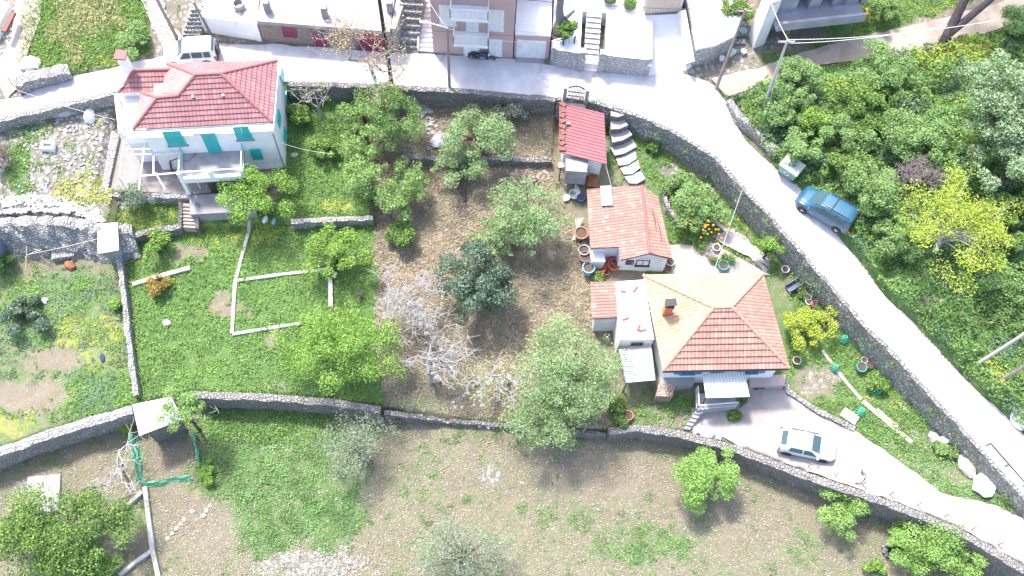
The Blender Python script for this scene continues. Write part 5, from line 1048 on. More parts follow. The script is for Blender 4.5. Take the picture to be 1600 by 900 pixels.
SH = [
 ('dark green shrub with yellow flowers under the round almond tree', 626, 366, 24, 24, 'citrus', {}), ('clipped green shrub beside the twisted tree on the stone terrace', 888, 47, 14, 15, 'citrus', dict(zc=2.8)),
 ('grey-green oleander under the road wall at the top of the plot', 792, 152, 40, 18, 'oleander', {}), ('rounded green ivy mound beside the cobbled lane', 210, 68, 27, 34, 'bush', dict(dens=1.3)),
 ('dark green leafy shrub near the left edge of the lower garden', 38, 494, 30, 38, 'carob', dict(zc=.6)), ('dark green shrub by the tank at the left edge', 6, 405, 16, 22, 'citrus', {}),
 ('light green shrub below the low terrace wall', 243, 384, 28, 24, 'bright', dict(hole=.3)), ('olive-brown shrub at the foot of the paved terrace', 210, 305, 32, 24, 'olive', dict(dens=1.6)),
 ('small bright green plant in the artichoke patch', 182, 475, 11, 12, 'bright', dict(zc=.4)), ('orange-brown withered bush beside the broken stone border', 245, 447, 20, 16, 'brown', dict(zc=.5)),
 ('airy citrus shrub with oranges in the upper garden', 1078, 322, 40, 36, 'bush', dict(hole=.4)), ('green shrub on the slope under the retaining wall', 1058, 285, 34, 22, 'bush', dict(hole=.3, zc=.7)),
 ('small palm-like plant in the upper garden', 1020, 228, 10, 13, 'citrus', {}), ('dark green shrub among the planters below the retaining wall', 1375, 604, 17, 13, 'citrus', dict(zc=.5)),
 ('low green shrub by the boulders at the foot of the retaining wall', 1478, 702, 20, 12, 'bush', dict(zc=.4)), ('tiny green plant in the driveway corner by the porch', 1150, 648, 11, 7, 'citrus', dict(zc=.3)),
 ('small green shrub leaning on the lower right plot tree', 966, 646, 12, 18, 'citrus', dict(zc=.5)), ('light green shrub at the bottom edge below the small meadow tree', 1368, 888, 18, 10, 'bright', dict(zc=.4)),
 ('bright bush at the bottom edge left of the long bush', 1434, 882, 24, 18, 'lime', dict(zc=.5)), ('leafy shrub between white house and almond trees', 500, 235, 26, 22, 'citrus', dict(zc=.7)),
 ('dark leafy shrub under the road wall near the white house', 472, 182, 24, 18, 'citrus', dict(zc=.6)), ('green potted plant by the metal cabinet', 934, 432, 8, 6, 'citrus', dict(zc=.5)),
 ('small yellow-green bush beside the white-roofed shed', 201, 662, 14, 18, 'yellow', dict(zc=.4)), ('yellow-green bush at the green net pen', 322, 738, 13, 18, 'bright', dict(zc=.5)),
]
for lb, px, py, rx, ry, k, kw in SH: tree(lb, px, py, rx, ry, k, name='shrub', cat='shrub', **kw)
bare('big bleached leafless fig tree with dense white branches in the plot', 648, 476, 5.4, 1.0, depth=6, nb=3, seed=4, r0=.15, up=.25)
bare('leafless white tree with long crooked branches in the lower part of the plot', 672, 600, 5.8, .9, depth=5, nb=3, seed=12, r0=.16, up=.35, lean=(.1, .2))
bare('grey tree with a few yellow-green leaves in the lower middle of the plot', 800, 598, 5.6, .95, depth=5, nb=3, seed=9, r0=.18, up=.3, lean=(-.5, .2), leaves=((.28, .38, .05), (.4, .5, .1), 700, .13, .12))
bare('sparse tree with yellow-brown leaves at the road edge', 586, 124, 7.0, .8, plain('grey_bark', (.3, .27, .25), (.2, .18, .17), 4), depth=5, nb=3, seed=21, r0=.16, up=.7, leaves=((.42, .30, .12), (.58, .42, .18), 1500, .12, .2))
bare('thin leafless tree beside the white house', 503, 186, 4.2, .6, depth=4, nb=3, seed=5, r0=.1, up=.8, lean=(-.3, .2), leaves=((.4, .34, .14), (.3, .35, .1), 260, .1, .15))
bare('grey leafless thorn bush beside the yellow-green tree', 1418, 292, 3.4, 1., plain('grey_twig', (.24, .2, .2), (.15, .12, .12), 4), depth=5, nb=4, seed=8, r0=.07, up=.5, name='bare_bush', cat='bare bush')
bare('bleached leafless tree beside the green net pen', 192, 725, 4.6, 1.0, depth=4, nb=3, seed=31, r0=.13, up=.25, lean=(.2, -.2))
bare('leafless grey branches poking over the boundary wall beside the shed', 325, 632, 3.4, .9, depth=3, nb=3, seed=33, r0=.07, up=.4)
bare('small pale fig sapling in the lower left garden', 48, 400, 1.6, .8, depth=3, nb=3, seed=35, r0=.04, up=.5)
bare('bare twisted vine climbing the pergola', 274, 275, 4.0, 1.1, plain('vine_bark', (.16, .09, .08), (.1, .06, .05), 4), depth=4, nb=2, seed=36, r0=.09, up=.1, lean=(-.2, .2), name='vine', cat='vine')
bare('dead brown tree stump with roots in the olive tree shade', 580, 722, 1.3, 1.0, M_wood, depth=2, nb=3, seed=41, r0=.14, up=.1, name='dead_wood', cat='dead wood')
bare('dark dead wood leaning by the short post in the green garden', 567, 468, 1.5, .9, M_wood, depth=2, nb=3, seed=43, r0=.1, up=.3, name='dead_wood', cat='dead wood')
bare('grey dead branches in a heap at the left edge', 2, 262, 2.2, 1.1, plain('heap_twig', (.2, .16, .16), (.12, .1, .1), 4), depth=5, nb=4, seed=45, r0=.06, up=.4, name='brush_pile', cat='brush pile')
bare('dark burnt stump beside the plot edge by the lean-to', 836, 295, 1.2, .6, M_dark, depth=2, nb=2, seed=47, r0=.1, up=.5, name='dead_wood', cat='dead wood')
# terrace olive: thick twisted trunk
t = thing('pollarded_tree', 'thick twisted grey trunk of a cut-back tree on the stone terrace', 'tree', P(871, 50, 9.3)); b = P(871, 50, 9.3); tp = P(877, -10, 12.5)
MB().tube([b, b.lerp(tp, .3) + Vector((.1, 0, 0)), b.lerp(tp, .6), tp], [.42, .32, .27, .24], 9).tube([b.lerp(tp, .25), P(888, 25, 10.6), P(898, 16, 11.2)], [.22, .15, .1], 7).build('trunk', plain('grey_trunk', (.24, .22, .24), (.15, .13, .15), 5, bump=.8), t)
# big dark pine trunks, crown mostly outside the frame
t = thing('pine_tree', 'big pine with two dark leaning trunks at the top right, its crown above the frame', 'tree', G(1467, 88)); b = G(1467, 88); b.z -= .2
a1, a2 = P(1507, 0, 11.6), P(1545, 2, 12.0); k1 = P(1480, 55, 9.4); top1 = a1 + (a1 - k1) * .9; top2 = a2 + (a2 - k1) * .6
MB().tube([b, k1, a1, top1], [.42, .36, .3, .2], 9).tube([k1, k1.lerp(a2, .5), a2, top2], [.3, .26, .22, .14], 8).build('trunk', plain('pine_bark', (.13, .10, .11), (.06, .045, .05), 5, bump=1), t)
rg = np.random.default_rng(5); n = 9000; cc = rg.normal(size=(70, 3)) * [2.6, 1.6, 1.] + np.array(top1.lerp(top2, .5) + Vector((1.6, 1.4, 1.2))); k = rg.integers(0, 70, n); V, F = leafquads(cc[k] + rg.normal(size=(n, 3)) * [.5, .5, .25], .22, .3, .3, rg); npmesh('crown', V, F, varcol(n, (.06, .11, .05), (.15, .22, .1), rg), LEAF, t)

# ---------------------------------------------------------------- countless ground cover
EXC = [ROADL + ROADR[::-1], DL + DR[::-1], [(166, 296), (300, 304), (330, 300), (445, 262), (450, 95), (200, 100), (178, 150)], [(925, 298), (1030, 290), (1050, 405), (925, 405)], [(925, 440), (1232, 430), (1232, 640), (970, 600)], [(870, 158), (945, 178), (945, 300), (875, 300)],
       [(410, 70), (400, -50), (860, -50), (860, 100)], [(858, 104), (858, -50), (1150, -50), (1146, 90), (1010, 122)], [(1040, 438), (1040, 385), (1110, 378), (1205, 432)], [(1170, 75), (1168, -20), (1345, -20), (1330, 58)], [(285, 318), (306, 318), (306, 360), (285, 360)], [(1075, 690), (1090, 630), (1240, 590), (1250, 640), (1130, 700)],
       [(1135, 158), (1250, 108), (1425, 85), (1600, 37), (1600, 0), (1400, 45), (1250, 84), (1112, 124)]]
EX3 = [[tuple(P(p[0], p[1], p[2] if len(p) > 2 else 5))[:2] for p in e] for e in EXC[:2]]
def cands(n, seed, y0=8, y1=52):
    rg = np.random.default_rng(seed); x = rg.uniform(-40, 42, n); y = rg.uniform(y0, y1, n); z = H(x, y); px, py = proj(x, y, z); ok = (px > -90) & (px < 1720) & (py > -50) & (py < 960)
    for e in EX3: ok &= ~inpoly(x, y, e)
    for e in EXC[2:]: ok &= ~inpoly(px, py, e)
    x, y, z, px, py = x[ok], y[ok], z[ok], px[ok], py[ok]; return rg, x, y, z, px, py, paint_mask(px, py, x, y)
HILL = [(1125, 150), (1150, 190), (1215, 272), (1372, 454), (1570, 657), (1760, 860), (1800, -80), (1600, 35), (1420, 88), (1250, 112)]
GARD = [(-60, 340), (600, 335), (600, 640), (300, 615), (215, 640), (-60, 725)]
FIELD = [(40, -60), (222, -60), (240, 85), (180, 104), (80, 122), (30, 110)]
PLOT = [(566, 128), (872, 150), (866, 285), (918, 440), (950, 674), (597, 640)]
# 1 hillside undergrowth
rg, x, y, z, px, py, M = cands(900000, 1, 16, 50); k = inpoly(px, py, HILL) & (rg.random(len(x)) < .95)
x, y, z, px, py, M = x[k], y[k], z[k], px[k], py[k], M[k]; hh = np.clip(fbm(x * .55, y * .55, 31, 3) - .32, 0, 1) * 3.4 + np.clip(fbm(x * 1.6, y * 1.6, 37, 2) - .4, 0, 1) * 1.4; edge = rg.random(len(x))
n = len(x); pos = np.stack([x, y, z + hh * edge ** .35 + .03], 1); tn = fbm(x * .8, y * .8, 41, 3)[:, None]; c = varcol(n, (.09, .20, .045), (.21, .34, .10), rg) * (.6 + .9 * tn); ye = (M[:, 3] + tn[:, 0] * .9 > .82); c[ye] = varcol(ye.sum(), (.20, .32, .04), (.34, .40, .08), rg); bl = fbm(x * .5 + 9, y * .5, 43, 2) > .58; c[bl] = varcol(bl.sum(), (.06, .14, .06), (.16, .26, .13), rg)
br = rg.random(n) < .02; c[br] = (.4, .32, .22); g2 = (M[:, 0] > .5) | (rg.random(n) < .3); pos, c = pos[g2], c[g2]; V, F = leafquads(pos, .16 * rg.uniform(.6, 1.5, len(pos)), .6, .5, rg); info(npmesh('undergrowth', V, F, c, LEAF), 'dense green undergrowth covering the bank beside the road', 'undergrowth', kind='stuff')
# 2 garden greens
rg, x, y, z, px, py, M = cands(420000, 2, 18, 52); g = M[:, 0] + (fbm(x * 2.2, y * 2.2, 51, 3) - .5) * 1.1; k = (g > .5) & ~inpoly(px, py, HILL) & ~inpoly(px + (fbm(x * .9, y * .9, 3, 4) - .5) * 26, py + (fbm(x * .9 + 50, y * .9, 11, 4) - .5) * 22, PLOT) & (py < 720)
x, y, z, px, py, M = x[k], y[k], z[k], px[k], py[k], M[k]; n = len(x); hh = .04 + np.clip(fbm(x * 1.3, y * 1.3, 53, 3) - .3, 0, 1) * .7; pos = np.stack([x, y, z + hh * rg.random(n) ** .5], 1); tn = fbm(x * 1.2, y * 1.2, 57, 3)
c = varcol(n, (.09, .19, .035), (.20, .34, .07), rg) * (.6 + .9 * tn[:, None]); bl = (fbm(x * .45, y * .45, 59, 3) > .5) & (inpoly(px, py, [(-60, 330), (200, 400), (220, 640), (-60, 720)])); c[bl] = varcol(bl.sum(), (.09, .17, .08), (.22, .32, .19), rg)
ye = M[:, 3] + (tn - .5) > .45; c[ye] = varcol(ye.sum(), (.26, .34, .05), (.42, .44, .09), rg); V, F = leafquads(pos, .14 * rg.uniform(.5, 1.4, n), .5, .5, rg); info(npmesh('weeds', V, F, c, LEAF), 'bright green weeds and low plants covering the gardens', 'weeds', kind='stuff')
# 3 lower meadow weeds, big patch
rg, x, y, z, px, py, M = cands(420000, 3, 8, 24); g = M[:, 0] + (fbm(x * 1.8, y * 1.8, 61, 3) - .5) * 1.5; low = ~inpoly(px, py, GARD) & ~inpoly(px, py, PLOT) & (py > 628) & ~inpoly(px, py, HILL); k = low & (g > .58)
q = [x[k], y[k], z[k], M[k]]; n = len(q[0]); hh = .03 + .5 * np.clip(fbm(q[0] * 1.5, q[1] * 1.5, 63, 3) - .25, 0, 1) * q[3][:, 0]; pos = np.stack([q[0], q[1], q[2] + hh * rg.random(n) ** .5], 1); tn = fbm(q[0] * 1.1, q[1] * 1.1, 67, 3)[:, None]
V, F = leafquads(pos, .12 * rg.uniform(.5, 1.5, n), .45, .5, rg); info(npmesh('weeds', V, F, varcol(n, (.09, .20, .06), (.21, .35, .11), rg) * (.6 + .9 * tn), LEAF), 'blue-green weed patches in the lower meadow', 'weeds', kind='stuff')
# meadow litter and pale specks
k = low & (rg.random(len(x)) < .6); n = k.sum(); pos = np.stack([x[k], y[k], z[k] + .03 + .05 * rg.random(n)], 1); V, F = leafquads(pos, .085 * rg.uniform(.4, 1.7, n), .35, 1.0, rg); u = rg.random((n, 1)); grn = fbm(x[k] * .35, y[k] * .35, 71, 3)[:, None]
c = np.where(u < .06, np.array([[.7, .66, .6]]), np.where(u < .3, np.array([[.44, .36, .29]]), np.where(u < .3 + .9 * grn, np.array([[.17, .23, .095]]), np.array([[.26, .205, .15]])))) * rg.uniform(.75, 1.2, (n, 1)); info(npmesh('meadow_litter', V, F, c, attrmat('litter')), 'dry leaves, short grass and pale specks strewn over the lower meadow', 'meadow litter', kind='stuff')
# 4 dry straw in the plot
rg, x, y, z, px, py, M = cands(700000, 4, 16, 48); k = (M[:, 1] > .3 + .5 * rg.random(len(x))) & inpoly(px + (fbm(x * .9, y * .9, 3, 4) - .5) * 26, py + (fbm(x * .9 + 50, y * .9, 11, 4) - .5) * 22, PLOT); x, y, z, M = x[k], y[k], z[k], M[k]; n = len(x); tn = fbm(x * .9, y * .9, 73, 4); t2 = fbm(x * 3, y * 3, 75, 2)
pos = np.stack([x, y, z + .02 + .16 * rg.random(n) * np.clip(t2 * 2 - .4, 0, 1)], 1); V, F = leafquads(pos, .24 * rg.uniform(.4, 1.3, n), .16, .8, rg); u = rg.random((n, 1)); dk = (tn[:, None] - .5) * 1.6
c = np.where(u < .42 + dk, np.array([[.42, .345, .24]]), np.where(u < .72 + dk, np.array([[.27, .215, .135]]), np.where(u < .93, np.array([[.15, .12, .09]]), np.array([[.16, .22, .08]])))) * rg.uniform(.7, 1.3, (n, 1)); info(npmesh('dry_grass', V, F, c, attrmat('straw')), 'matted dry brown grass covering the empty plot', 'dry grass', kind='stuff')
# weeds hanging on the retaining wall
rg = np.random.default_rng(77); rw = resample(W(ROADL[8:]), 400); cs = []
for k in range(70):
    p = rw[rg.integers(0, 399)]; q = rw[0]; n_ = int(rg.integers(20, 130)); s_ = rg.uniform(.15, .45); zz = rg.uniform(-2.2, .1); cs.append(np.array([p.x - .3 * (1 if True else 0), p.y - .3, p.z + zz]) + rg.normal(size=(n_, 3)) * [s_, s_, s_ * .7])
pos = np.concatenate(cs); V, F = leafquads(pos, .12 * rg.uniform(.5, 1.4, len(pos)), .5, .3, rg); info(npmesh('wall_plants', V, F, varcol(len(pos), (.08, .16, .05), (.2, .3, .1), rg), LEAF), 'small green plants rooted in the long road retaining wall', 'wall plants', kind='stuff')
# 5 tall grass in the upper-left field and other blades
rg, x, y, z, px, py, M = cands(220000, 5, 36, 52); k = inpoly(px, py, FIELD); x, y, z, M = x[k], y[k], z[k], M[k]; n = len(x); tn = fbm(x * .7, y * .7, 77, 3); V, F = leafquads(np.stack([x, y, z + .5 * rg.random(n) * tn], 1), .3 * rg.uniform(.5, 1.3, n), .18, .2, rg)
c = varcol(n, (.14, .24, .05), (.26, .36, .09), rg); st_ = M[:, 1] + tn - .5 > .55; c[st_] = varcol(st_.sum(), (.34, .32, .13), (.50, .44, .24), rg); info(npmesh('tall_grass', V, F, c, LEAF), 'tall green and straw grass in the upper left field', 'grass', kind='stuff')
# 6 loose stones: rocky garden, rubble bank, lane sides
rr = random.Random(9)
def stones(name, lb, poly, n, r0, r1, m, seed, lift=.3, gen=G):
    rr = random.Random(seed); mb = MB(); xs = [p[0] for p in poly]; ys = [p[1] for p in poly]; c = 0; pa = np.array(poly, float)
    while c < n:
        a, b = rr.uniform(min(xs), max(xs)), rr.uniform(min(ys), max(ys))
        if not inpoly(np.array([a]), np.array([b]), poly)[0]: continue
        # coarse: use plane height lookups instead of marching for speed
        z = 4.0
        for _ in range(5): p = P(a, b, z); z = hz(p.x, p.y)
        r = rr.uniform(r0, r1); mb.rock((p.x, p.y, z + r * lift), r, seed + c, (1, .8, .6)); c += 1
    return info(mb.build(name, m), lb, 'stones', kind='stuff')
M_rock = plain('pale_rock', (.44, .43, .43), (.30, .29, .30), 2, .9)
stones('field_stones', 'pale stones strewn over the rocky garden at the left', [(20, 200), (175, 160), (185, 300), (140, 325), (0, 325), (40, 260)], 380, .05, .15, M_rock, 100)
stones('rubble', 'grey-white rubble heaped on the bank below the rocky garden', [(-20, 328), (150, 326), (165, 350), (120, 352), (-20, 350)], 500, .1, .22, M_rock, 900)
stones('gravel', 'gravel and stones along the path at the upper left', [(0, 0), (60, 0), (30, 130), (0, 140)], 200, .05, .14, M_rock, 1600)
stones('field_stones', 'pale stones scattered on the bottom left of the meadow', [(400, 870), (560, 850), (600, 905), (390, 905)], 260, .04, .1, M_rock, 1900)
stones('field_stones', 'white broken stones along the rubble wall below the plot', [(700, 652), (800, 662), (795, 672), (700, 660)], 46, .08, .2, M_white, 2300, .6)
stones('field_stones', 'stones and rubble under the grey tree at the lower plot', [(700, 590), (830, 585), (850, 640), (700, 640)], 110, .05, .16, M_conc, 2500)
stones('field_stones', 'pale rubble in the upper part of the dry plot', [(640, 150), (672, 170), (690, 215), (672, 215), (650, 170)], 70, .08, .2, M_rock, 2700)
stones('field_stones', 'rust-toned rubble strip across the upper plot', [(770, 262), (860, 258), (860, 280), (780, 282)], 80, .06, .15, plain('pinkish_rock', (.42, .34, .3), (.3, .25, .22), 2), 2900)
# ---------------------------------------------------------------- vehicles
M_tyre = plain('tyre', (.03, .03, .032), (.05, .05, .05), 5, .9); M_rim = plain('rim_metal', (.35, .35, .36), (.25, .25, .26), 6, .4, .6); M_black = plain('black_plastic', (.03, .03, .035), (.05, .05, .05), 5, .6)
M_car_gl = glass('car_glass', (.04, .07, .08)); M_lamp = glass('lamp_glass', (.7, .72, .72)); M_tail = paint('tail_red', (.55, .02, .02), .3)
def car(name, lb, cat, pf, pr, st, body, wins, wx, wr, tw, roofrack=False, spare=False, stripe=None):
    """stations st: (x, hw, zlow, zbelt, hwroof, zroof) front to rear; pf/pr ground pixels of front and rear"""
    t = thing(name, lb, cat, (0, 0, 0)); mb = MB(); k = 10
    for x, hw, zl, zb, hr, zr in st:
        mb.v += [(x, hw * .93, zl), (x, hw, zl + .16), (x, hw, (zl + zb) / 2), (x, hw * .97, zb), (x, hr, zr - .06), (x, hr * .85, zr), (x, -hr * .85, zr), (x, -hr, zr - .06), (x, -hw * .97, zb), (x, -hw, (zl + zb) / 2), (x, -hw, zl + .16), (x, -hw * .93, zl)]
    k = 12; n = len(st)
    for i in range(n - 1):
        for j in range(k): a = i * k + j; b = i * k + (j + 1) % k; mb.f.append((a, b, b + k, a + k)); mb.uv.append(None)
    mb.f += [tuple(range(k))[::-1], tuple(range((n - 1) * k, n * k))]; mb.uv += [None, None]
    bd = mb.build('body', body, t, smooth=True); s = bd.modifiers.new('sub', 'SUBSURF'); s.levels = s.render_levels = 2
    bm = bmesh.new(); bm.from_mesh(bd.data); bmesh.ops.recalc_face_normals(bm, faces=bm.faces)
    cl = bm.edges.layers.float.new('crease_edge')
    for e in bm.edges:
        if len(e.link_faces) == 2 and e.calc_face_angle(0) > .5: e[cl] = .55
    bm.to_mesh(bd.data); bm.free()
    xs = [s_[0] for s_ in st]
    def at(x, f):  # half width and z at fraction between belt and roof
        for a, b in zip(st[:-1], st[1:]):
            if a[0] >= x >= b[0]: u = (a[0] - x) / (a[0] - b[0]); q = [a[i] + (b[i] - a[i]) * u for i in range(6)]; return q[1] * .97 + (q[4] - q[1] * .97) * f, q[3] + (q[5] - .06 - q[3]) * f
    for s_ in (1, -1):
        for xa, xb, xta, xtb in wins:
            pts = []
            for x, f in ((xa, .1), (xb, .1), (xtb, .86), (xta, .86)): w, z = at(x, f); pts.append(Vector((x, s_ * (w + .02), z)))
            nn = Vector((0, s_ * .025, .008)); m2 = MB(); q = pts if s_ < 0 else pts[::-1]; m2.hexa([p - nn for p in q], [p + nn for p in q]); m2.build('side_window', M_car_gl, t)
    def screen(i, j, nm, f0, f1, inset_=.12):
        a, b = Vector(st[i]), None; A_, B_ = st[i], st[j]; pts = []
        for f, sgn in ((f0, 1), (f0, -1), (f1, -1), (f1, 1)): x = A_[0] + (B_[0] - A_[0]) * f; hw = A_[4] + (B_[4] - A_[4]) * f - inset_ * .6; z = A_[5] + (B_[5] - A_[5]) * f; pts.append(Vector((x, sgn * hw, z)))
        nn = (pts[1] - pts[0]).cross(pts[3] - pts[0]).normalized(); nn = nn if nn.z > 0 else -nn; m2 = MB(); m2.hexa([p - nn * .03 for p in pts], [p + nn * .03 for p in pts]); m2.build(nm, M_car_gl, t)
    ci = wx['cowl']; screen(ci, ci + 1, 'windscreen', .1, .92); ri = wx['rear']; screen(ri, ri + 1, 'rear_window', .12, .8)
    for wxp in (wx['f'], wx['r']):
        for s_ in (1, -1):
            c = Vector((wxp, s_ * (tw - .09), wr)); ty = MB().lathe(c - Vector((0, .1, 0)), [(wr * .62, 0), (wr * .95, .0), (wr, .05), (wr, .15), (wr * .95, .2), (wr * .62, .2)], 18, axis=(0, 1, 0)); w = thing('wheel', None, None, c); w.parent = t
            ty.build('tyre', M_tyre, w); MB().lathe(c + Vector((0, s_ * .06 - .02, 0)), [(wr * .2, .0), (wr * .64, .0), (wr * .64, .05), (wr * .2, .07)], 14, axis=(0, 1, 0)).build('rim', M_rim, w)
            # dark wheel arch
            MB().lathe(Vector((wxp, s_ * (tw - .04) - .03, wr + .01)), [(wr * 1.0, 0), (wr * 1.14, .0), (wr * 1.14, .06), (wr * 1.0, .06)], 20, axis=(0, 1, 0)).build('wheel_arch', M_black, t)
    f, r = st[0], st[-1]
    for s_ in (1, -1):
        MB().box(Vector((f[0] - .12, s_ * (f[1] - .12), f[3] - .06)), (.22, .26, .16)).build('headlight', M_lamp, t, bevel=.03); MB().box(Vector((r[0] + .03, s_ * (r[1] - .06), r[3] - .12)), (.14, .14, .34)).build('tail_light', M_tail, t, bevel=.02)
        x = st[ci][0] - .15; MB().box(Vector((x, s_ * (st[ci][1] + .1), st[ci][3] + .1)), (.14, .2, .14)).build('mirror', body, t, bevel=.03)
    MB().box(Vector((f[0] - .02, 0, f[2] + .14)), (.16, f[1] * 1.9, .2)).build('bumper', M_black if stripe else body, t, bevel=.05); MB().box(Vector((r[0] + .0, 0, r[2] + .14)), (.16, r[1] * 1.9, .2)).build('bumper', M_black if stripe else body, t, bevel=.05)
    if roofrack:
        m2 = MB(); zr = st[ci + 2][5] + .05
        for s_ in (1, -1): m2.bar((st[ci + 1][0] - .1, s_ * .55, zr), (st[-2][0] + .1, s_ * .55, zr), .04, .04)
        m2.build('roof_rail', M_black, t)
        m2 = MB(); x = st[ci + 2][0] + .2; m2.box(Vector((x, 0, zr - .02)), (.06, 1.25, .03)); m2.build('roof_seam', M_black, t)
    if spare: c = Vector((r[0] - .04, 0, .85)); MB().lathe(c, [(.12, -.16), (.33, -.16), (.35, 0), (.3, .02)], 16, axis=(1, 0, 0)).build('spare_wheel', M_black, t)
    a, b = G(*pf), G(*pr); d = a - b; t.location = (a + b) / 2 + Vector((0, 0, .05)); L = math.hypot(d.x, d.y); t.rotation_euler = (0, -math.atan2(d.z, L), math.atan2(d.y, d.x)); return t
car('white_jeep', 'white boxy jeep parked nose-left at the road edge above the white house', 'car', (268, 94), (337, 90),
    [(1.85, .66, .42, .82, .55, .86), (1.72, .78, .35, .95, .66, 1.0), (.85, .8, .32, 1.02, .68, 1.08), (.35, .8, .32, 1.05, .64, 1.68), (-.5, .8, .32, 1.05, .66, 1.74), (-1.6, .8, .34, 1.05, .64, 1.70), (-1.78, .78, .38, 1.02, .6, 1.5)],
    paint('white_car_paint', (.82, .82, .82), .3), [(.62, -.12, .3, -.12), (-.24, -.95, -.24, -.95), (-1.05, -1.5, -1.05, -1.48)], dict(cowl=2, rear=5, f=1.15, r=-1.1), .36, .84, spare=True, stripe=1)
car('blue_van', 'small blue van with roof rails parked on the right side of the road', 'van', (1249, 312), (1326, 357),
    [(2.0, .66, .32, .66, .5, .70), (1.82, .8, .26, .86, .62, .92), (1.1, .84, .24, .98, .66, 1.06), (.35, .84, .24, 1.02, .66, 1.70), (-.6, .84, .24, 1.03, .68, 1.8), (-1.8, .83, .26, 1.03, .68, 1.76), (-2.0, .8, .32, 1.0, .62, 1.55)],
    paint('blue_car_paint', (.025, .105, .175), .35), [(.85, .02, .38, .02), (-.1, -.85, -.1, -.85), (-.97, -1.6, -.97, -1.58)], dict(cowl=2, rear=5, f=1.3, r=-1.3), .31, .87, roofrack=True, stripe=1)
car('silver_hatchback', 'silver hatchback parked on the driveway beside the lower wall', 'car', (1302, 708), (1213, 690),
    [(1.85, .62, .3, .62, .5, .64), (1.68, .78, .24, .74, .62, .8), (.9, .82, .22, .88, .66, .96), (.2, .82, .22, .92, .58, 1.38), (-.5, .82, .22, .94, .6, 1.42), (-1.3, .81, .24, .94, .56, 1.34), (-1.78, .76, .3, .9, .52, .98)],
    paint('silver_car_paint', (.62, .66, .70), .28), [(.68, -.18, .25, -.18), (-.3, -1.15, -.3, -1.05)], dict(cowl=2, rear=5, f=1.15, r=-1.15), .29, .84)
# motorcycle
t = thing('motorcycle', 'dark blue motorcycle standing in front of the pink house', 'motorcycle', (0, 0, 0))
for x in (.66, -.66):
    w = thing('wheel', None, None, (x, 0, .32)); w.parent = t; mb = MB(); n = 20; pts = [Vector((x + .27 * math.cos(2 * math.pi * i / n), 0, .32 + .27 * math.sin(2 * math.pi * i / n))) for i in range(n + 1)]; mb.tube(pts, .055, 7); mb.build('tyre', M_tyre, w)
    mb = MB()
    for i in range(8): a = 2 * math.pi * i / 8; mb.bar((x, 0, .32), (x + .24 * math.cos(a), 0, .32 + .24 * math.sin(a)), .015, .015)
    mb.lathe((x, -.04, .32), [(.05, 0), (.05, .08)], 8, axis=(0, 1, 0)); mb.build('rim', M_rim, w)
M_mb = paint('navy_paint', (.03, .05, .13), .3)
MB().tube([(.45, 0, .62), (.3, 0, .86), (.05, 0, .88), (-.12, 0, .74)], [.07, .16, .17, .08], 10).build('fuel_tank', M_mb, t, smooth=True)
MB().tube([(-.05, 0, .78), (-.4, 0, .8), (-.75, 0, .88)], [.1, .13, .07], 8).build('seat', M_black, t, smooth=True)
MB().box(Vector((.08, 0, .42)), (.36, .26, .36)).build('engine', M_rim, t, bevel=.03); MB().tube([(.2, -.12, .3), (-.2, -.16, .25), (-.8, -.17, .38)], [.03, .04, .05], 8).build('exhaust', M_rim, t)
mb = MB()
for s_ in (.07, -.07): mb.tube([(.66, s_, .32), (.42, s_, .95)], .025, 6)
mb.build('fork', M_rim, t); MB().tube([(.3, .36, 1.02), (.42, .2, 1.02), (.42, -.2, 1.02), (.3, -.36, 1.02)], .02, 6).build('handlebar', M_black, t)
MB().lathe((.5, 0, .86), [(.09, 0), (.09, .08), (.03, .12)], 10, axis=(1, 0, 0)).build('headlight', M_lamp, t); MB().bar((.42, 0, .64), (.9, 0, .6), .14, .03).build('mudguard', M_mb, t); MB().bar((-.45, 0, .68), (-.95, 0, .72), .14, .03).build('mudguard', M_mb, t)
MB().tube([(.42, 0, .8), (.15, 0, .2), (-.2, 0, .25), (-.66, 0, .32), (-.2, 0, .7)], .025, 6).build('frame', M_black, t)
a, b = G(766, 95), G(739, 92); d = a - b; t.location = (a + b) / 2; t.rotation_euler = (.12, 0, math.atan2(d.y, d.x))
# dumpster
t = thing('dumpster', 'green metal rubbish container with a grey lid beside the road', 'dumpster', (0, 0, 0)); M_gr = paint('dumpster_green', (.10, .26, .18), .5)
MB().hexa([(-.6, -.42, .2), (.6, -.42, .2), (.6, .42, .2), (-.6, .42, .2)], [(-.72, -.55, 1.2), (.72, -.55, 1.2), (.72, .55, 1.2), (-.72, .55, 1.2)]).build('body', M_gr, t, bevel=.04)
MB().hexa([(-.76, -.6, 1.2), (.76, -.6, 1.2), (.76, .6, 1.2), (-.76, .6, 1.2)], [(-.7, -.5, 1.32), (.7, -.5, 1.32), (.7, .5, 1.42), (-.7, .5, 1.42)]).build('lid', plain('lid_grey', (.42, .46, .42), (.3, .34, .3), 2, .6), t, bevel=.03)
for x in (-.5, .5):
    for y in (-.35, .35): MB().lathe((x, y - .03, .1), [(.1, 0), (.1, .06)], 10, axis=(0, 1, 0)).build('wheel', M_tyre, t)
for x in (-.76, .76): MB().bar((x, -.3, 1.0), (x, .3, 1.0), .06, .06).build('handle', M_iron, t)
mb = MB()
for k in range(3): a = 2 * math.pi * k / 3 + .5; mb.bar((.22 * math.cos(a) - 0, -.5, .75 + .22 * math.sin(a)), (.22 * math.cos(a + 1.5), -.5, .75 + .22 * math.sin(a + 1.5)), .05, .07, Vector((0, 1, 0)))
mb.build('emblem', M_wmetal, t); a, b = G(1219, 268), G(1239, 282); d = b - a; t.location = (G(1231, 272)); t.rotation_euler = (0, 0, math.atan2(d.y, d.x))

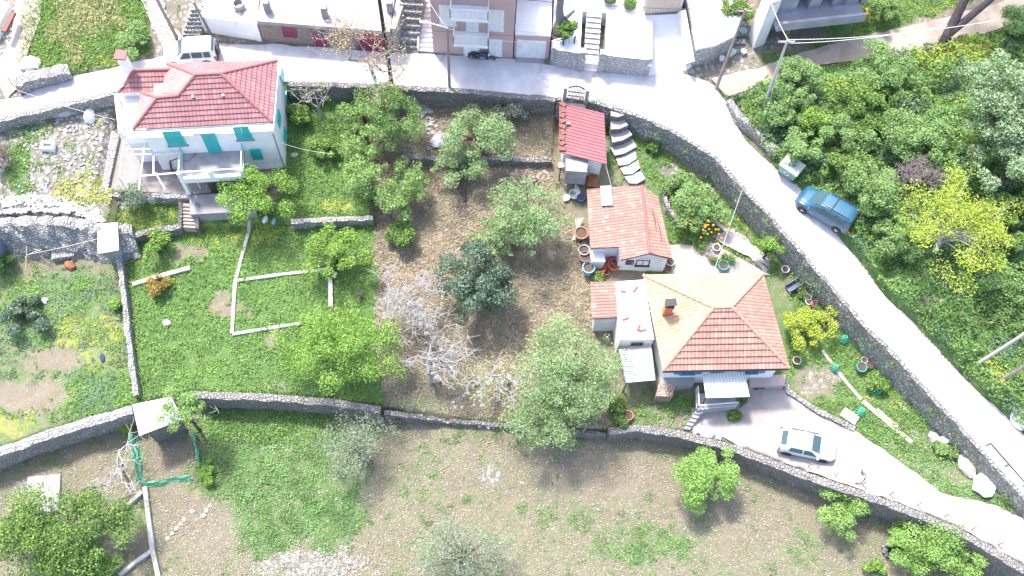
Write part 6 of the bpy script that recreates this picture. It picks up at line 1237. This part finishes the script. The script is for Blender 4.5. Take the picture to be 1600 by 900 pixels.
# ---------------------------------------------------------------- poles and cables
def pole(lb, px, py, tx, ty, h, r, m, arm=0, lamp=False, cross=False, name='utility_pole'):
    b = G(px, py); d = Vector(ray(tx, ty)); zt = b.z + h; s = (zt - CAM_H) / d[2]; tp = Vector((d[0] * s, d[1] * s, zt)); t = thing(name, lb, 'pole', b); MB().tube([b - Vector((0, 0, .3)), b.lerp(tp, .5), tp], [r, r * .85, r * .7], 8).build('shaft', m, t)
    if cross: MB().bar(tp + Vector((-.55, 0, -.3)), tp + Vector((.55, .1, -.3)), .09, .09).build('crossarm', m, t); [MB().lathe(tp + Vector((x, .05 * x, -.25)), [(.04, 0), (.06, .06), (.03, .16)], 8).build('insulator', M_cap, t) for x in (-.5, 0.0, .5)]
    if lamp: a = MB().tube([tp, tp + Vector((-.5, -.1, .35)), tp + Vector((-1.4, .1, .4))], .035, 6).build('arm', M_wmetal, t); MB().box(tp + Vector((-1.55, .1, .36)), (.5, .2, .12)).build('lamp_head', M_wmetal, t, bevel=.03)
    return b, tp
M_dp = plain('dark_pole', (.055, .045, .05), (.03, .025, .03), 3, .8); M_gp = plain('grey_pole', (.30, .26, .24), (.2, .17, .16), 3, .85); M_pp = plain('pale_pole', (.50, .48, .46), (.38, .36, .34), 3, .85)
pA = pole('tall dark tarred pole at the top of the dry plot, leaning left', 613, 138, 590, -18, 8.6, .16, M_dp, cross=True)
pB = pole('slim grey pole with a white lamp arm in front of the pink house', 703, 152, 699, 44, 6.0, .11, M_gp, lamp=True)
pC = pole('pale wooden utility pole at the junction of the road and the dirt track', 1117, 143, 1165, 14, 7.2, .13, plain('brown_pole', (.32, .27, .23), (.22, .18, .16), 3, .85), cross=True)
pD = pole('pale pole rising from the bushes on the roadside bank', 1189, 178, 1231, 62, 7.0, .12, M_pp, cross=True)
pE = pole('grey leaning pole cut off by the right edge, the upper of two', 1520, 573, 1645, 494, 7.6, .13, M_pp)
pF = pole('brown leaning pole cut off by the right edge, the lower of two', 1542, 607, 1655, 541, 7.6, .14, M_gp)
pG = pole('old timber pole beside the cobbled lane, the left of two', 277, 60, 243, -5, 5.5, .14, M_gp, name='timber_pole'); pH = pole('old timber pole leaning over the lane steps', 329, 52, 302, 3, 3.6, .11, M_gp, name='timber_pole')
def cable(lb, a, b, sag=.5, r=.015, m=None):
    a = Vector(a); b = Vector(b); pts = [a.lerp(b, i / 14) - Vector((0, 0, sag * 4 * (i / 14) * (1 - i / 14))) for i in range(15)]; info(MB().tube(pts, r, 4).build('cable', m or M_iron), lb, 'cable')
M_wc = plain('pale_cable', (.62, .6, .6), (.5, .5, .5), 2)
cable('dark cable crossing the white terraces to the junction pole', P(790, -4, 12), pC[1], .4, .02); cable('pale cable from the bank pole above the dirt track, the upper of two', pD[1], P(1555, 32, 14), .5, .02, M_wc); cable('pale cable from the bank pole past the pine trunks, the lower of two', pD[1] + Vector((0, 0, -.4)), P(1480, 40, 13), .4, .02, M_wc)
cable('thick pale cable looping from the top edge to the bank pole', P(1200, -10, 14.6), pD[1], .2, .025, M_wc); cable('white service cable running down from the road wall to the patio', P(1160, 296, 7.2), P(1114, 428, 4.0), .0, .02, M_wc)
cable('pale cable from the lamp pole to the garage side of the pink house', pB[1], P(850, 66, 10.3), .5, .015, M_wc); cable('white cable from the lamp pole up over the pink house', pB[1], P(668, -2, 13), .2, .02, M_wc); cable('white cable from the red-roofed shed to the outbuilding', P(946, 256, 7.1), P(956, 294, 6.0), .0, .02, M_wc)
cable('thin dark cable over the roadside thicket down to the right', pD[1] + Vector((0, 0, -.2)), P(1420, 330, 9.5), .8, .012, M_iron); cable('thin white cable dropping from the bank pole to the road edge', pD[1] + Vector((0, 0, -.3)), P(1186, 215, 7.2), .1, .015, M_wc); cable('thin cable from the white house across the green garden', P(436, 222, 8.0), P(520, 240, 6.5), .3, .012, M_wc)
cable('thin pale cable across the rocky garden to the white house', P(20, 138, 8.0), P(180, 187, 8.4), .3, .012, M_wc); cable('pale twin line from the hut to the wire frame', P(156, 372, 5.0), P(42, 398, 4.2), .1, .02, M_woodl)

# ---------------------------------------------------------------- fences
def fence(name, lb, pts, h, m, npost, rails=(1.,), pr=.03, wire=.008, cat='fence', ph=None):
    P_ = resample([G(*p) for p in pts], npost); t = thing(name, lb, cat, P_[0])
    for p in P_: MB().tube([p - Vector((0, 0, .2)), p + Vector((0, 0, h + .05))], pr, 6).build('post', m, t)
    mb = MB()
    for f in rails:
        for a, b in zip(P_[:-1], P_[1:]): mb.tube([a + Vector((0, 0, h * f)), b + Vector((0, 0, h * f))], wire, 4)
    mb.build('wire', m, t); return t
M_rp = plain('reddish_pipe', (.42, .26, .24), (.3, .2, .18), 5)
mb = None
fence('wire_fence', 'low wire fence of thin posts along the top of the driveway wall', [(1262, 729), (1330, 752), (1400, 777), (1500, 818), (1600, 876)], .9, M_rp, 9, (1., .5), .03, .014)
fence('rod_fence', 'row of thin rusty rods along the gravel path at the upper left', [(58, 40), (52, 62), (45, 82), (22, 136)], 1.1, M_rust, 4, (.9,), .025, .006)
fence('railing_fence', 'thin low railing on the road wall beside the iron gate', [(914, 160), (945, 160), (974, 166)], .9, M_wmetal, 10, (1., .4), .016, .014)
# green net pen
def net(name, lb, pts, h, lean, m):
    P_ = resample([G(*p) for p in pts], 26); mb = MB(); rows = 6; rr = random.Random(4)
    for i, p in enumerate(P_):
        for j in range(rows + 1): f = j / rows; q = p + Vector(lean) * f + Vector((noise.noise(p + Vector((0, 0, j))) * .22, noise.noise(p * 1.3 + Vector((5, 0, j))) * .22, h * f * (1 + .12 * noise.noise(p * 2)))); mb.v.append(tuple(q))
    for i in range(25):
        for j in range(rows): a = i * (rows + 1) + j; mb.f.append((a, a + 1, a + rows + 2, a + rows + 1)); mb.uv.append(None)
    o = mb.build('net', m); o.modifiers.new('s', 'SOLIDIFY').thickness = .012; t = thing(name, lb, 'net fence', P_[0]); o.parent = t; o.location = Vector(o.location) - P_[0]
    for k in range(0, 26, 6): p = P_[k]; MB().tube([p, p + Vector(lean) + Vector((0, 0, h + .08))], .03, 6).build('post', M_woodl, t)
def netmat():
    t = NT('green_net', .8); t.color(t.mix(t.noise(5, 4).outputs[0], (.06, .36, .18), (.20, .58, .36))); tr = t.nd('ShaderNodeBsdfTransparent'); mx = t.nd('ShaderNodeMixShader'); mx.inputs[0].default_value = .3; t.ln(t.b.outputs[0], mx.inputs[1]); t.ln(tr.outputs[0], mx.inputs[2]); t.ln(mx.outputs[0], t.n['Material Output'].inputs[0]); return t.m
M_net = netmat()
net('net_fence', 'sagging green net fence down the left side of the pen', [(217, 684), (221, 720), (226, 760)], 1.0, (-.35, 0, 0), M_net); net('net_fence', 'crumpled green net along the lower edge of the pen', [(226, 762), (250, 760), (275, 752), (300, 752)], .45, (-.05, .3, 0), M_net); net('net_fence', 'narrow green net on the right side of the pen under the young tree', [(307, 680), (312, 725)], .8, (0, .1, 0), M_net)

# ---------------------------------------------------------------- pots and garden things
def pot(lb, px, py, r, c, plant=None, h=None, seed=0, grp=None, name='flower_pot', cat='flower pot', zb=None):
    h = h or r * 1.5; b = G(px, py) if zb is None else P(px, py, zb); t = thing(name, lb, cat, b, grp); m = plain('pot_%02d%02d%02d' % tuple(int(v * 99) for v in c), c, sc(c, .75), 5, .6)
    MB().lathe(b, [(r * .7, 0), (r * .95, h * .85), (r * 1.08, h * .86), (r * 1.08, h), (r * .9, h), (r * .85, h * .82)], 16).build('body', m, t, smooth=False); MB().lathe(b + Vector((0, 0, h * .8)), [(r * .86, 0), (r * .84, .03)], 14).build('soil', plain('pot_soil', (.07, .05, .04), (.12, .09, .06), 6), t)
    if plant:
        rg = np.random.default_rng(int(px + py)); n = int(260 * plant); e = rg.normal(size=(n, 3)); e[:, 2] = abs(e[:, 2]); V, F = leafquads(np.array(b) + [0, 0, h] + e * [r * .6 * plant, r * .6 * plant, .18 * plant], .11 * rg.uniform(.6, 1.3, n), .5, .5, rg); npmesh('foliage', V, F, varcol(n, (.06, .16, .03), (.2, .34, .07), rg, (.6, .06, .2) if seed == 1 else None, .08), LEAF, t)
    return t
TC, TE, DK, WH, MG, GY = (.42, .18, .11), (.05, .32, .30), (.06, .07, .09), (.75, .75, .74), (.5, .04, .18), (.34, .35, .37)
for a in [
 ('dark pot at the upper end of the patio row', 1081, 377, .22, DK, 1), ('small yellow-green planted pot beside the dark pot on the patio', 1087, 384, .18, (.3, .36, .1), 1.2), ('small pink pot on the patio stones', 1101, 379, .18, (.6, .2, .3), .8), ('terracotta pot with leafy plant on the patio stones', 1094, 390, .22, TC, 1.3), ('round white pot on the patio', 1118, 390, .27, WH, None),
 ('magenta pot in the patio row', 1112, 409, .22, MG, .8), ('dark green pot between the magenta and teal pots', 1119, 412, .22, (.05, .14, .1), .9), ('large teal pot near the corner of the orange roof', 1128, 419, .36, TE, None), ('teal pot with greenery right of the patio row', 1141, 409, .24, TE, 1.2), ('small pot with red flowers at the end of the patio row', 1130, 404, .18, TC, 1),
 ('white-rimmed pot by the outbuilding corner, the upper of two', 1046, 413, .3, (.5, .46, .44), None), ('brown pot by the outbuilding corner, the lower of two', 1043, 423, .26, (.28, .16, .12), None), ('round terracotta jar beside the plot edge', 907, 370, .46, TC, None), ('small terracotta pot below the terracotta jar', 908, 383, .24, TC, None),
 ('grey metal drum beside the outbuilding, the upper of two', 911, 398, .38, GY, None), ('brown metal drum beside the outbuilding, the lower of two', 913, 409, .40, (.22, .13, .12), None), ('dark tub near the drums and the plot edge', 911, 390, .26, DK, None), ('blue bucket below the lean-to', 907, 313, .28, (.03, .14, .5), None), ('light blue barrel left of the white cabinet', 918, 426, .42, (.22, .42, .58), None),
 ('wide terracotta tub beside the white cabinet', 958, 418, .42, (.5, .14, .08), None), ('small red pot in front of the wide terracotta tub', 946, 428, .24, (.45, .1, .07), None),
 ('black pot on the slope, first below the grey crate', 1247, 455, .26, DK, .5), ('brown pot on the slope below the black pot', 1250, 464, .22, (.3, .22, .12), .8), ('blue-grey pot in the row under the retaining wall', 1260, 467, .24, (.25, .32, .4), None), ('small white pot in the row under the retaining wall', 1262, 474, .22, WH, None), ('crimson pot in the row under the retaining wall', 1269, 477, .24, MG, None), ('terracotta pot in the row beneath the crimson pot', 1272, 486, .2, TC, .8), ('teal pot with plant at the end of the row under the wall', 1278, 496, .3, TE, 1), ('terracotta pot at the lower end of the row', 1289, 499, .26, TC, None),
 ('teal tub among the planters below the retaining wall', 1343, 577, .34, TE, None), ('purple pot beside the teal tub', 1356, 573, .24, (.2, .06, .16), None), ('pale pink pot above the teal tub', 1348, 565, .22, (.62, .45, .42), None), ('beige pot with a dark hole at the orange roof corner', 1243, 566, .28, (.62, .56, .42), None), ('round white pot beside the brush heap on the slope', 1225, 424, .26, WH, None),
 ('terracotta pot with dark plant below the yard of the orange-roofed house', 980, 652, .34, (.55, .2, .16), None), ('black pot against the east ledge, the left of two', 1180, 606, .22, DK, None), ('black pot against the east ledge, the right of two', 1189, 605, .22, DK, None), ('green plant pot on the porch step, the left of two', 1146, 627, .24, (.06, .18, .14), .8), ('green plant pot on the porch step, the right of two', 1160, 628, .24, (.06, .18, .14), .8)]:
    lb, px, py, r, c, pl = a; drum = 'drum' in lb or 'barrel' in lb or 'bucket' in lb or 'tub' in lb; pot(lb, px, py, r, c, pl, seed=1 if 'red flowers' in lb else 0, name='barrel' if 'drum' in lb or 'barrel' in lb else 'bucket' if 'bucket' in lb else 'tub' if 'tub' in lb else 'flower_pot', cat='barrel' if 'drum' in lb or 'barrel' in lb else 'bucket' if 'bucket' in lb else 'tub' if 'tub' in lb else 'flower pot', h=r * 2.2 if ('drum' in lb or 'barrel' in lb) else None)
def one(name, lb, cat, mb, m, bevel=.0, **k): return info(mb.build(name, m, bevel=bevel, **k), lb, cat)
def gbox(name, lb, cat, px, py, size, m, rz=0., bevel=.02, dz=0): b = G(px, py); return one(name, lb, cat, MB().box(b + Vector((0, 0, size[2] / 2 - .05 + dz)), size, rz), m, bevel)
t = thing('crate', 'long blue-grey crate on the slope above the pot row', 'crate', G(1243, 446)); b = G(1243, 446); M_cr8 = plain('crate_grey', (.16, .19, .26), (.1, .12, .17), 4)
for s_ in (-.27, .27): MB().box(b + Vector((s_ * -.55, s_ * .8, .25)), (1.5, .06, .5), .62).build('side_panel', M_cr8, t)
MB().box(b + Vector((0, 0, .1)), (1.5, .55, .08), .62).build('base', M_cr8, t)
gbox('stone_block', 'white rectangular block beside the driveway lawn', 'stone block', 1326, 652, (1.1, .65, .35), M_white, -.6)
for lb, p0, p1, w in (('long pale plank on the right-hand lawn, the outer of two', (1348, 628), (1424, 692), .3), ('shorter pale plank on the right-hand lawn, the inner of two', (1369, 640), (1402, 668), .22), ('thin bleached plank in the brush under the wall', (1402, 628), (1420, 646), .12), ('short pale board on the slope of the upper garden', (1104, 287), (1116, 302), .25)):
    a, b = G(*p0), G(*p1); one('plank', lb, 'plank', MB().bar(a + Vector((0, 0, .08)), b + Vector((0, 0, .08)), w, .07), M_woodl)
M_gn = plain('green_plastic_net', (.05, .45, .28), (.12, .6, .4), 6, .5)
for i, (px, py, lb) in enumerate(((1303, 577, 'green plastic net sleeve on the lawn beside the edging strip'), (1317, 532, 'small green net cover at the foot of the wall by the yellow shrub'), (1367, 609, 'large green net cover left of the dark shrub'), (1343, 645, 'green net sleeve round a seedling above the white block'))):
    b = G(px, py); t = thing('plant_guard', lb, 'plant guard', b); mb = MB(); r = (.25, .3, .42, .32)[i]
    for k in range(10): a = 2 * math.pi * k / 10; mb.tube([b + Vector((r * math.cos(a), r * math.sin(a), 0)), b + Vector((r * .8 * math.cos(a + .3), r * .8 * math.sin(a + .3), .4)), b + Vector((r * .3 * math.cos(a), r * .3 * math.sin(a), .7))], .035, 4)
    mb.build('net', M_gn, t); MB().tube([b, b + Vector((0, 0, .8))], .02, 5).build('stake', M_woodl, t)
for lb, px, py, r, m, sq in (('white boulder at the lower end of the right-hand lawn', 1535, 760, .85, M_white, (1, .8, .5)), ('brown-stained boulder beside the white boulder', 1508, 728, .75, plain('stained_rock', (.6, .5, .44), (.42, .3, .24), 1.5), (1, .7, .6)), ('grey block stone at the foot of the retaining wall, the left of two', 1457, 684, .42, M_rock, (1, .8, .7)), ('grey block stone at the foot of the retaining wall, the right of two', 1473, 690, .55, M_rock, (1, .7, .7)),
    ('white weathered rock below the road wall in the rocky garden', 141, 184, .55, M_white, (.7, 1, 1)), ('heap of pale rock under the road wall in the rocky garden', 101, 176, .7, M_rock, (1, .7, .7)), ('large white boulder in the grass by the gravel path', 49, 103, .75, M_white, (1, .8, .6)), ('white stone in the meadow beside the round well', 1400, 870, .2, M_white, (1, .8, .6)), ('round grey stone in the green garden', 261, 505, .3, M_rock, (1, .8, .6)),
    ('blue-grey flat boulder in the upper part of the plot', 690, 222, .75, plain('blue_rock', (.38, .38, .44), (.26, .26, .32), 1.5), (.7, 1.2, .5)), ('pale stone at the end of the lower left plot', 70, 470, .25, M_white, (1, .8, .6)), ('brown rock in the lower left plot', 110, 415, .4, M_rust, (1, .8, .6)), ('grey stone on the grass beside the white house', 460, 243, .28, M_rock, (.7, 1, .6)), ('dark stone in the lower part of the plot', 684, 592, .3, M_conc, (1, .8, .7))):
    b = G(px, py); one('boulder', lb, 'boulder', MB().rock(b + Vector((0, 0, r * .25)), r, int(px), sq, 2), m)
# planter box, concrete block basins, slab
b = G(617, 652); t = thing('wooden_trough', 'small brown open box at the lower left corner of the plot', 'trough', b)
for x, y, sx, sy in ((-.5, 0, .12, .8), (.5, 0, .12, .8), (0, -.36, .9, .1), (0, .36, .9, .1)): MB().box(b + Vector((x, y, .25)), (sx, sy, .5)).build('side_panel', plain('brown_board', (.26, .18, .15), (.18, .12, .1), 4), t)
MB().box(b + Vector((0, 0, .06)), (.9, .66, .06)).build('base', M_dark, t)
b = G(77, 231); t = thing('stone_basin', 'small square white stone basin in the rocky garden', 'basin', b)
for x, y, sx, sy in ((-.4, 0, .12, .62), (.4, 0, .12, .62), (0, -.25, .7, .12), (0, .25, .7, .12)): MB().box(b + Vector((x, y, .2)), (sx, sy, .45), 0).build('side_panel', M_white, t)
MB().box(b + Vector((0, 0, .08)), (.7, .4, .1)).build('base', M_cap, t)
pp = [G(44, 745), G(96, 741), G(95, 800), G(42, 806)]; z = max(p.z for p in pp); one('concrete_slab', 'pale concrete slab above the dark citrus tree', 'slab', MB().prism(orient([p.xy for p in pp]), z - .5, z + .12), M_cap, .03)
pp = [G(84, 390), G(119, 387), G(119, 404), G(84, 410)]; z = max(p.z for p in pp); one('concrete_slab', 'grey stone platform at the foot of the rubble bank', 'slab', MB().prism(orient([p.xy for p in pp]), z - .3, z + .4), S_white, .03)
pp = [G(1545, 697), G(1600, 762), G(1592, 770), G(1537, 704)]; z = 5.2; t = thing('drain_channel', 'long narrow drain outlined in the road at the right edge', 'drain', G(1568, 735)); mb = MB()
for p0, p1 in (((1545, 694), (1610, 768)), ((1536, 699), (1600, 778)), ((1545, 694), (1536, 699)), ((1573, 727), (1564, 732)), ((1600, 757), (1592, 765))): mb.bar(G(*p0) + Vector((0, 0, .24)), G(*p1) + Vector((0, 0, .24)), .07, .05)
mb.build('frame', M_iron, t)
b = G(1597, 655); b.z += .22; one('manhole_cover', 'round white manhole slab at the right road edge', 'manhole cover', MB().lathe(b, [(.75, -.3), (.75, 0), (.7, .03)], 28), M_white)
b = G(1394, 856); t = thing('stone_well', 'dark round stone well ring with a purple bucket in it beside the light bush', 'well', b); mb = MB()
for k in range(14): a = 2 * math.pi * k / 14; mb.rock(b + Vector((.62 * math.cos(a), .62 * math.sin(a), .12)), .2, k, (1, 1, .9))
mb.build('ring', S_dark, t); MB().lathe(b, [(.5, 0), (.48, .08)], 16).build('water', M_dark, t); MB().lathe(b + Vector((.1, .1, .05)), [(.16, 0), (.2, .3), (.16, .3), (.12, .06)], 14).build('bucket', plain('purple_plastic', (.2, .08, .12)), t)
b = G(1128, 737); t = thing('black_drum', 'black plastic drum with a pale lid beside the round meadow tree', 'barrel', b); MB().lathe(b + Vector((0, 0, .25)), [(.2, -.45), (.26, -.4), (.26, .4), (.2, .45)], 14, axis=(.5, .7, .25)).build('body', M_black, t); MB().lathe(b + Vector((0, 0, .25)) + Vector((.5, .7, .25)).normalized() * .46, [(.14, 0), (.1, .05)], 12, axis=(.5, .7, .25)).build('lid', M_wmetal, t)
# cats on the driveway edge
def cat_(lb, px, py, yaw, cb, cpatch, s=1.):
    t = thing('cat', lb, 'cat', (0, 0, 0)); me = bpy.data.meshes.new('body')
    vs_ = [((0, 0, .12), .085), ((.12, 0, .13), .08), ((.2, 0, .17), .05), ((.27, 0, .2), .058), ((.32, 0, .185), .03), ((-.1, 0, .11), .08), ((-.18, .04, .07), .03), ((-.28, .1, .04), .02), ((-.34, .2, .03), .014), ((.16, .06, .05), .03), ((.26, .07, .02), .022), ((.16, -.06, .05), .03), ((.26, -.07, .02), .022), ((-.12, .09, .04), .035), ((0, .11, .02), .02), ((-.12, -.09, .04), .035), ((0, -.11, .02), .02), ((.26, .035, .27), .014), ((.26, -.035, .27), .014)]
    ed = [(0, 1), (1, 2), (2, 3), (3, 4), (0, 5), (5, 6), (6, 7), (7, 8), (1, 9), (9, 10), (1, 11), (11, 12), (5, 13), (13, 14), (5, 15), (15, 16), (3, 17), (3, 18)]
    me.from_pydata([tuple(c * s for c in v[0]) for v in vs_], ed, []); o = bpy.data.objects.new('body', me); col.objects.link(o); o.parent = t; sk = o.modifiers.new('skin', 'SKIN'); me.skin_vertices or None
    for i, v in enumerate(vs_): me.skin_vertices[0].data[i].radius = (v[1] * s, v[1] * s)
    me.skin_vertices[0].data[0].use_root = True; o.modifiers.new('sub', 'SUBSURF').render_levels = 1
    m = NT('cat_fur_%d' % px, .9); m.color(m.mix(m.ramp(m.noise(6, 1).outputs[0], [(.48, 0), (.52, 1)]), cb, cpatch)); me.materials.append(m.m)
    b = G(px, py); t.location = b + Vector((0, 0, .14)); t.rotation_euler = (0, 0, yaw)
try:
    cat_('white cat with black patches lying by the driveway edge', 1343, 752, .9, (.75, .73, .7), (.03, .03, .03), 1.25); cat_('small dark cat sitting just above the white cat on the driveway', 1348, 742, 2.2, (.05, .045, .04), (.2, .17, .14), .9)
except Exception as ex: print('cat', ex)
# wheelbarrow, chair, frames
b = G(925, 288); t = thing('wheelbarrow', 'reddish wheelbarrow parked beside the lean-to', 'wheelbarrow', b); mb = MB(); mb.hexa([b + Vector(v) for v in ((-.25, -.35, .35), (.25, -.35, .35), (.25, .3, .35), (-.25, .3, .35))], [b + Vector(v) for v in ((-.36, -.5, .62), (.36, -.5, .62), (.36, .45, .62), (-.36, .45, .62))]); mb.build('tray', M_rust, t)
MB().lathe(b + Vector((-.04, -.62, .2)), [(.2, 0), (.2, .08)], 14, axis=(1, 0, 0)).build('wheel', M_tyre, t)
for s_ in (-.22, .22): MB().tube([b + Vector((s_ * .3, -.62, .2)), b + Vector((s_, 0, .34)), b + Vector((s_ * 1.2, .95, .6))], .025, 6).build('handle', M_rust, t)
b = G(1100, 397); t = thing('garden_table', 'overturned pale garden table with dark legs on the patio', 'table', b); MB().lathe(b, [(.5, .02), (.52, .07), (.45, .09)], 18).build('tabletop', plain('peach_plastic', (.66, .52, .44), (.58, .44, .38), 3), t)
for k in range(4): a = math.pi / 2 * k + .5; MB().tube([b + Vector((.2 * math.cos(a), .2 * math.sin(a), .08)), b + Vector((.5 * math.cos(a), .5 * math.sin(a), .6))], .03, 6).build('leg', M_iron, t)
rr = random.Random(8)
b = G(954, 420); mb = MB()
for k in range(12): a = rr.uniform(0, 6.28); p = b + Vector((rr.uniform(-.5, .5), rr.uniform(-.4, .4), .5)); mb.tube([p, p + Vector((math.cos(a), math.sin(a), .3)) * .6], .035, 5)
one('scrap_heap', 'tangle of orange-red metal frames over the terracotta tub', 'scrap', mb, paint('orange_red', (.55, .1, .04), .6))
b = G(899, 362); mb = MB()
for k in range(5): mb.tube([b + Vector((rr.uniform(-.3, .3), -.7, .05)), b + Vector((rr.uniform(-.3, .5), .8, .6))], .03, 5)
one('stick_bundle', 'white poles leaning together by the plot edge', 'poles', mb, M_wmetal)
b = G(897, 306); t = thing('wash_tub', 'white basin and rags heaped below the brick bench', 'tub', b); MB().lathe(b, [(.28, 0), (.4, .3), (.36, .3), (.25, .05)], 16).build('basin', M_wmetal, t); MB().rock(b + Vector((-.5, -.25, .12)), .3, 5, (1, .8, .5), 2).build('rag', M_white, t); MB().rock(b + Vector((.2, .35, .12)), .34, 6, (1.4, .7, .4), 2).build('rag', M_wmetal, t)
t = thing('clothesline_frame', 'crooked pale timber frame at the foot of the rubble bank', 'clothesline', G(40, 420))  # pole frame of a clothesline, not a plant support
for a, b in (((40, 422), (42, 385)), ((52, 395), (50, 378)), ((42, 398), (65, 390)), ((42, 385), (62, 392))): MB().tube([P(*a, 3.2), P(*b, 4.2)], .035, 5).build('pole', M_woodl, t)
t = thing('garden_post', 'white concrete post with a small slab at the short border of the green garden', 'post', G(516, 430)); b = G(516, 430); MB().box(b + Vector((0, 0, .5)), (.16, .16, 1.1)).build('post', M_white, t); MB().box(b + Vector((.1, -.05, .12)), (.7, .4, .2)).build('slab', M_white, t)
t = thing('hose_roll', 'white and grey junk under the bright tree left of the terrace wall', 'junk', G(415, 345)); b = G(415, 345)
MB().rock(b + Vector((0, 0, .2)), .3, 3, (1, .6, .5), 2).build('bag', M_wmetal, t); MB().rock(b + Vector((.6, -.1, .15)), .25, 4, (1, .6, .5), 2).build('bag', plain('blue_bag', (.3, .45, .55)), t)
one('cloth', 'dark blue cloth dropped in the left garden', 'cloth', MB().rock(G(160, 560) + Vector((0, 0, .03)), .3, 7, (1.2, .6, .25), 2), plain('navy_cloth', (.03, .05, .12)))
t = thing('terrace_plant', 'round green plant in a pale bowl on the white terrace, the left of two', 'potted plant', P(952, 3, 9.3)); 
t.location = P(952, 3, 9.3)
def bowlplant(t, px, py, z):
    b = P(px, py, z); MB().lathe(b, [(.3, 0), (.5, .35), (.42, .36), (.3, .2)], 16).build('bowl', M_cap, t); rg = np.random.default_rng(px); n = 900; e = rg.normal(size=(n, 3)); e /= np.linalg.norm(e, axis=1)[:, None]; V, F = leafquads(np.array(b) + [0, 0, .6] + e * [.5, .5, .4] * rg.uniform(.7, 1, (n, 1)), .12, .5, .5, rg); npmesh('foliage', V, F, varcol(n, (.07, .18, .03), (.2, .36, .08), rg), LEAF, t)
bowlplant(t, 952, 3, 9.3); t = thing('terrace_plant', 'round green plant in a pale bowl on the white terrace, the right of two', 'potted plant', P(983, 12, 9.3)); bowlplant(t, 983, 12, 9.3)
mb = MB()
for px, py in ((1141, 87), (1145, 84), (1161, 84), (1127, 94)): q = G(px, py); mb.lathe(q, [(.16, 0), (.2, .3), (.05, .3)], 10)
t = thing('paint_tins', 'white tins standing at the foot of the unfinished building steps', 'tins', G(1145, 88)); 
for px, py in ((1141, 87), (1145, 84), (1161, 84), (1127, 94)): MB().lathe(G(px, py), [(.16, 0), (.2, .34), (.17, .34), (.15, .25)], 12).build('tin', M_wmetal, t)
b = G(1160, 52); one('teal_bowl', 'round pale teal basin on the overgrown steps', 'basin', MB().lathe(b + Vector((0, 0, .2)), [(.2, 0), (.3, .12), (.26, .12), (.1, .04)], 16), plain('teal_plastic', (.35, .62, .60)))
h = thing('overgrown_steps', 'weedy stone steps between the white ramp block and the unfinished building', 'steps', G(1145, 70))
for i in range(6): p = G(1150, 80 - i * 13); MB().box(Vector((p.x, p.y, p.z - .1 + .05 * i)), (1.3, .45, .5), .15).build('step', S_white, h, bevel=.03)
for k, (pp, lb) in enumerate((([(300, 800), (288, 812), (276, 826), (262, 842)], 'crooked line of pale stones in the bare patch at the lower left'), ([(328, 790), (318, 806)], 'short line of pale stones right of the net pen'))):
    dd = densify([G(*p) for p in pp], .35); mb = MB(); [mb.rock(p, .17, i + k * 50) for i, p in enumerate(dd)]; one('stone_line', lb, 'stones', mb, plain('yellowish_rock', (.5, .46, .34), (.4, .36, .28), 2))
# oranges on the airy citrus and yellow blossoms
rg = np.random.default_rng(3); t = thing('citrus_tree', 'airy small orange tree with fruit above the patio pots', 'tree', G(1098, 365)); 
bpy.data.objects.remove(t)
M_of = plain('orange_fruit', (.62, .26, .02), (.7, .4, .04), 3, .5)
tr_ = tree('airy small orange tree with fruit above the patio pots', 1108, 345, 36, 28, 'bush', name='orange_tree', zc=1.6, hole=.4)
rr = random.Random(6); c0 = P(1115, 352, hz(*wloc(tr_).xy) + 2.2)
for k in range(30): MB().rock(c0 + Vector((rr.gauss(0, 1.1), rr.gauss(0, .5), rr.uniform(-.5, .3))), .08, k, (1, 1, 1), 1).build('orange', M_of, tr_)
